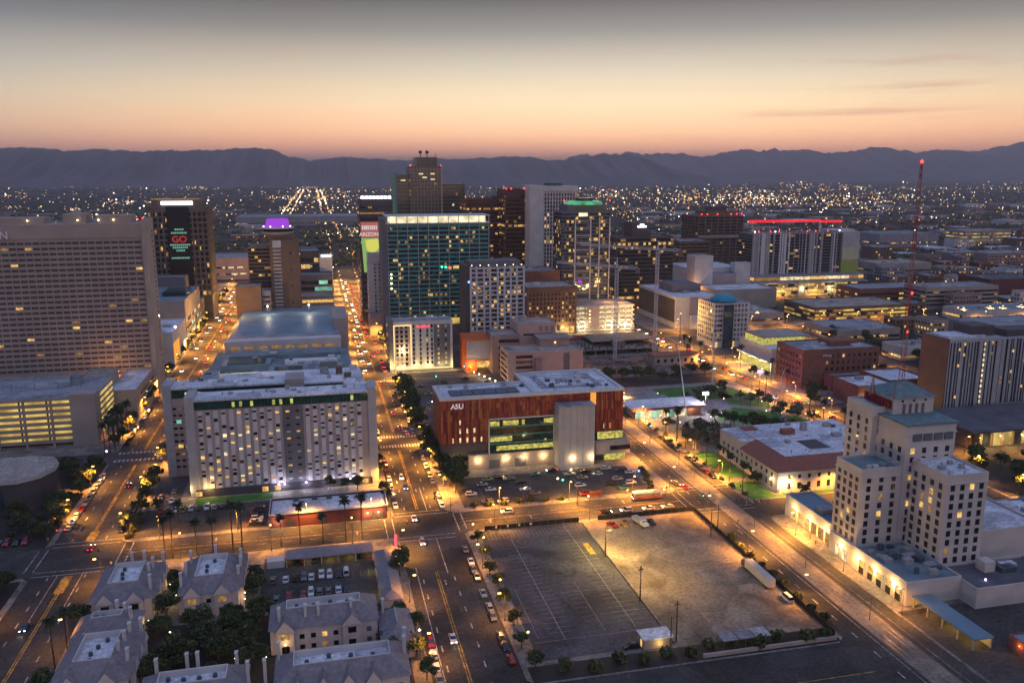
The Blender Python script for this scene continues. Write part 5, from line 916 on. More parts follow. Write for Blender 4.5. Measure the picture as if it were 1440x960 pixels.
MB().box(300, 420, 322, 362, 8.4, 9.4).build('roof', ['dark_roof'], r); MB().box(302, 420, 326, 361, 0, 8.4).build('wall', ['brown'], r)
for k in range(12): MB().box(303 + k * 6, 307 + k * 6, 325.7, 326.05, .5, 7.4).build('glazed_bay', ['lit_low' if k in (2, 3, 5, 6, 9) else 'glass'], r)
for x in (330, 342, 354): light('bay_light', r, (x - 20, 323, 4), 2500, (1, .75, .3))
r = B('dark_annex', 'broad low warehouse with pale roof behind the mast hotel wing', 230, 225); shell(r, 237, 253, 214, 246, 10, 'grey_wall', 'white_roof', units=2)
# ================================================================ the middle distance
def lowb(name, label, x0, x1, y0, y1, h, wall, roof, cat='building', bz=None, p=.4, lit='lit', units=2, g=None):
    r = B(name, label, (x0 + x1) / 2, y0, cat, g); shell(r, x0, x1, y0, y1, h, wall, roof, units=units)
    if bz: bands(r, x0, x1, y0, y1, bz, 1.7, 3.5, ['glass', lit, 'lit_dim'], p, 'FLR', blk=2)
    return r
lowb('low_market', 'low block with broad white roof behind the white gallery', 395, 452, 572, 618, 8, 'tan', 'grey_roof', bz=[2], units=6)
lowb('decked_garage', 'brown decked garage with rows of yellow lamps below the ribbed apartments', 425, 520, 650, 700, 13, 'brown', 'tan_roof', 'garage', [2.5, 6, 9.5], .7, 'lit_low')
lowb('flat_hall', 'long grey flat hall with an amber entrance behind the domed offices', 345, 398, 655, 705, 9, 'grey_wall', 'tan_roof', bz=[3], p=.15)
lowb('brick_row', 'row of low brick buildings near the foot of the red lit mast', 530, 610, 735, 775, 15, 'brick', 'grey_roof', bz=[4, 9], p=.3)
lowb('old_tan_offices', 'old tan office block with regular windows on the far side of the brick row', 570, 652, 690, 722, 21, 'tan', 'grey_roof', bz=[4, 8, 12, 16], p=.1)
lowb('dark_red_hall', 'dark red hall at the edge of downtown behind the striped residence', 672, 742, 722, 768, 22, 'dark_brick', 'dark_roof', bz=[6], p=.1)
lowb('shell_roofed_hall', 'low hall with white lit gable beneath the dark red hall', 560, 640, 625, 655, 9, 'white_wall', 'blue_roof', bz=[3], p=.6)
lowb('warehouse', 'broad low warehouse with a dull grey roof above the striped residence', 520, 596, 560, 602, 8, 'grey_wall', 'grey_roof', 'warehouse')
lowb('pale_shop', 'small pale two storey shop glowing at street level near the striped residence', 398, 440, 500, 522, 9, 'white_wall', 'tan_roof', 'shop', [2], .8)
lowb('long_arena', 'long arena with teal roof far behind the green end of the ribbed apartments', 960, 1080, 1290, 1370, 24, 'grey_wall', 'teal_roof', 'arena', [8], .4)
lowb('pale_roofed_depot', 'wide depot with pale tan roof below the teal roofed arena', 700, 780, 940, 985, 15, 'tan', 'tan_roof', 'depot', [5], .3)
lowb('curved_offices', 'tan offices with lit floors beside the teal roofed arena', 1170, 1270, 1330, 1380, 24, 'tan', 'tan_roof', bz=[6, 12, 18], p=.8, lit='lit_low')
lowb('long_sheds', 'very long pale blue roofed sheds behind the purple crown', -190, 110, 2180, 2330, 22, 'grey_wall', 'blue_roof', 'warehouse', [6], .3)
lowb('station_shed', 'pale roofed shed with pink lit front across the avenue from the round crowned hotel', -150, -72, 1090, 1160, 26, 'pink', 'blue_roof', 'shed', [6, 14], .7, 'lit_pale')
lowb('grey_roofed_stand', 'wide grey hall roof beyond the banded hotel', -560, -300, 1500, 1640, 28, 'grey_wall', 'grey_roof', 'arena', [8], .5, 'lit_pale')
lowb('brown_lofts', 'brown lofts with lit shops at the corner in front of the dark glass office', 262, 283, 560, 590, 0.4, 'brown', 'grey_roof', 'lofts') if False else None
lowb('corner_car_lot_kiosk', 'small flat roofed kiosk on the surface lot beside the mid rise hotel', 98, 108, 470, 478, 3, 'white_wall', 'white_roof', 'kiosk', units=0)
def ground(u, v, z=0):
    a, b = (u - 720) / F_PX, (480 - v) / F_PX; cy, sy, cp, sp = math.cos(YAW), math.sin(YAW), math.cos(PITCH), math.sin(PITCH)
    d = (cy * a + sy * sp * b + sy * cp, -sy * a + cy * sp * b + cy * cp, cp * b - sp); t = (z - CAM_H) / d[2]; return d[0] * t, d[1] * t
TAKEN = [(-64, 14, 590, 760), (-150, -90, 590, 840), (-70, 20, 715, 870), (36, 140, 640, 780), (86, 170, 945, 1000), (145, 260, 690, 900), (275, 345, 640, 830), (365, 450, 735, 945), (440, 590, 795, 860), (475, 545, 995, 1055), (425, 660, 545, 780), (660, 860, 700, 1005), (930, 1340, 1280, 1410), (-190, 110, 2170, 2340), (-150, -70, 1080, 1170), (-560, -300, 1490, 1650)]
ROADX = [(-100, -70), (22, 48), (139, 167), (253, 273), (373, 394), (498, 516), (-216, -194), (618, 636), (758, 774)]
WALLC = [('tan', 'tan'), ('grey', 'grey_wall'), ('white', 'white_wall'), ('brick red', 'brick'), ('brown', 'brown'), ('pinkish', 'pink_shade')]
ROOFC = [('white', 'white_roof'), ('grey', 'grey_roof'), ('dark', 'dark_roof'), ('brown', 'brown'), ('tan', 'tan_roof'), ('dark', 'dark_roof'), ('blue grey', 'blue_roof')]
nb_ = 0; y = 900
BZ = [('before', -.33, -.20), ('left', 0, 0)]
def where(x, y):
    q = x / y; s = ['beyond the banded hotel', 'beyond the sign strip tower', 'up the centre street beyond the purple crown', 'behind the green glass tower', 'behind the striped white tower', 'beyond the dark glass office', 'beyond the dark gridded tower', 'beyond the ribbed apartments', 'out past the radio mast', 'at the far edge past the striped residence']
    return s[sum(q > t for t in (-.17, -.10, .05, .2, .34, .46, .56, .72, .86))]
while y < 5200 and nb_ < 300:
    x = -.36 * y; step = 66 + y * .018
    while x < 1.02 * y and nb_ < 300:
        bw, bd = rnd.uniform(16, 52) * (1 + y / 4500), rnd.uniform(14, 40) * (1 + y / 4500); h = rnd.choice([5, 6, 7, 8, 10, 13, 18]) if y > 1100 else rnd.choice([7, 10, 14, 20, 26])
        if y > 1500: h = min(h, 11)
        x0, x1, y0, y1 = x, x + bw, y + rnd.uniform(0, 20), y + bd
        ok = y1 > y0 + 8 and not any(a < x1 and b > x0 and c < y1 and d > y0 for a, b, c, d in TAKEN) and not any(a < x1 and b > x0 for a, b in ROADX) and rnd.random() < (.85 if y < 1600 else .5)
        if ok:
            TAKEN.append((x0 - 6, x1 + 6, y0 - 6, y1 + 6)); wn, wm = rnd.choice(WALLC); rn, rm = rnd.choice(ROOFC)
            mb = MB(); mb.box(x0, x1, y0, y1, 0, h, 0, 1)
            if y < 2200:
                k = x0 + 2
                while k < x1 - 4:
                    for z in range(2, int(h) - 2, 4): mb.box(k, k + 2.2, y0 - .12, y0 + .05, z, z + 1.6, rnd.choices([2, 3, 4], [8, 1.6, 1.6])[0])
                    k += 4.5
                for q in range(rnd.randint(1, 4)): ux, uy = rnd.uniform(x0 + 3, x1 - 6), rnd.uniform(y0 + 3, y1 - 5); mb.box(ux, ux + 3, uy, uy + 2.4, h, h + 1.6, 0)
            o = mb.build('low_building', [wm, rm, 'glass', 'lit', 'lit_dim']); tag(o, f'{"wide" if bw > 75 else "small" if bw < 38 else "medium"} {"distant" if y < 2200 else "far-off"} {wn} block, {rn} roof, {where(x, y)}', 'building', 'low buildings of the city beyond downtown'); nb_ += 1
        x += bw + rnd.uniform(12, 30) if ok else rnd.uniform(20, step)
    y += 75 + (y - 900) * .045
OCC = [(425, 520, 650, 700), (520, 596, 560, 602), (530, 610, 735, 775), (570, 652, 690, 722), (672, 742, 722, 768), (560, 640, 625, 655), (395, 452, 572, 618), (398, 440, 500, 522), (440, 590, 795, 860), (700, 780, 940, 985), (365, 450, 735, 945), (475, 545, 995, 1055), (345, 398, 655, 705), (318, 424, 360, 392)]
rm_ = random.Random(31); n_ = 0
for i in range(1400):
    if n_ >= 95: break
    x, y = rm_.uniform(396, 980), rm_.uniform(400, 1000)
    if x > .98 * y + 20 or x < .52 * y + 60: continue
    bw, bd, h = rm_.uniform(12, 36), rm_.uniform(10, 26), rm_.choice([4, 5, 6, 7, 9, 11, 14, 17])
    if any(a - 5 < x + bw and b + 5 > x and c - 5 < y + bd and d + 5 > y for a, b, c, d in OCC) or any(a < x + bw and b > x for a, b in ((373, 394), (498, 516), (618, 636), (758, 774))) or any(a < y + bd and b > y for a, b in ((526, 541), (625, 645), (778, 794), (862, 876))): continue
    OCC.append((x, x + bw, y, y + bd)); n_ += 1; wn, wm = rm_.choice(WALLC); rn, rf_ = rm_.choice(ROOFC[1:] + [('tan', 'tan_roof')]); q = MB(); q.box(x, x + bw, y, y + bd, 0, h, 0, 1)
    for a, b, c, d in ((x, x + bw, y, y + .4), (x, x + bw, y + bd - .4, y + bd), (x, x + .4, y + .4, y + bd - .4), (x + bw - .4, x + bw, y + .4, y + bd - .4)): q.box(a, b, c, d, h - .01, h + .7, 0)
    for z in range(1, int(h) - 1, 4):
        k = x + 1.2
        while k < x + bw - 2.4: q.box(k, k + 1.8, y - .12, y + .04, z, z + 1.7, rm_.choices([2, 3, 4], [8, 1.5, 1.5])[0]); k += 3.4
        k = y + 1.2
        while k < y + bd - 2.4: q.box(x - .12, x + .04, k, k + 1.8, z, z + 1.7, rm_.choices([2, 3, 4], [9, 1, 1])[0]); k += 3.4
    for _ in range(rm_.randint(2, 6)): ux, uy, a = rm_.uniform(x + 2, x + bw - 3), rm_.uniform(y + 2, y + bd - 3), rm_.uniform(.5, 1.3); q.box(ux - a, ux + a, uy - a * .7, uy + a * .7, h, h + rm_.uniform(.8, 2), 5)
    near = 'past the striped residence' if x > .86 * y else 'past the radio mast' if x > .72 * y else 'behind the brick warehouse' if y < 640 else 'below the ribbed apartments'
    tag(q.build('low_building', [wm, rf_, 'glass', 'lit', 'lit_dim', 'unit']), f'{"small" if bw < 20 else "long" if bw > 29 else "compact"} {"low" if h < 8 else "taller"} {wn} block, {rn} roof, {near}', 'building', 'mixed blocks past the wide street')
mb = MB()
for i in range(650):
    x, y = rm_.uniform(396, 980), rm_.uniform(400, 1000)
    if x > 1.02 * y + 20 or x < .5 * y + 60 or any(a - 2 < x < b + 2 and c - 2 < y < d + 2 for a, b, c, d in OCC): continue
    for k in range(9): mb.octa((x + rm_.uniform(-2.4, 2.4), y + rm_.uniform(-2.4, 2.4), rm_.uniform(2, 5.5)), rm_.uniform(.6, 1.6), rm_.randint(0, 2), rm_.uniform(.5, 1.4))
tag(mb.build('garden_trees', ['leaf_dark', 'leaf_olive', 'leaf_mid']), 'dark garden and kerb trees between the mixed blocks', 'trees', kind='stuff')
# dark mass of far trees and the carpet of lamps out to the hills
mb = MB(); r9 = random.Random(21)
for i in range(5200):
    v = 259 + 120 * r9.random() ** 1.5; u = r9.uniform(-120, 1560); x, yy = ground(u, v)
    if yy < 900 or any(a - 3 < x < b + 3 and c - 3 < yy < d + 3 for a, b, c, d in TAKEN): continue
    s = r9.uniform(4, 9) * (1 + yy / 4500)
    for k in range(4): mb.octa((x + r9.uniform(-s, s), yy + r9.uniform(-s, s), r9.uniform(2, 4 + s * .25)), s * r9.uniform(.35, .8), r9.randint(0, 1), r9.uniform(1.5, 4) * (1 + yy / 9000))
o = mb.build('far_trees', ['leaf_dark', 'leaf_olive']); tag(o, 'dark tree cover spread through the far city', 'trees', kind='stuff')
cm = ['city_warm', 'city_white', 'city_orange', 'city_dim', 'city_red', 'city_green', 'city_bright']
M['city_warm'] = emi('city_warm', (1, .66, .28), 1.9); M['city_white'] = emi('city_white', (.95, .88, .9), 2.6); M['city_orange'] = emi('city_orange', (1, .42, .1), 2); M['city_dim'] = emi('city_dim', (.8, .62, .42), .8); M['city_red'] = emi('city_red', (1, .08, .1), 1.2); M['city_green'] = emi('city_green', (.2, .9, .5), .8); M['city_bright'] = emi('city_bright', (1, .9, .7), 6)
mb = MB(); cl_ = [(960, 274, 110, 6, 210), (1080, 281, 90, 6, 330), (440, 268, 26, 12, 90), (470, 285, 30, 14, 50), (330, 290, 90, 14, 70), (130, 296, 130, 12, 90), (880, 300, 70, 12, 70), (1250, 280, 120, 10, 90), (1040, 295, 90, 12, 60), (700, 268, 90, 6, 40), (300, 262, 130, 4, 40), (1240, 262, 160, 4, 40)]
pts = []
for cu, cv, du, dv, n in cl_: pts += [(r9.gauss(cu, du), r9.gauss(cv, dv), 0) for _ in range(n)]
for _ in range(150):
    cu, cv, sp_ = r9.uniform(-100, 1540), 258 + 90 * r9.random() ** 1.3, r9.uniform(6, 34)
    pts += [(r9.gauss(cu, sp_), r9.gauss(cv, .9 + sp_ * .03), 1) for _ in range(r9.randint(6, 24))]
pts += [(r9.uniform(-100, 1540), 258 + 105 * r9.random() ** 1.2, 1) for _ in range(450)]
rows_ = []
yy = 980
while yy < 7000:                                              # street lamps in rows along the far cross streets
    x = -.4 * yy
    while x < 1.05 * yy:
        run = r9.uniform(100, 900)
        if r9.random() < .38:
            k = x
            while k < x + run: rows_.append((k, yy + r9.uniform(-4, 4))); k += r9.uniform(34, 60) * (1 + yy / 4000)
        x += run + 100
    yy += r9.uniform(90, 170) * (1 + yy / 5000)
for x, yy in rows_:
    if not any(a < x < b and c < yy < d for a, b, c, d in TAKEN): mb.octa((x, yy, 8), math.hypot(x, yy) / 839 * r9.choice([.3, .38, .46]), r9.choices([0, 2, 3, 1], [5, 5, 4, 1])[0])
for u, v, f in pts:
    if v < 255.5: continue
    x, yy = ground(u, v, 8)
    if yy < 950 or any(a < x < b and c < yy < d for a, b, c, d in TAKEN): continue
    D = math.hypot(x, yy); s = D / 839 * r9.choice([.3, .38, .45, .55, .7]) * (1 if f else 1.1)
    m = r9.choices(range(7), [9, 2.2, 6, 11 if f else 3, .5, .25, .7 if f else 2.4])[0]; mb.octa((x, yy, r9.uniform(7, 12)), s, m)
for j in range(150):                                          # lamps strung along the two long streets
    for x in (-98, -72, 23, 47):
        yy = 1080 + 40 * j + r9.uniform(-8, 8); D = math.hypot(x, yy)
        if yy < 6500 and r9.random() < .6: mb.octa((x + r9.uniform(-3, 3), yy, 9), D / 839 * r9.choice([.35, .5, .65]), r9.choice([0, 2, 2, 6, 0]))
o = mb.build('city_lights', cm); tag(o, 'carpet of tiny street and window lights reaching to the hills', 'city lights', kind='stuff')
for x, yy, e in ((-84, 800, 60000), (-84, 1000, 60000), (34, 780, 60000), (34, 950, 70000), (34, 1150, 70000), (-84, 680, 50000), (240, 635, 40000), (262, 600, 30000)):  # strong orange lamps on tall poles, added to make the far streets glow
    t = thing('added_glow_lamp', 'tall lamp added to make the street glow ' + {-84: 'far up the avenue', 34: 'far up the centre street', 240: 'in front of the lit garage', 262: 'by the blue domed offices'}[x], 'lamp', (x + 13, yy, 0), 'lamps added for the glow of the far streets'); MB().tube((x + 13, yy, 0), (x + 13, yy, 22), .3, .18).build('pole', ['pole_metal'], t); MB().octa((x + 13, yy, 22.3), .7).build('lamp_head', ['lamp_orange'], t); light('mast_light', t, (x + 13, yy, 23.5), e, (1, .5, .13), 1)
# ---------------------------------------------------------------- building site and cranes
r = B('concrete_frame', 'unfinished concrete frame of two floors on the building site', 200, 570)
fm = MB(); fm.box(152, 246, 566, 604, 3.4, 4); fm.box(150, 250, 562, 604, -.2, .3)
for i in range(12):
    for j in range(4): fm.box(154 + i * 8, 154.8 + i * 8, 567 + j * 11, 567.8 + j * 11, .3, 3.4)
fm.box(196, 246, 580, 606, 7, 7.5); fm.build('frame', ['concrete'], r); MB().box(150, 254, 604.4, 605, 0, 6).build('retaining_wall', ['concrete'], r); MB().box(210, 218, 570, 578, 0, 9).build('stair_core', ['concrete'], r)
r = B('site_shed', 'long low shed with a rusty red roof at the edge of the building site', 236, 528); MB().box(222, 254, 524, 536, 0, 6.6).build('wall', ['tan'], r); MB().box(221.4, 254.6, 523.4, 536.6, 6.6, 7.2).build('roof', ['tile'], r)
for k in range(6): MB().box(224 + k * 5, 226 + k * 5, 523.85, 524.05, 2.4, 4.6).build('window', ['glass'], r)
r = B('site_hoarding', 'long red hoarding along the far side of the building site', 190, 622); MB().box(120, 254, 621.6, 622.2, .1, 4).build('panel', ['red_paint'], r)
mb = MB(); r8 = random.Random(4)
for i in range(420):
    x, yy = r8.uniform(122, 252), r8.uniform(502, 620); a, b, c = r8.uniform(.3, 2.4), r8.uniform(.3, 1.2), r8.uniform(.3, 1.6)
    if 150 < x < 250 and 560 < yy < 606: continue
    mb.box(x - a, x + a, yy - b, yy + b, .1, .16 + c, r8.randint(0, 4))
o = mb.build('site_rubble', ['rubble', 'concrete', 'brown', 'steel', 'rust']); tag(o, 'heaps of rubble, planks and steel on the building site', 'rubble', kind='stuff')
for i, (x, y, c, cn) in enumerate([(134, 556, 'rust', 'rusty'), (141, 548, 'teal_panel', 'teal'), (176, 512, 'white_wall', 'white'), (196, 507, 'blue_glass', 'dark blue'), (133, 590, 'brown', 'brown'), (212, 514, 'yellow_paint', 'yellow')]):
    t = thing('site_container', f'{cn} steel container standing on the building site', 'container', (x, y, .16)); q = MB(); q.box(x - 3, x + 3, y - 1.2, y + 1.2, .2, 2.8)
    for k in range(11): q.box(x - 2.9 + k * .55, x - 2.7 + k * .55, y - 1.26, y - 1.2, .3, 2.7)
    q.build('box', [c], t); MB().box(x + 3, x + 3.06, y - 1.1, y + 1.1, .3, 2.7).build('door', [c], t)
for i, (x, y, a) in enumerate([(148, 530, 7), (166, 526, 5), (130, 612, 6), (178, 536, 6)]):
    q = MB(); n_ = 16; rr_ = [[a * f * (1 + .25 * math.sin(k * 2.1 + i) + .1 * math.sin(k * 5.3)) for k in range(n_)] for f in (1, .7, .36, .05)]
    for f, z in zip(rr_, (0.1, a * .2, a * .34, a * .4)): q.v += [(x + f[k] * math.cos(2 * PI * k / n_), y + f[k] * math.sin(2 * PI * k / n_), z) for k in range(n_)]
    for j in range(3):
        for k in range(n_): q.f.append((j * n_ + k, j * n_ + (k + 1) % n_, (j + 1) * n_ + (k + 1) % n_, (j + 1) * n_ + k)); q.m.append(0)
    q.f.append(tuple(3 * n_ + k for k in range(n_))); q.m.append(0); tag(q.build('earth_mound', ['rubble']), ['big earth mound below the pink offices', 'small earth mound near the white container', 'earth mound by the red hoarding', 'earth mound in front of the concrete frame'][i], 'earth mound')
q = MB()
for i in range(16):
    for j in range(3): x, y = 153 + i * 5.6, 568 + j * 9; q.box(x - .35, x + .35, y - .35, y + .35, 4, 4 + r8.choice([1.2, 2.6, 3.4])); q.bar((x, y, 4), (x, y, 9), .08)
for i in range(24): x, y = r8.uniform(152, 244), r8.uniform(568, 602); q.box(x, x + r8.uniform(1, 5), y, y + r8.uniform(.5, 2), 4, 4 + r8.uniform(.2, 1.2))
q.build('deck_formwork', ['wood'], bpy.data.objects['concrete_frame'])
def crane(label, x, y, h, jl, az, cj):
    r = B('tower_crane', label, x, y, 'crane', 'tower cranes of the building site'); mb = MB(); w = .9
    for i in range(int(h / 2.6)):
        z0, z1 = i * 2.6, i * 2.6 + 2.6
        for a, b in ((-w, -w), (w, -w), (w, w), (-w, w)): mb.bar((x + a, y + b, z0), (x + a, y + b, z1), .2)
        for a, b, c, d in ((-w, -w, w, -w), (w, -w, w, w), (w, w, -w, w), (-w, w, -w, -w)): mb.bar((x + a, y + b, z0), (x + c, y + d, z1), .09)
    mb.build('mast', ['crane_paint'], r)
    dx, dy = math.sin(az), math.cos(az); jb = MB()
    def seg(s0, s1, nm):
        jb = MB(); n = int(abs(s1 - s0) / 2.5); st_ = (s1 - s0) / n
        for i in range(n):
            a, b = s0 + i * st_, s0 + (i + 1) * st_; p = lambda s, o, z: (x + dx * s - dy * o, y + dy * s + dx * o, h + z)
            for o_ in (-.7, .7): jb.bar(p(a, o_, 0), p(b, o_, 0), .26); jb.bar(p(a, o_, 0), p((a + b) / 2, 0, 1.5), .1); jb.bar(p((a + b) / 2, 0, 1.5), p(b, o_, 0), .1)
            jb.bar(p(a, 0, 1.5), p(b, 0, 1.5), .26)
        jb.build(nm, ['crane_paint'], r)
    seg(0, jl, 'jib'); seg(0, -cj, 'counter_jib')
    MB().box(x - dx * cj - 1.2, x - dx * cj + 1.2, y - dy * cj - 1.2, y - dy * cj + 1.2, h - 3, h + 1).build('counterweight', ['concrete'], r); MB().tube((x, y, h), (x, y, h + 7), .8, .2, 4).build('tower_top', ['crane_paint'], r); MB().box(x + .9, x + 2.4, y - .9, y + .9, h - 2.4, h).build('cab', ['white_wall'], r)
    t = MB(); t.bar((x, y, h + 6.8), (x + dx * jl * .7, y + dy * jl * .7, h + 1.5), .07); t.bar((x, y, h + 6.8), (x - dx * cj, y - dy * cj, h + 1), .07); t.build('tie_rod', ['crane_paint'], r)
    return r
crane('taller tower crane with jib reaching over the dark glass office', 237, 560, 76, 66, math.radians(-38), 18)
crane('lower tower crane with jib crossing the foot of the green crowned tower', 201, 545, 66, 50, math.radians(-40), 16)
for lab, x0, y0, x1, y1, h in (('pale leaning pole standing beside the transit pavilion', 191, 404, 189.6, 416, 39), ('pale leaning pole rising from the park trees', 248, 413, 251, 409, 23), ('slim upright pole at the far corner of the park', 234, 461, 234, 461, 35)):
    t = thing('park_mast', lab, 'mast', (x0, y0, 0)); MB().tube((x0, y0, 0), (x1, y1, h), .42, .22).build('pole', ['panel'], t)
for lab, x, yy, m, c in (('floodlight glowing white on the mast beside the lawn', 203, 407, 'lamp_white', (.9, .85, 1)), ('floodlight glowing magenta beyond the upper lawn', 258, 447, 'lamp_magenta', (1, .3, .9))):
    t = thing('floodlight', lab, 'floodlight', (x, yy, 0)); MB().tube((x, yy, 0), (x, yy, 12), .2, .14).build('pole', ['pole_metal'], t); b_ = MB(); b_.box(x - 1.5, x + 1.5, yy - .5, yy + .5, 11.6, 13); b_.build('lamp_head', [m], t); light('flood_light', t, (x, yy - 1.5, 11), 9000, c, 1)
# ---------------------------------------------------------------- fences, poles, site things of the open lots
def fence(name, label, pts, h=2.0):
    t = thing(name, label, 'fence', (pts[0][0], pts[0][1], 0)); mb = MB(); pn = MB()
    for (a, b), (c, d) in zip(pts, pts[1:]):
        L = math.hypot(c - a, d - b); n = max(1, int(L / 3))
        for i in range(n): s, e = i / n, (i + .97) / n; pn.bar((a + (c - a) * s, b + (d - b) * s, .2 + h / 2), (a + (c - a) * e, b + (d - b) * e, .2 + h / 2), .04); q = (a + (c - a) * s, b + (d - b) * s); r_ = (a + (c - a) * e, b + (d - b) * e); nx, ny = -(d - b) / L * .03, (c - a) / L * .03; pn.prism([(q[0] + nx, q[1] + ny), (q[0] - nx, q[1] - ny), (r_[0] - nx, r_[1] - ny), (r_[0] + nx, r_[1] + ny)], .2, h); mb.tube((q[0], q[1], .1), (q[0], q[1], h + .25), .06, n=5)
    pn.build('screen', ['screen'], t); mb.build('posts', ['pole_metal'], t); return t
f1 = fence('screen_fence', 'black screened fence with white signs between cross street and faded lot', [(56, 285.4), (92.5, 285.4)])
for k in range(4): MB().box(60 + k * 4.4, 60.7 + k * 4.4, 285.2, 285.3, .9, 1.8).build('notice', ['white_wall'], f1)
fence('screen_fence', 'black screened fence behind the tipper truck on the dirt lot', [(100, 285.4), (139.3, 285.4)]); fence('screen_fence', 'long black screened fence between the dirt lot and the tram street', [(139.4, 285), (139.4, 192)])
t = thing('lot_kerb', 'low worn kerb rail dividing the faded lot from the dirt lot', 'kerb', (93.5, 240, 0)); MB().box(93.2, 93.7, 199, 284, .16, .55).build('rail', ['concrete'], t)
t = thing('lot_kerb', 'low wall closing the bottom end of the dirt lot', 'kerb', (120, 196, 0)); MB().box(98, 139, 190.4, 191, .1, 1.2).build('wall', ['tan'], t)
for i, (x, yy, h) in enumerate(((92.6, 255.6, 11.5), (92.6, 223.4, 12), (94.2, 200, 12.5), (91.4, 197.5, 9.5), (97, 302, 8), (135.3, 262, 10), (140.5, 267, 10), (76, 307, 8.5))):
    t = thing('utility_pole', ['dark utility pole with floodlight at the edge of the lit dirt', 'dark utility pole halfway down the lot divide', 'dark utility pole behind the white site cabin', 'short dark pole right beside the white site cabin', 'dark pole on the kerb opposite the screened fence gap', 'dark pole inside the corner of the dirt lot', 'dark pole just outside the corner of the dirt lot', 'dark pole at the lot entrance before the red building'][i], 'pole', (x, yy, 0)); MB().tube((x, yy, 0), (x, yy, h), .22 if i else .3, .14, 6).build('pole', ['wood'], t)
    if i < 3: MB().box(x - .9, x + .9, yy - .07, yy + .07, h - 1.2, h - 1).build('crossarm', ['wood'], t)
    if i == 0:
        MB().box(x + .4, x + 1.6, yy - .4, yy + .4, h - 2, h - 1.6).build('lamp_head', ['pole_metal'], t); light('lot_floodlight', t, (x + 3.2, yy - 1, 10), 19000, (1, .60, .14), .3); light('lot_floodlight', t, (x - 1.5, yy + 6, 11), 9000, (1, .66, .14), .3); light('lot_floodlight', t, (x + 8, yy - 22, 12), 17000, (1, .60, .18), .3)
r = B('site_cabin', 'white flat roofed site cabin with a lit window at the bottom of the lots', 88, 200, 'cabin'); MB().box(83.5, 92, 197.6, 202.6, .3, 3.2).build('wall', ['tan'], r); MB().box(83.2, 92.3, 197.3, 202.9, 3.2, 3.5).build('roof', ['white_roof'], r); MB().box(87.5, 89, 197.45, 197.62, 1.2, 2.4).build('window', ['lit'], r); MB().box(83.38, 83.5, 199, 200, .4, 2.5).build('door', ['lit'], r); light('cabin_light', r, (88, 196.4, 2), 220, (1, .65, .2))
r = B('shade_canopy', 'low canopy of three pale panels at the bottom of the dirt lot', 112, 194, 'canopy')
for k in range(3): MB().box(105 + k * 5, 109.6 + k * 5, 192.6, 197.4, 2.8, 3).build('roof_panel', ['grey_roof'], r)
for x in (105.3, 112, 119.2):
    for yy in (193, 197): MB().tube((x, yy, .1), (x, yy, 2.8), .09, n=5).build('post', ['steel'], r)
r = B('bus_shelter', 'small rust red bus shelter by the parking lot entrance', 107, 307.5, 'shelter'); MB().box(104, 109.5, 306.4, 308.4, 2.5, 2.75).build('roof', ['rust'], r); MB().box(104.2, 109.3, 308.1, 308.3, .3, 2.5).build('rear_panel', ['rust'], r)
for x in (104.3, 109.2): MB().tube((x, 306.6, .1), (x, 306.6, 2.5), .07, n=5).build('post', ['pole_metal'], r)
r = B('kiosk_sign', 'slim red and white sign totem on the pavement corner near the garage block', 22.8, 280, 'sign'); MB().box(22.3, 23.3, 279.7, 280.1, .1, 4.6).build('panel', ['sign_red'], r)
# ================================================================ trees
def leafy(n, R, H, z0, r, mats, leaf=.75, lobes=7):
    mb = MB(); L = []
    for i in range(lobes): a = 2 * PI * i / lobes + r.uniform(-.4, .4); q = r.uniform(.2, .8) * R; L.append((q * math.cos(a), q * math.sin(a), z0 + H * r.uniform(.3, .75), R * r.uniform(.24, .52)))
    L.append((0, 0, z0 + H * .78, R * .5))
    for i in range(n):
        cx, cy, cz, cr = r.choice(L); d = Vector((r.gauss(0, 1), r.gauss(0, 1), r.gauss(0, 1))).normalized() * cr * r.uniform(.6, 1.08); p = Vector((cx, cy, cz)) + Vector((d.x, d.y, d.z * .8))
        u = Vector((r.gauss(0, 1), r.gauss(0, 1), r.gauss(0, .7))).normalized(); w = u.orthogonal().normalized(); w.rotate(__import__('mathutils').Quaternion(u, r.uniform(0, 6))); s = leaf * r.uniform(.6, 1.3)
        mb.face([p - u * s, p - w * s * .6, p + u * s, p + w * s * .6], r.choices(range(len(mats)), [5, 3, 1.5][:len(mats)])[0])
    return mb.mesh('crown', mats)
def trunk_mesh(h, r0, r, fork=True):
    mb = MB(); mb.tube((0, 0, 0), (.15, .1, h), r0 * 1.2, r0 * .75, 7)
    if fork:
        for i in range(4): a = i * 1.57 + r.uniform(-.4, .4); mb.tube((.12, .08, h * .85), (math.cos(a) * h * .6, math.sin(a) * h * .6, h * 1.7), r0 * .45, r0 * .15, 5)
    return mb.mesh('trunk', ['bark'])
rt = random.Random(5)
TP = {}
def proto(k, crown, trunk): TP[k] = (crown, trunk)
for i in range(5): proto(('street', i), leafy(900, 3.3, 4.8, 2.2, rt, ['leaf_dark', 'leaf_mid', 'leaf_olive'], .42, 6 + i * 2), trunk_mesh(2.6, .2, rt))
for i in range(3): proto(('big', i), leafy(2600, 6.6, 8.5, 2.2, rt, ['leaf_dark', 'leaf_mid', 'leaf_olive'], .6, 13), trunk_mesh(3.4, .38, rt))
for i in range(2): proto(('pale', i), leafy(420, 3.2, 4.0, 2.0, rt, ['leaf_pale', 'leaf_olive', 'leaf_mid'], .6), trunk_mesh(2.4, .17, rt))
for i in range(2): proto(('bush', i), leafy(220, 1.6, 1.7, .1, rt, ['leaf_mid', 'leaf_olive', 'leaf_dark'], .5, 5), trunk_mesh(.6, .08, rt, False))
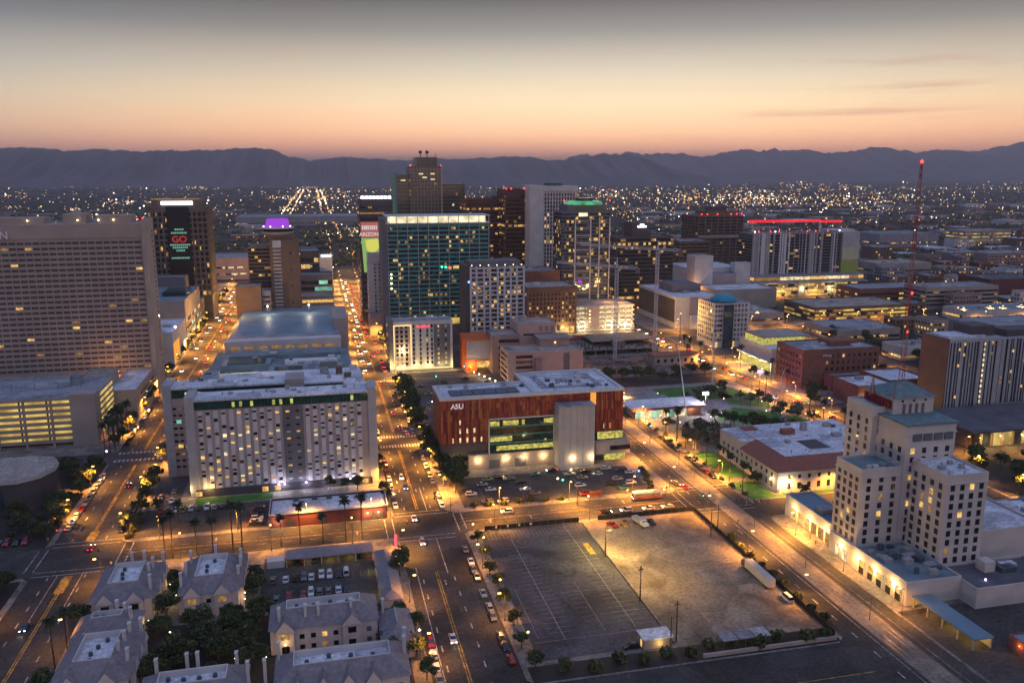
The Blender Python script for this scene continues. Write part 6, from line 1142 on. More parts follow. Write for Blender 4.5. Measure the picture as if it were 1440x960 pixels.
def palm_meshes(h, r):
    mb = MB(); mb.tube((0, 0, 0), (.1, .05, h * .5), .26, .2, 7); mb.tube((.1, .05, h * .5), (.05, .1, h), .2, .17, 7); tk_ = mb.mesh('trunk', ['bark']); cr = MB()
    for i in range(26):
        a = i * 2.4; el = r.uniform(-.5, 1.2); ln_ = r.uniform(2.1, 2.9); p = Vector((0, 0, h)); d = Vector((math.cos(a) * math.cos(el), math.sin(a) * math.cos(el), math.sin(el))); side = Vector((-math.sin(a), math.cos(a), 0))
        for sgm in range(4):
            q = p + d * ln_ / 4; w0, w1 = (.18, .5, .55, .38, .08)[sgm:sgm + 2]; dr = Vector((0, 0, -.22))
            cr.face([p + side * w0 + dr * w0 * 2, q + side * w1 + dr * w1 * 2, q, p]); cr.face([p, q, q - side * w1 + dr * w1 * 2, p - side * w0 + dr * w0 * 2]); p = q; d = (d + Vector((0, 0, -.34))).normalized()
    cr.lathe((0, 0, h - 1.6), [(.2, 0), (.42, .5), (.45, 1.2), (.2, 1.7)], 8)
    return cr.mesh('crown', ['frond']), tk_
for i in range(3): TP[('palm', i)] = palm_meshes(12.5 + i * 1.2, rt)
TP[('shortpalm', 0)] = palm_meshes(7.5, rt)
def tree(kind, x, y, label, group, s=1, sz=None):
    ks = [k for k in TP if k[0] == kind]; c, t = TP[rt.choice(ks)]; nm = {'palm': 'palm_tree', 'shortpalm': 'palm_tree', 'bush': 'shrub'}.get(kind, 'tree')
    r = thing(nm, label, {'palm': 'palm tree', 'shortpalm': 'palm tree', 'bush': 'shrub'}.get(kind, 'tree'), (x, y, .1), group); s *= rt.uniform(.88, 1.12); r.scale = (s, s, (sz or s) * rt.uniform(.93, 1.07)); r.rotation_euler = (0, 0, rt.uniform(0, 6.28))
    obj('trunk' if kind != 'bush' else 'stem', t, r); obj('crown' if kind != 'bush' else 'foliage', c, r); return r
def row(kind, pts, label, anchor, group, s=1, jit=.6):
    """label: text with {} for nearest / second / third ... counted from the camera end"""
    for i, (x, y) in enumerate(pts): tree(kind, x + rt.uniform(-jit, jit), y + rt.uniform(-jit, jit), f'{ORD[i]} {label} {anchor}', group, s)
row('palm', [(-55.9, 291), (-52.9, 288.4), (-44.9, 289), (-39.9, 290.5), (-33.1, 293 - 3), (-30, 290), (-17.0, 289.2), (-10.4, 289), (-2.2, 288), (5.8, 288), (11.6, 288.6)], 'slender palm from the avenue', 'in the row facing the long red shop', 'palms along the cross street', jit=.2)
row('palm', [(-101 + (k % 3) * 1.6, 408 + k * 3.2) for k in range(12)], 'tall palm', 'in the lit clump beside the parking garage', 'palms beside the parking garage', 1.15)
row('palm', [(168.3, 300), (168.4, 312), (168.2, 322), (168.5, 333), (168.3, 346), (168.3, 356), (168.4, 368), (168.3, 380), (172, 350), (171, 372)], 'palm', 'along the tram street pavement by the park', 'palms of the tram street', 1.0)
row('palm', [(253.5, 356), (252.5, 372), (254, 388), (253, 430), (273, 440), (274, 460), (273.5, 500), (259.5 - 6, 520), (246, 524), (250, 528), (257 - 4, 545), (273, 520)], 'palm', 'along the wide street beyond the park', 'palms of the wide street', 1.05)
row('palm', [(-78.5 - 18.5, 250), (-97.5, 236), (-75.6 + 2, 226), (-72, 232), (-99, 216)], 'dark palm', 'beside the avenue next to the townhouses', 'palms by the townhouses', .8)
row('shortpalm', [(183, 279), (-57.5, 312), (-55, 318), (-63, 322), (-70.5, 309)], 'squat palm', 'by the crossing kerbs', 'squat palms', 1)
row('street', [(47.5, 432), (47.6, 442), (47.4, 452), (47.8, 462), (47.5, 473), (47.6, 486), (47.4, 498), (47.7, 509)], 'round kerb tree', 'between the centre street and the surface lot', 'kerb trees of the centre street', 1.5)
row('street', [(52, 325), (50.8, 333), (53.5, 340), (51.3, 348), (47.6, 364), (47.4, 374), (47.8, 386), (47.5, 414), (47.5, 422)], 'leafy tree', 'beside the red panelled building on the centre street', 'kerb trees by the red building', 1.5)
row('street', [(51.5, 219), (51.3, 230), (51.6, 243), (51.4, 252), (51.7, 263), (51.3, 274), (51.2, 206), (52, 196)], 'tree glowing amber', 'along the faded lot beside the centre street', 'trees along the faded lot', .8)
row('street', [(23.2, 265), (22.6, 258), (22.4, 222), (21.8, 208), (23, 198), (17, 214), (13.5, 214), (19.5, 230)], 'small tree', 'on the pavement by the garage block', 'trees by the garage block', .9)
row('street', [(45.8, 437), (46.4, 468), (45.9, 480), (46.3, 492), (46.2, 504), (54.5, 330), (49.5, 356), (49, 369), (56, 344), (47.2, 400)], 'amber lit tree', 'crowding the red building side of the centre street', 'crowding trees of the centre street', 1.3)
row('big', [(-41, 219), (-34.5, 227), (-38, 234), (-27.5, 232), (-46, 211), (-24, 224), (-20.5, 238), (-30.5, 219), (-22, 213)], 'big dark tree', 'in the townhouse courtyard', 'courtyard trees', .72)
row('street', [(16, 208), (18, 212.5), (14.5, 201), (-48, 244), (-47, 256), (-71.5, 245), (-72, 212), (-23.5, 250), (-24, 262), (-60, 222)], 'dark tree', 'tucked against the townhouse walls', 'trees tucked by the townhouses', 1.05)
row('big', [(-104, 318), (-112, 325), (-122, 320), (-103, 333), (-116, 338), (-132, 326), (-105, 346), (-101, 372), (-108, 380), (-101, 388), (-113, 390), (-125, 384), (-101, 360), (-140, 318)], 'dark spreading tree', 'in the gardens beside the avenue', 'garden trees by the avenue', .62)
row('street', [(-98.5, 312), (-98.2, 326), (-98.6, 341), (-98.3, 355), (-98, 370), (-98.4, 384), (-98.2, 420), (-98, 432), (-98.3, 446), (-98, 458), (-98.2, 486), (-98.3, 500), (-98, 514), (-98.2, 530), (-98, 548), (-98.1, 562), (-98, 576)], 'kerb tree on the garage side', 'of the avenue', 'kerb trees of the avenue, garage side', 1.05)
row('street', [(-71, 316), (-70.5, 328), (-71.2, 340), (-71, 352), (-71.2, 364), (-70.8, 392), (-70.5, 408), (-71, 424), (-70.4, 440), (-70.8, 470), (-70.6, 500), (-70.7, 530)], 'kerb tree on the grey hall side', 'of the avenue', 'kerb trees of the avenue, hall side', 1.15)
row('street', [(22.9, 320), (22.7, 330), (22.8, 352), (22.6, 366), (22.9, 400), (22.8, 430), (22.6, 460), (22.8, 490), (22.7, 520), (8, 339), (1, 341), (12, 338)], 'tree', 'on the student hall side of the centre street', 'kerb trees by the student hall', .85)
row('pale', [(172 + rt.uniform(0, 24), 354 + rt.uniform(0, 32)) for _ in range(22)], 'pale feathery tree', 'in the gravel grove of the park', 'pale trees of the park grove', 1.0)
row('street', [(203 + k * 3.2, 394 - k * 3.9) for k in range(0, 9)], 'dark tree', 'in the diagonal row beside the lawns', 'dark trees beside the lawns', 1.1)
row('pale', [(250, 392), (247, 404), (243, 411), (236, 418), (252, 380), (244, 385), (238, 392), (236, 428), (227, 436), (215, 440)], 'bare feathery tree', 'between the upper and lower lawn', 'feathery trees of the upper lawn', 1.2)
row('big', [(183, 318), (178, 308), (186.5 - 3, 338), (214, 436), (226, 446), (206, 438)], 'dark tree', 'on the lawn by the post office and pavilion', 'trees by the post office', .5)
row('street', [(273, 410), (276, 420), (283, 428), (290, 430), (272.8, 480), (286, 436), (330, 396), (345, 395), (350, 460), (360, 470), (358, 484), (345, 476), (366, 452)], 'tree', 'around the brick warehouse and gym', 'trees round the brick buildings', 1.0)
row('bush', [(141.5 + rt.uniform(-.3, .3), 200 + k * 7.2) for k in range(9)], 'amber lit shrub', 'outside the long black fence', 'shrubs outside the long fence', 1.2)
row('bush', [(60 + k * 7, 193 + rt.uniform(-2, 2)) for k in range(12)], 'glowing shrub', 'along the bottom lane of the lots', 'shrubs along the bottom lane', 1.6)
row('bush', [(166.4, 296 + k * 9) for k in range(12)], 'round kerb shrub', 'on the park pavement of the tram street', 'kerb shrubs of the tram street', .9)
row('bush', [(-72.4 + rt.uniform(0, 3), 309 + k * 2.6) for k in range(8)], 'low shrub', 'round the hall forecourt beside the avenue', 'forecourt shrubs', 1.1)
row('bush', [(-120 + k * 4, 309 + rt.uniform(0, 40)) for k in range(6)] + [(132 + k, 312 + k * 4) for k in range(6)] + [(56 + k * 6, 308.3) for k in range(7)], 'scrubby bush', 'edging the gardens and the parking lot', 'bushes edging the lots', 1.1)
row('street', [(-75 - 22.5, 600 + k * 26) for k in range(14)], 'amber lit tree', 'far up the avenue', 'trees far up the avenue', 1.2)
row('street', [(47.2, 640 + k * 24) for k in range(10)], 'far kerb tree', 'up the centre street past the mid rise hotel', 'trees far up the centre street', 1.1)
# ================================================================ street lamps and signals
pm = MB(); pm.tube((0, 0, 0), (0, 0, 8.6), .11, .07, 7); pm.tube((0, 0, 8.5), (1.6, 0, 9), .06, .05, 5); pm.tube((0, 0, 0), (0, 0, .7), .2, .2, 8); PM = pm.mesh('pole', ['pole_metal'])
hm = MB(); hm.box(1.2, 2.1, -.2, .2, 8.84, 9.05); HM = {k: hm.mesh('lamp_head', [k]) for k in ('sodium', 'lamp_warm', 'lamp_white')}
def lamp(x, y, rz, label, group, e=5200, head='sodium', c=SOD, s=1):
    r = thing('street_lamp', label, 'street lamp', (x, y, .1), group); obj('pole', PM, r); obj('lamp_head', HM[head], r); r.rotation_euler = (0, 0, rz); r.scale = (s, s, s)
    if e: l = light('lamp_light', r, (x, y, 0), e * 5 * (.3 if y < 262 and x < 100 else .55 if y < 230 else .95 if y < 308 and x < 30 else 1.7), c, .25, 155); l.location = (1.65, 0, 8.7)
def lamps(pts, rz, label, anchor, group, e=5200, **k):
    for i, (x, y) in enumerate(pts): lamp(x, y, rz, f'{ORD[min(i, 29)]} {label} {anchor}', group, e * (.75 + .5 * rt.random()), **k)
lamps([(23.2, 205 + k * 34) for k in range(13) if abs(205 + k * 34 - 296) > 9], 0, 'amber street lamp', 'on the student hall side of the centre street', 'lamps of the centre street, hall side')
lamps([(46.6 if k > 2 else 49.5, 222 + k * 34) for k in range(12) if abs(222 + k * 34 - 296) > 9], PI, 'amber street lamp', 'on the red building side of the centre street', 'lamps of the centre street, red building side')
lamps([(-97.3, 215 + k * 38) for k in range(11) if abs(215 + k * 38 - 296) > 9 and abs(215 + k * 38 - 404) > 7], 0, 'amber street lamp', 'on the garage side of the avenue', 'lamps of the avenue, garage side', 3600)
lamps([(-71.9, 235 + k * 38) for k in range(11) if abs(235 + k * 38 - 296) > 9], PI, 'amber street lamp', 'on the grey hall side of the avenue', 'lamps of the avenue, hall side', 3600)
lamps([(-60, 305.9), (-33, 305.9), (-8, 305.9), (16, 305.9), (66, 305.9), (95, 305.9), (122, 305.9)], -PI / 2, 'street lamp from the avenue', 'on the long shop side of the cross street', 'lamps of the cross street, shop side', 4200)
lamps([(-50, 286.2), (-20, 286.2), (8, 286.2), (60, 286.5), (97, 286.5), (128, 286.5)], PI / 2, 'street lamp from the avenue', 'on the townhouse side of the cross street', 'lamps of the cross street, townhouse side', 3000)
lamps([(166, 198 + k * 29) for k in range(12) if abs(198 + k * 29 - 282) > 7], PI, 'amber street lamp', 'on the mast hotel side of the tram street', 'lamps of the tram street, hotel side', 5600)
lamps([(140.6, 212 + k * 33) for k in range(10) if abs(212 + k * 33 - 296) > 9], 0, 'amber street lamp', 'on the dirt lot side of the tram street', 'lamps of the tram street, lot side', 4200)
lamps([(254.2, 305 + k * 36) for k in range(9)], 0, 'amber street lamp', 'on the park side of the wide street', 'lamps of the wide street, park side', 5600)
lamps([(272, 322 + k * 36) for k in range(8)], PI, 'amber street lamp', 'on the brick warehouse side of the wide street', 'lamps of the wide street, warehouse side', 5600)
lamps([(184, 291.2), (205, 291.2), (228, 291.2)], -PI / 2, 'amber street lamp', 'in front of the post office', 'lamps by the post office', 3800)
lamps([(130, 623.5), (160, 623.5), (190, 623.5), (220, 623.5), (246, 623.5)], PI / 2, 'amber lamp', 'along the road behind the red hoarding', 'lamps behind the red hoarding', 6500)
lamps([(-97.3, 640 + k * 40) for k in range(11)], 0, 'far amber lamp', 'high up the avenue beyond the white canopy block', 'far lamps of the avenue', 7000, s=1.25)
lamps([(-71.9, 625 + k * 40) for k in range(11)], PI, 'far amber lamp', 'high up the avenue beside the exhibition hall', 'far lamps of the avenue, hall side', 7000, s=1.25)
lamps([(23.4, 650 + k * 40) for k in range(11)], 0, 'far amber lamp', 'up the centre street beside the terraced glass block', 'far lamps of the centre street', 7000, s=1.25)
lamps([(46.6, 632 + k * 40) for k in range(11)], PI, 'far amber lamp', 'up the centre street beneath the yellow hoarding', 'far lamps of the centre street, hoarding side', 7000, s=1.25)
lamps([(290 + k * 34, 640) for k in range(11)], -PI / 2, 'amber lamp', 'along the cross street past the blue domed offices', 'lamps past the domed offices', 6000, s=1.2)
lamps([(374, 410 + k * 36) for k in range(14)], 0, 'amber lamp', 'along the side street behind the white gallery', 'lamps behind the white gallery', 4200, s=1.1)
lamps([(282 + k * 26, 527) for k in range(5)], PI / 2, 'amber lamp', 'along the short street beside the white gallery', 'lamps beside the white gallery', 4200)
lamps([(440 + k * 40, 792) for k in range(9)], PI / 2, 'amber lamp', 'along the far street below the ribbed apartments', 'lamps below the ribbed apartments', 6500, s=1.3)
lamps([(440 + k * 42, 634) for k in range(6)] + [(520 + k * 50, 612) for k in range(4)], PI / 2, 'amber lamp', 'round the lots behind the striped residence', 'lamps round the far lots', 4500, s=1.2)
lamps([(276, 270 + k * 24) for k in range(3)] + [(292, 318), (318, 314)], 0, 'amber lamp', 'outside the dark canopy hall', 'lamps by the dark canopy hall', 3000)
row('street', [(279 + (k % 3) * 7, 272 + k * 8) for k in range(7)] + [(296 + k * 12, 300 - k * 3) for k in range(6)], 'dark tree', 'in the verge outside the dark canopy hall', 'trees outside the dark canopy hall', 1.2)
row('street', [(170 + k * 8, 476 + (k * 37 % 20)) for k in range(10)], 'bushy tree', 'between the building site and the transit pavilion', 'trees behind the transit pavilion', 1.3)
row('street', [(396 + (k % 4) * 6, 420 + k * 13) for k in range(14)], 'dark tree', 'along the side street behind the white gallery', 'trees behind the white gallery', 1.3)
row('big', [(-49, 236), (-29, 240), (-25.5, 233), (-47, 219), (-31.5, 209), (-49.5, 266), (-24.5, 256)], 'dark courtyard tree', 'close to the townhouse eaves', 'trees close to the townhouse eaves', .5)
row('street', [(206, 384), (214, 372), (222, 366), (232, 362), (243, 360), (210, 428), (222, 440), (233, 446), (244, 424), (216, 356), (226, 352)], 'park tree', 'edging the bright lawns', 'park trees edging the lawns', 1.15)
row('big', [(-106, 228), (-112, 214), (-104, 200), (-122, 226), (-101, 276), (-112, 274), (-124, 276)], 'dark tree', 'across the dark avenue from the townhouses', 'trees across the dark avenue', .6)
# small lamps on posts
for i, (x, y, m, c, e) in enumerate([(51.4, 284, 'sodium', SOD, 700), (53, 272, 'sodium', SOD, 700), (51.6, 262, 'sodium', SOD, 500), (52, 240, 'sodium', SOD, 700), (52.6, 219, 'sodium', SOD, 700), (53, 208, 'sodium', SOD, 500), (23.6, 266, 'sodium', SOD, 600), (25, 204, 'sodium', SOD, 600), (23.5, 216, 'lamp_warm', SOD, 300)]):
    t = thing('post_lamp', f'{ORD[i]} small amber post lamp' + (' among the trees along the faded lot' if x > 40 else ' on the pavement by the garage block'), 'lamp', (x, y, 0), 'small post lamps of the centre street'); MB().tube((x, y, 0), (x, y, 3.6), .07, n=6).build('post', ['pole_metal'], t); MB().octa((x, y, 3.9), .42).build('lantern', [m], t); light('lamp_light', t, (x, y, 4.1), e, c)
for i in range(26):
    x, y = rt.uniform(170, 252), rt.uniform(352, 452); t = thing('park_lamp', 'small pale globe lamp among the trees and lawns of the park', 'lamp', (x, y, 0), 'globe lamps of the park'); MB().tube((x, y, .1), (x, y, 3.6), .06, n=5).build('post', ['pole_metal'], t); MB().octa((x, y, 3.8), .3).build('globe', ['lamp_warm'], t)
    if i % 3 == 0: light('lamp_light', t, (x, y, 4), 420, (1, .75, .4))
for i, (x, y, m) in enumerate([(47.3, 392, 'lamp_purple'), (131, 322, 'lamp_blue'), (59, 421, 'lamp_blue'), (86, 447, 'lamp_green'), (70, 512, 'lamp_green'), (92, 535, 'lamp_blue'), (-71.4, 398, 'lamp_blue'), (161, 382, 'lamp_blue'), (182.5, 284.6 + 8, 'lamp_white'), (185.8, 292, 'lamp_white'), (-98.4, 402, 'lamp_purple'), (96, 319, 'lamp_green'), (94.4, 321, 'lamp_warm'), (103, 330, 'lamp_warm')]):
    col = {'lamp_purple': 'violet', 'lamp_blue': 'blue', 'lamp_green': 'green', 'lamp_white': 'white', 'lamp_warm': 'warm'}[m]; at = ['at the plaza corner of the red panelled building', 'in the parking lot before the red panelled building', 'by the surface lot entrance', 'in the middle of the surface lot', 'in front of the mid rise hotel', 'beside the orange framed block', 'on the end wall side of the student hall', 'on the pavement opposite the transit pavilion', 'under the flag on the post office lawn', 'on the post office lawn, nearer the corner', 'by the palms of the parking garage', 'in the centre of the parking lot', 'on the central kiosk of the parking lot', 'at the end of the parking lot barrier'][i]
    t = thing('bright_lamp', f'bright {col} lamp on a short post {at}', 'lamp', (x, y, 0)); MB().tube((x, y, .1), (x, y, 4), .07, n=5).build('post', ['pole_metal'], t); MB().octa((x, y, 4.3), .5).build('globe', [m], t); light('lamp_light', t, (x, y, 4.6), 350, {'lamp_purple': (.6, .35, 1), 'lamp_blue': (.1, .2, 1), 'lamp_green': (.1, 1, .4), 'lamp_white': (1, .95, 1), 'lamp_warm': (1, .7, .3)}[m])
def signal(x, y, rz, label, col='lamp_green', g='traffic signals'):
    r = thing('traffic_signal', label, 'traffic light', (x, y, 0), g); mb = MB(); mb.tube((0, 0, 0), (0, 0, 6.4), .13, .09, 6); mb.tube((0, 0, 6), (6.5, 0, 6.5), .08, .05, 5); mb.build('pole', ['pole_metal']).parent = r
    for px in (3.5, 6.2):
        b_ = MB(); b_.box(px - .2, px + .2, -.15, .15, 5.7, 6.9); h_ = b_.build('signal_head', ['black']); h_.parent = r
        for k, z in enumerate((6.65, 6.3, 5.95)):
            if (k == 2) == (col == 'lamp_green') and k != 1: q = MB(); q.octa((px, -.2, z), .22); s_ = q.build('lens', [col]); s_.parent = h_
    r.rotation_euler = (0, 0, rz)
for x, y, rz, lab, c in [(140, 286, 0, 'green traffic signal at the dirt lot corner of the tram street', 'lamp_green'), (166, 275.5, PI, 'green traffic signal outside the low wing of the mast hotel', 'lamp_green'), (166, 291.5, PI, 'green traffic signal on the post office corner', 'lamp_green'), (161, 398, PI, 'green traffic signal near the transit pavilion', 'lamp_green'), (254, 398, 0, 'green traffic signal on the park side of the wide street', 'lamp_green'), (255, 470, 0, 'green traffic signal opposite the white gallery', 'lamp_green'), (24, 286, 0, 'red traffic signal beside the red sign totem', 'lamp_red'), (46.5, 306, PI, 'red traffic signal at the parking lot corner of the centre street', 'lamp_red'), (-97, 306, 0, 'traffic signal at the garden corner of the avenue crossing', 'lamp_red'), (-72, 286, PI, 'traffic signal at the townhouse corner of the avenue crossing', 'lamp_red'), (46.5, 541, PI, 'green traffic signal by the mid rise hotel', 'lamp_green'), (24, 644, 0, 'green traffic signal by the exhibition hall stair tower', 'lamp_green'), (-97, 644, 0, 'green traffic signal far up the avenue beside the white canopy block', 'lamp_green'), (45.8, 626, PI, 'green traffic signal below the green glass tower', 'lamp_green'), (-72.5, 770, PI, 'green traffic signal up the avenue beside the round crowned hotel', 'lamp_green'), (273, 540, PI, 'red traffic signal by the blue domed offices', 'lamp_red')]: signal(x, y, rz, lab, c)
# ================================================================ vehicles
PAINT = {'white': (.62, .63, .65), 'silver': (.36, .37, .39), 'grey': (.14, .145, .15), 'black': (.015, .015, .018), 'red': (.32, .02, .02), 'dark blue': (.03, .05, .14), 'pale green': (.28, .36, .12), 'beige': (.34, .28, .2), 'teal': (.03, .16, .17)}
for k, c in PAINT.items(): M['car_' + k] = mat('car_paint_' + k.replace(' ', '_'), c, .25, 0, spec=.6)
CARS = {}
def extr(mb, prof, hw, m=0, hw_top=None):
    n = len(mb.v); k = len(prof)
    zmax = max(z for _, z in prof)
    for s in (-1, 1):
        for y, z in prof: mb.v.append((s * (hw if hw_top is None or z < zmax - .2 else hw_top), y, z))
    for i in range(k): j = (i + 1) % k; mb.f.append((n + i, n + j, n + k + j, n + k + i)); mb.m.append(m)
    mb.f.append(tuple(n + i for i in reversed(range(k)))); mb.m.append(m); mb.f.append(tuple(n + k + i for i in range(k))); mb.m.append(m)
SHAPE = {'saloon': ([(-2.3, .32), (-2.34, .8), (-2.1, .96), (-1.5, .98), (1.0, .95), (2.05, .78), (2.32, .62), (2.3, .3)], [(-1.95, .95), (-1.2, 1.44), (.15, 1.46), (1.05, .94)], (-1.35, 1.4)),
         'suv': ([(-2.3, .38), (-2.34, .95), (-2.25, 1.1), (1.0, 1.08), (2.05, .98), (2.3, .78), (2.28, .36)], [(-2.25, 1.08), (-2.05, 1.74), (.25, 1.74), (1.05, 1.06)], (-1.4, 1.42)),
         'pickup': ([(-2.7, .42), (-2.72, 1.05), (-.75, 1.05), (-.7, 1.1), (1.3, 1.1), (2.45, 1.0), (2.62, .8), (2.6, .4)], [(-.75, 1.08), (-.55, 1.78), (.7, 1.78), (1.4, 1.08)], (-1.7, 1.65)),
         'van': ([(-2.6, .35), (-2.65, 1.2), (1.6, 1.2), (2.4, 1.05), (2.6, .8), (2.6, .35)], [(-2.62, 1.18), (-2.5, 2.15), (1.1, 2.15), (1.75, 1.18)], (-1.6, 1.6))}
wm = MB(); wm.tube((-.11, 0, 0), (.11, 0, 0), .33, n=12); wm.tube((-.12, 0, 0), (.12, 0, 0), .18, n=8, m=1); WHEEL = wm.mesh('wheel', ['tyre', 'steel'])
def lampm(m, w=.18): b_ = MB(); b_.octa((0, 0, 0), w, 0, .13); return b_.mesh('lamp', [m])
HLM = {'on': lampm('headlight', .26), 'off': lampm('dull_lamp')}; TLM = {'on': lampm('taillight', .26), 'off': lampm('dull_red'), 'far': lampm('taillight', .8), 'farh': lampm('headlight', .72)}
def car_meshes(shape, color):
    if (shape, color) not in CARS:
        body, cab, wh = SHAPE[shape]; mb = MB(); extr(mb, body, .9); rf = MB(); extr(rf, [(y, z) for y, z in cab], .80, 0, .66)
        top = MB(); ys = [y for y, z in cab if z > cab[0][1] + .3]; zt = max(z for _, z in cab); top.box(-.64, .64, min(ys) + .02, max(ys) - .02, zt - .02, zt + .03)
        CARS[shape, color] = (mb.mesh('body', ['car_' + color]), rf.mesh('glasshouse', ['car_glass']), top.mesh('roof', ['car_' + color]))
    return CARS[shape, color]
def car(x, y, rz, shape, color, label, group, lights='off', name=None, z=.02, simple=False):
    b_, g_, t_ = car_meshes(shape, color); r = thing(name or ('parked_car' if lights == 'off' else 'car'), label, {'suv': 'car', 'saloon': 'car', 'pickup': 'pickup truck', 'van': 'van'}[shape], (x, y, z), group); r.rotation_euler = (0, 0, rz)
    obj('body', b_, r); obj('glasshouse', g_, r)
    if not simple:
        obj('roof', t_, r)
        for sx_ in (-.86, .86):
            for wy in SHAPE[shape][2]: obj('wheel', WHEEL, r, (sx_, wy, .33))
    yf = SHAPE[shape][0][-2][0]; yb = SHAPE[shape][0][0][0]; hz = .68 if shape == 'saloon' else .85
    hk, tk_ = {'off': ('off', 'off'), 'on': ('on', 'on'), 'far': (None, 'far'), 'coming': ('farh', None)}[lights]
    for sx_ in (-.66, .66):
        if hk: obj('headlight', HLM[hk] if hk != 'farh' else TLM['farh'], r, (sx_, yf, hz))
        if tk_: obj('taillight', TLM[tk_], r, (sx_, yb, hz + .1))
    if lights == 'on':
        l = light('beam', r, (0, 0, 0), 260, (1, .9, .75), .15, 70); l.location = (0, yf + .3, .75); l.rotation_euler = (math.radians(78), 0, 0)
    return r
rc = random.Random(17)
ck, cw = list(PAINT), [6, 4, 4, 5, 1.6, 1, .3, .7, .6]
def pick(): return rc.choices(['saloon', 'suv', 'pickup', 'van'], [5, 4, 1.3, .7])[0], rc.choices(ck, cw)[0]
NM = {'saloon': 'saloon', 'suv': 'estate', 'pickup': 'pickup', 'van': 'van'}
def parked(pts, rz, where_, group, jit=.2):
    for i, q in enumerate(pts):
        sh, co = pick()
        if len(q) > 2: sh, co = q[2], q[3]
        car(q[0] + rc.uniform(-jit, jit), q[1] + rc.uniform(-jit, jit), rz + rc.choice([0, PI]) * (len(q) < 5), sh, co, f'{co} {NM[sh]}, {ORD[i]} {where_}', group, z=.18 if group.endswith('lot') or group.endswith('court') else .03)
parked([(67.3, 336.5, 'saloon', 'pale green'), (72.8, 336.8, 'suv', 'black'), (66.3, 324.3, 'saloon', 'white'), (62.6, 311.3, 'suv', 'grey'), (68.6, 310.6, 'suv', 'silver'), (103.5, 334.6, 'pickup', 'silver'), (115.6, 331.8, 'saloon', 'white'), (121.7, 337.8, 'suv', 'white'), (122, 324.1, 'suv', 'silver'), (111.5, 336.5, 'suv', 'black'), (135.6 - 5, 331, 'saloon', 'white'), (127.6, 334.2, 'suv', 'dark blue'), (103.5, 311, 'suv', 'red')], PI / 2, 'across the parking lot of the red panelled building', 'cars in the red building parking lot')
parked([(76.5, 334.8), (80.5, 329.6), (80.2, 321.5), (83.5, 316.2), (89, 337.4), (108, 329), (104, 320.5), (117, 319), (121, 313.5), (126, 318.5), (64, 331), (57.5, 321)], PI / 2, 'among the bays of the red building lot', 'more cars in the red building lot')
car(97.3, 341.6 - .8, PI / 2, 'saloon', 'black', 'black saloon with red tail lamps crossing the parking lot below the wall lamps', 'cars driving', 'on', z=.18)
parked([(-14.5, 262, 'saloon', 'white'), (-11.5, 262, 'suv', 'black'), (-8.9, 262, 'suv', 'grey'), (-6.2, 262.2, 'saloon', 'white'), (-3.2, 262.8, 'pickup', 'white'), (-.4, 262, 'suv', 'white'), (2.2, 262, 'saloon', 'black'), (5, 263, 'van', 'white'), (-18.6, 262, 'suv', 'grey')], 0, 'in the far row of the townhouse car court', 'cars in the townhouse car court')
parked([(-17, 249, 'suv', 'teal'), (-13, 251, 'saloon', 'red'), (-9, 250.5, 'saloon', 'red'), (-6.6, 251, 'suv', 'white'), (-4, 251.2, 'suv', 'grey'), (-1, 251, 'suv', 'grey'), (2, 251.3, 'saloon', 'white'), (4.6, 251.2, 'saloon', 'black')], 0, 'in the near row of the townhouse car court', 'cars in the townhouse car court, near row of the court')
parked([(-9.5, 275, 'saloon', 'red'), (-5.5, 275, 'suv', 'grey'), (9.5, 275, 'suv', 'black')], 0, 'under the lit car port', 'cars under the car port')
parked([(46.3, q) for q in (201, 208, 213.5, 224, 230, 238.5, 250, 255.5, 261, 271)], 0, 'along the kerb of the faded lot on the centre street', 'cars parked by the faded lot kerb')
parked([(46.3 - 2.4, 312 + k * 6.4) for k in range(3)] + [(43.9, 340 + k * 6.2) for k in range(7)] + [(43.9, 412 + k * 6.3) for k in range(14)], 0, 'at the kerb on the red building side of the centre street', 'cars parked on the red building side')
parked([(26, 316 + k * 6.3) for k in range(10)] + [(26, 414 + k * 6.6) for k in range(12)], 0, 'at the kerb on the student hall side of the centre street', 'cars parked on the student hall side')
parked([(26.3, 196 + k * 6) for k in range(4)], 0, 'on the dark kerb below the garage block', 'cars parked below the garage block')
parked([(-94.3, 322 + k * 6.1) for k in range(10)] + [(-94.3, 425 + k * 6.4) for k in range(10)], 0, 'at the kerb on the garden side of the avenue', 'cars parked on the garden side of the avenue')
parked([(-74.8, 316 + k * 6) for k in range(5)] + [(-74.8, 366 + k * 6) for k in range(4)], 0, 'at the kerb on the hall side of the avenue', 'cars parked on the hall side of the avenue')
parked([(-28 + 1.2, 309.8 + k * 2.7) for k in range(7)], PI / 2, 'beside the blank end of the long red shop', 'cars beside the long shop lot'); parked([(-64 + k * 2.9, 331) for k in range(9)], 0, 'behind the lawn strip of the student hall', 'cars behind the student hall lawn lot')
parked([(-66, 338), (-66, 346), (-62, 352), (-61, 341)], 0, 'in the forecourt under the rear slab', 'cars in the hall forecourt lot')
parked([(163.6, 318 + k * 6.2) for k in range(5)] + [(163.6, 356 + k * 6) for k in range(4)], 0, 'at the kerb beside the park on the tram street', 'cars parked beside the park')
parked([(58 + (k % 3) * 14 + rc.uniform(0, 4), 424 + k * 6.6) for k in range(15)] + [(84 + (k % 2) * 16, 440 + k * 9) for k in range(8)], PI / 2, 'on the grey surface lot before the mid rise hotel', 'cars on the surface lot')
parked([(-118 + k * 3, 312.4) for k in range(5)], 0, 'in the dark garden court beside the avenue', 'cars in the garden court lot')
parked([(215 + k * 3, 206) for k in range(6)] + [(232, 186 + k * 3) for k in range(4)], 0, 'in the dark yard behind the mast hotel', 'cars in the hotel yard lot')
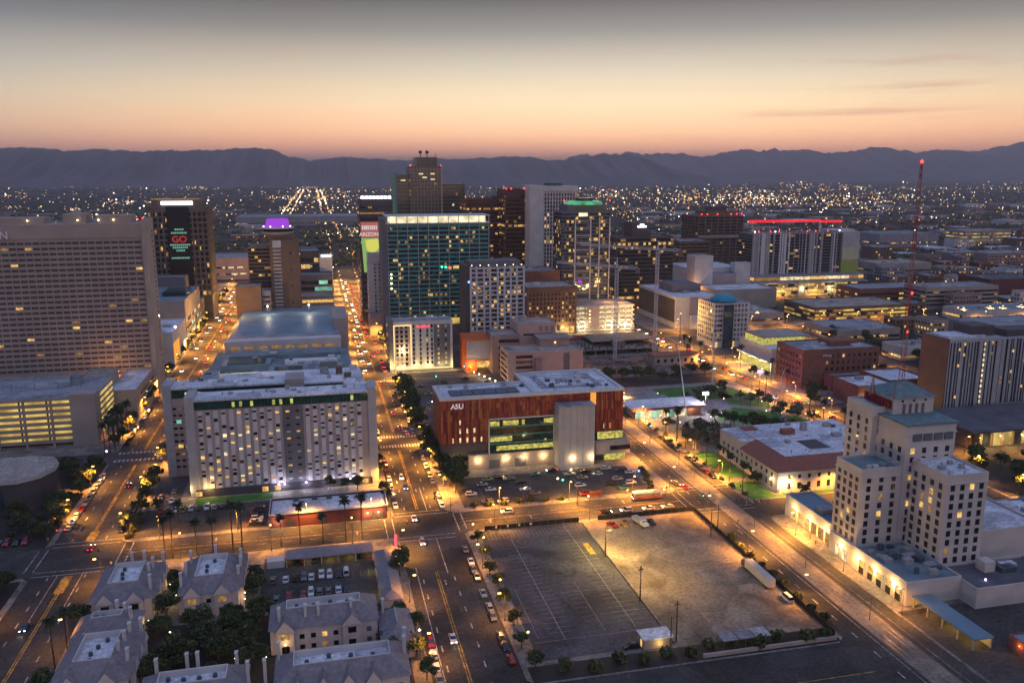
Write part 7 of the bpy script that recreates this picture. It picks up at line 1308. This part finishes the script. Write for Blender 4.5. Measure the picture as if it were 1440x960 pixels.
def driving(l, g='cars driving'):
    for x, y, rz, sh, co, lab in l: car(x, y, rz, sh, co, lab, g, 'on')
driving([(67.8, 300.2, PI / 2, 'suv', 'white', 'white car with lamps on, alone on the cross street beside the parking lot'), (105.2, 291, -PI / 2, 'saloon', 'black', 'dark car braking beside the gap of the screened fence'), (113.7, 291, PI / 2, 'suv', 'white', 'white car behind the dark one on the cross street'), (123, 291, PI / 2, 'saloon', 'white', 'white car beside the bus near the tram street crossing'), (131, 291, PI / 2, 'saloon', 'silver', 'silver car waiting at the tram street crossing'),
         (146.2, 309, 0, 'saloon', 'red', 'red car coming to the crossing on the tram street'), (144.4, 314, 0, 'suv', 'grey', 'grey car behind the red one on the tram street'), (32, 335.5, PI, 'saloon', 'dark blue', 'car with bluish headlamps waiting above the centre crossing'), (31.8, 302, PI, 'saloon', 'white', 'white car with bright headlamps inside the centre crossing'), (32.2, 280, PI, 'suv', 'silver', 'car with bright headlamps just below the centre crossing'), (32.8, 215, PI, 'saloon', 'white', 'white car driving down the centre street beside the townhouse with dormers'),
         (-87.5, 249, PI, 'saloon', 'dark blue', 'dark blue car driving down the dark avenue'), (-81.9, 302, 0, 'saloon', 'red', 'dark red car entering the avenue crossing'), (-82, 364, 0, 'saloon', 'black', 'car with red tail lamps alone on the avenue beside the forecourt'), (31.5, 347, PI, 'suv', 'white', 'white car second in the queue above the centre crossing'), (38, 420, 0, 'saloon', 'black', 'car with red tail lamps by the kerb trees near the plaza corner'), (40.6, 410, 0, 'suv', 'silver', 'silver car beside the one with red tail lamps near the plaza corner'), (37, 447, 0, 'saloon', 'grey', 'car with red tail lamps beside the surface lot'), (36.5, 516, 0, 'saloon', 'red', 'red car stopping at the zebra by the surface lot'),
         (258, 430, PI, 'suv', 'white', 'white car driving past the upper lawn on the wide street'), (266, 418, 0, 'saloon', 'red', 'red car on the wide street beside the brick warehouse'), (267, 385, 0, 'suv', 'black', 'black car on the wide street behind the post office')])
def queue(xs, y0, y1, n, lights, lab, g):
    for i in range(n):
        sh, co = pick(); car(rc.choice(xs), y0 + (y1 - y0) * (i + rc.uniform(.1, .9)) / n, 0 if lights == 'far' else PI, sh, co, lab, g, lights, name='car', simple=True)
queue((36.5, 41), 545, 1000, 34, 'far', 'car with red tail lamps in the queue running up the centre street', 'cars queuing up the centre street'); queue((28, 32), 545, 1050, 30, 'coming', 'car with white headlamps coming down the centre street', 'cars coming down the centre street')
queue((-82, -78), 560, 1000, 18, 'far', 'car with red tail lamps far up the avenue', 'cars heading up the avenue'); queue((-91, -87), 520, 1050, 18, 'coming', 'car with white headlamps coming down the avenue', 'cars coming down the avenue'); queue((257, 261), 480, 700, 12, 'coming', 'car with headlamps on the wide street by the building site', 'cars coming down the wide street'); queue((265, 268), 460, 640, 9, 'far', 'car with red tail lamps on the wide street by the domed offices', 'cars heading up the wide street')
for i in range(9): sh, co = pick(); car(150 + i * 13, 631 + (i % 2) * 6, PI / 2 if i % 2 else -PI / 2, sh, co, 'car with lamps on passing behind the red hoarding', 'cars behind the red hoarding', 'far' if i % 2 else 'coming', name='car', simple=True)
M['bus_white'] = mat('bus_white', (.6, .56, .56), .35, .08, .3); M['bus_red'] = mat('bus_red', (.42, .10, .08), .4, .1, .3)
def bus(x, y, rz, label):
    r = thing('city_bus', label, 'bus', (x, y, .02)); r.rotation_euler = (0, 0, rz); L = 6
    def part(mb, nm, ms): o = mb.build(nm, ms); o.parent = r; return o
    b_ = MB(); extr(b_, [(-L, .35), (-L - .05, 1.5), (L, 1.5), (L + .05, .35)], 1.27); part(b_, 'lower_body', ['bus_red']); b_ = MB(); extr(b_, [(-L, 1.5), (-L + .05, 2.9), (-L + .3, 3.1), (L - .3, 3.1), (L - .05, 2.9), (L, 1.5)], 1.25, 0, 1.12); part(b_, 'upper_body', ['bus_white'])
    for s_ in (-1, 1): b_ = MB(); b_.box(s_ * 1.2, s_ * 1.28, -L + .6, L - .6, 1.55, 2.5); part(b_, 'window_band', ['lit_dim'])
    b_ = MB(); b_.box(-1.1, 1.1, L - .02, L + .04, 1.2, 2.6); part(b_, 'windscreen', ['car_glass'])
    for yy, hh in ((-3.5, .35), (1, .3), (3.6, .25)): b_ = MB(); b_.box(-.8, .8, yy - .9, yy + .9, 3.08, 3.1 + hh); part(b_, 'roof_unit', ['panel'])
    for s_ in (-1.15, 1.15):
        for yy in (-3.2, 3.6): o = obj('wheel', WHEEL, r, (s_, yy, .48)); o.scale = (1.3, 1.45, 1.45)
        obj('headlight', HLM['on'], r, (s_ * .75, L + .05, .8)); obj('taillight', TLM['on'], r, (s_ * .75, -L - .05, .9))
bus(126.6, 302, PI / 2, 'white and rust red city bus stopped at the kerb of the cross street'); bus(267, 340, 0, 'dark city bus on the wide street behind the post office')
# tipper truck, trailer and site vehicles on the dirt lot
r = thing('tipper_truck', 'white tipper truck parked by the black fence on the dirt lot', 'truck', (114, 277.5, .18)); r.rotation_euler = (0, 0, PI + .25)
def lp(mb, nm, ms): o = mb.build(nm, ms); o.parent = r; return o
b_ = MB(); b_.box(-1.1, 1.1, -3.4, 3.4, .7, 1); lp(b_, 'chassis', ['black']); b_ = MB(); extr(b_, [(1.5, 1), (1.5, 2.7), (1.9, 2.8), (2.7, 2.75), (3.0, 1.9), (4.2, 1.75), (4.3, 1)], 1.15); lp(b_, 'cab', ['car_white']); b_ = MB(); b_.box(-1.16, 1.16, 2.72, 2.9, 1.9, 2.6); lp(b_, 'windscreen', ['car_glass']); b_ = MB(); extr(b_, [(-3.6, 1.05), (-3.9, 2.5), (1.3, 2.6), (1.3, 1.05)], 1.2); lp(b_, 'tipper_body', ['silver_panel'])
for s_ in (-1, 1):
    for yy in (-2.4, -1.2, 3): o = obj('wheel', WHEEL, r, (s_, yy, .5)); o.scale = (1.6, 1.5, 1.5)
r = thing('box_trailer', 'long pale box trailer parked against the long black fence', 'trailer', (135.8, 228, .18)); b_ = MB(); b_.box(-1.3, 1.3, -7.5, 7.5, 1, 3.7); lp(b_, 'box', ['silver_panel']); b_ = MB(); b_.box(-1, 1, -7, 7, .7, 1); lp(b_, 'chassis', ['black'])
for s_ in (-1.1, 1.1):
    for yy in (-5.6, -4.4): o = obj('wheel', WHEEL, r, (s_, yy, .5)); o.scale = (1.6, 1.5, 1.5)
b_ = MB(); extr(b_, [(7.7, .7), (7.7, 3), (9.8, 3), (10.2, 1.5), (10.2, .7)], 1.2); lp(b_, 'cab', ['dark_wall'])
r = thing('road_roller', 'small yellow roller beside the tipper truck', 'roller', (107.6, 277, .18)); [lp(MB().tube((-1, q, .7), (1, q, .7), .7, n=14), 'drum', ['steel']) for q in (1.6, -1.4)]; b_ = MB(); extr(b_, [(-2, .9), (-2, 1.7), (.2, 1.8), (1.9, 1.3), (1.9, .9)], .8); lp(b_, 'body', ['yellow_paint']); b_ = MB(); b_.box(-.8, .8, -1, .6, 2.5, 2.6); lp(b_, 'canopy', ['black'])
for sx_ in (-.7, .7):
    b_ = MB(); b_.bar((sx_, -.9, 1.7), (sx_, -.9, 2.5), .06); lp(b_, 'canopy_post', ['black'])
car(103.4, 278.6, .4, 'pickup', 'red', 'red pickup on the dirt lot beside the yellow roller', None, z=.18); car(118.5, 277.6, .1, 'pickup', 'black', 'black pickup next to the tipper truck', None, z=.18); car(137.3, 214, 0, 'van', 'white', 'white van behind the long box trailer', None, z=.18); car(80.5, 199.5, PI / 2, 'suv', 'black', 'black car beside the white site cabin', None, z=.18)
# ---------------------------------------------------------------- wires
t = thing('overhead_line', 'tram wire strung on slim poles over the pale tram tracks', 'tram wire', (155, 200, 0))
for k in range(12):
    y = 198 + k * 34
    if abs(y - 290) < 14: y += 18
    q = MB(); q.tube((155, y, 0), (155, y, 7.2), .13, .1, 6); q.bar((152.4, y, 6.6), (157.6, y, 6.6), .05); q.build('pole', ['pole_metal'], t)
for x in (152.8, 157.2): MB().bar((x, 150, 6.5), (x, 620, 6.5), .025).build('wire', ['black'], t)
t = thing('power_line', 'sagging cables between the utility poles of the lot divide', 'cable', (92.6, 228, 0))
for a, b in (((92.6, 255.6, 10.4), (92.6, 223.4, 10.9)), ((92.6, 223.4, 10.9), (94.2, 200, 11.4)), ((92.6, 255.6, 10.4), (97, 302, 7.8))):
    for dx in (-.7, 0, .7):
        q = MB(); pv_ = None
        for i in range(9): f = i / 8; p = (a[0] + (b[0] - a[0]) * f + dx, a[1] + (b[1] - a[1]) * f, a[2] + (b[2] - a[2]) * f - 1.1 * 4 * f * (1 - f)); q.bar(pv_, p, .025) if pv_ else None; pv_ = p
        q.build('cable', ['black'], t)
for i, (x, y, rz) in enumerate([(165.8, 262, 0), (165.8, 240, 0), (140.4, 250, 0), (47, 308, 0), (23.6, 283, 0), (-71.5, 284, 0), (-97.6, 309, 0), (49.2, 283.5, 0), (137, 306, 0), (120, 306.6, 0), (75, 306.6, 0), (22.6, 308, 0), (-30, 306.2, 0), (166.4, 295, 0), (166.2, 330, 0)]):
    t = thing('street_sign', ['pavement sign by the hotel shop fronts', 'pavement sign by the hotel entrance', 'sign post outside the long black fence', 'sign post at the parking lot corner', 'sign post by the red totem', 'sign post at the townhouse corner', 'sign post at the garden corner', 'sign post at the faded lot corner', 'sign post near the stopped bus', 'bus stop sign ahead of the stopped bus', 'sign post halfway along the parking lot', 'sign post at the end of the long shop', 'sign post beside the cars at the long shop', 'sign post on the post office kerb', 'sign post by the park kerb shrubs'][i], 'sign', (x, y, .1)); MB().tube((x, y, .1), (x, y, 2.7), .045, n=5).build('post', ['steel'], t); MB().box(x - .35, x + .35, y - .05, y - .02, 2, 2.8).build('panel', [['red_paint', 'white_wall', 'yellow_paint', 'teal_panel'][i % 4]], t)
# ---------------------------------------------------------------- people
def person_mesh(cloth, step):
    me = bpy.data.meshes.new('body'); J = {'pel': (0, 0, .95, .15), 'chest': (0, .02, 1.3, .17), 'neck': (0, .02, 1.48, .06), 'head': (0, .05, 1.62, .1), 'top': (0, .04, 1.72, .08), 'sl': (-.19, 0, 1.4, .07), 'el': (-.25, -.05, 1.13, .05), 'hl': (-.26, .08, .9, .04), 'sr': (.19, 0, 1.4, .07), 'er': (.25, .05, 1.13, .05), 'hr': (.26, .14, .92, .04), 'tl': (-.09, 0, .88, .1), 'kl': (-.1, step * .5 + .03, .48, .065), 'al': (-.1, step * .4, .09, .05), 'fl': (-.1, step * .4 + .16, .05, .045), 'tr': (.09, 0, .88, .1), 'kr': (.1, -step * .3 + .05, .48, .065), 'ar': (.1, -step, .09, .05), 'fr': (.1, -step + .16, .05, .045)}
    ks = list(J); E_ = [('pel', 'chest'), ('chest', 'neck'), ('neck', 'head'), ('head', 'top'), ('chest', 'sl'), ('sl', 'el'), ('el', 'hl'), ('chest', 'sr'), ('sr', 'er'), ('er', 'hr'), ('pel', 'tl'), ('tl', 'kl'), ('kl', 'al'), ('al', 'fl'), ('pel', 'tr'), ('tr', 'kr'), ('kr', 'ar'), ('ar', 'fr')]
    me.from_pydata([J[k][:3] for k in ks], [(ks.index(a), ks.index(b)) for a, b in E_], []); o = bpy.data.objects.new('tmp', me); COL.objects.link(o)
    o.modifiers.new('skin', 'SKIN'); 
    for i, k in enumerate(ks): me.skin_vertices[0].data[i].radius = (J[k][3], J[k][3]); me.skin_vertices[0].data[i].use_root = (k == 'pel')
    o.modifiers.new('sub', 'SUBSURF').levels = 1
    dg = bpy.context.evaluated_depsgraph_get(); res = bpy.data.meshes.new_from_object(o.evaluated_get(dg)); bpy.data.objects.remove(o); res.materials.clear()
    res.materials.append(M[cloth]); res.materials.append(M['skin'])
    for p in res.polygons: p.material_index = 1 if p.center.z > 1.5 or (p.center.z < .95 and abs(p.center.x) > .22) else 0
    return res
PMs = [person_mesh('cloth_dark', .22), person_mesh('cloth_pale', .18), person_mesh('cloth_dark', .03)]
hr = MB(); hr.lathe((0, .03, 1.64), [(.112, 0), (.118, .06), (.09, .12), (.04, .145)], 10); HAIR = hr.mesh('hair', ['black'])
for i, (x, y, rz, k, lab) in enumerate([(160, 289.5, 1.6, 0, 'person in dark clothes walking over the crossing towards the post office'), (162.4, 288.8, 1.4, 2, 'person in dark clothes waiting at the post office kerb'), (163.2, 287, 4.7, 1, 'person in pale clothes stepping off the post office kerb'), (150.6, 270.5, 0, 0, 'person in dark clothes standing at the tram track end'), (139.9, 268.8, .3, 2, 'person in dark clothes at the corner outside the fence'), (169, 251.5, 2.8, 1, 'person in pale clothes walking past the lit shop fronts'), (168.8, 247.5, 3.1, 0, 'person in dark clothes walking past the lit shop fronts, nearer the hotel door'), (25.5, 296 - 10, 1.5, 2, 'person in dark clothes beside the red sign totem')]):
    t = thing('person', lab, 'person', (x, y, .14 if 165 < x or x < 26 else .02)); t.rotation_euler = (0, 0, rz); b_ = obj('body', PMs[k], t); obj('hair', HAIR, b_)
# ---------------------------------------------------------------- air
def haze(density):
    o = MB().box(-60000, 60000, -4000, 60000, -2.5, 690).build('haze', [bpy.data.materials.new('haze')]); o['kind'] = 'stuff'
    m = o.data.materials[0]; m.use_nodes = True; t = m.node_tree; t.nodes.clear(); v = N('ShaderNodeVolumePrincipled', t); ot = N('ShaderNodeOutputMaterial', t)
    v.inputs['Color'].default_value = (.84, .84, .99, 1); v.inputs['Density'].default_value = density; v.inputs['Anisotropy'].default_value = .5
    t.links.new(v.outputs[0], ot.inputs['Volume'])
haze(.000085)
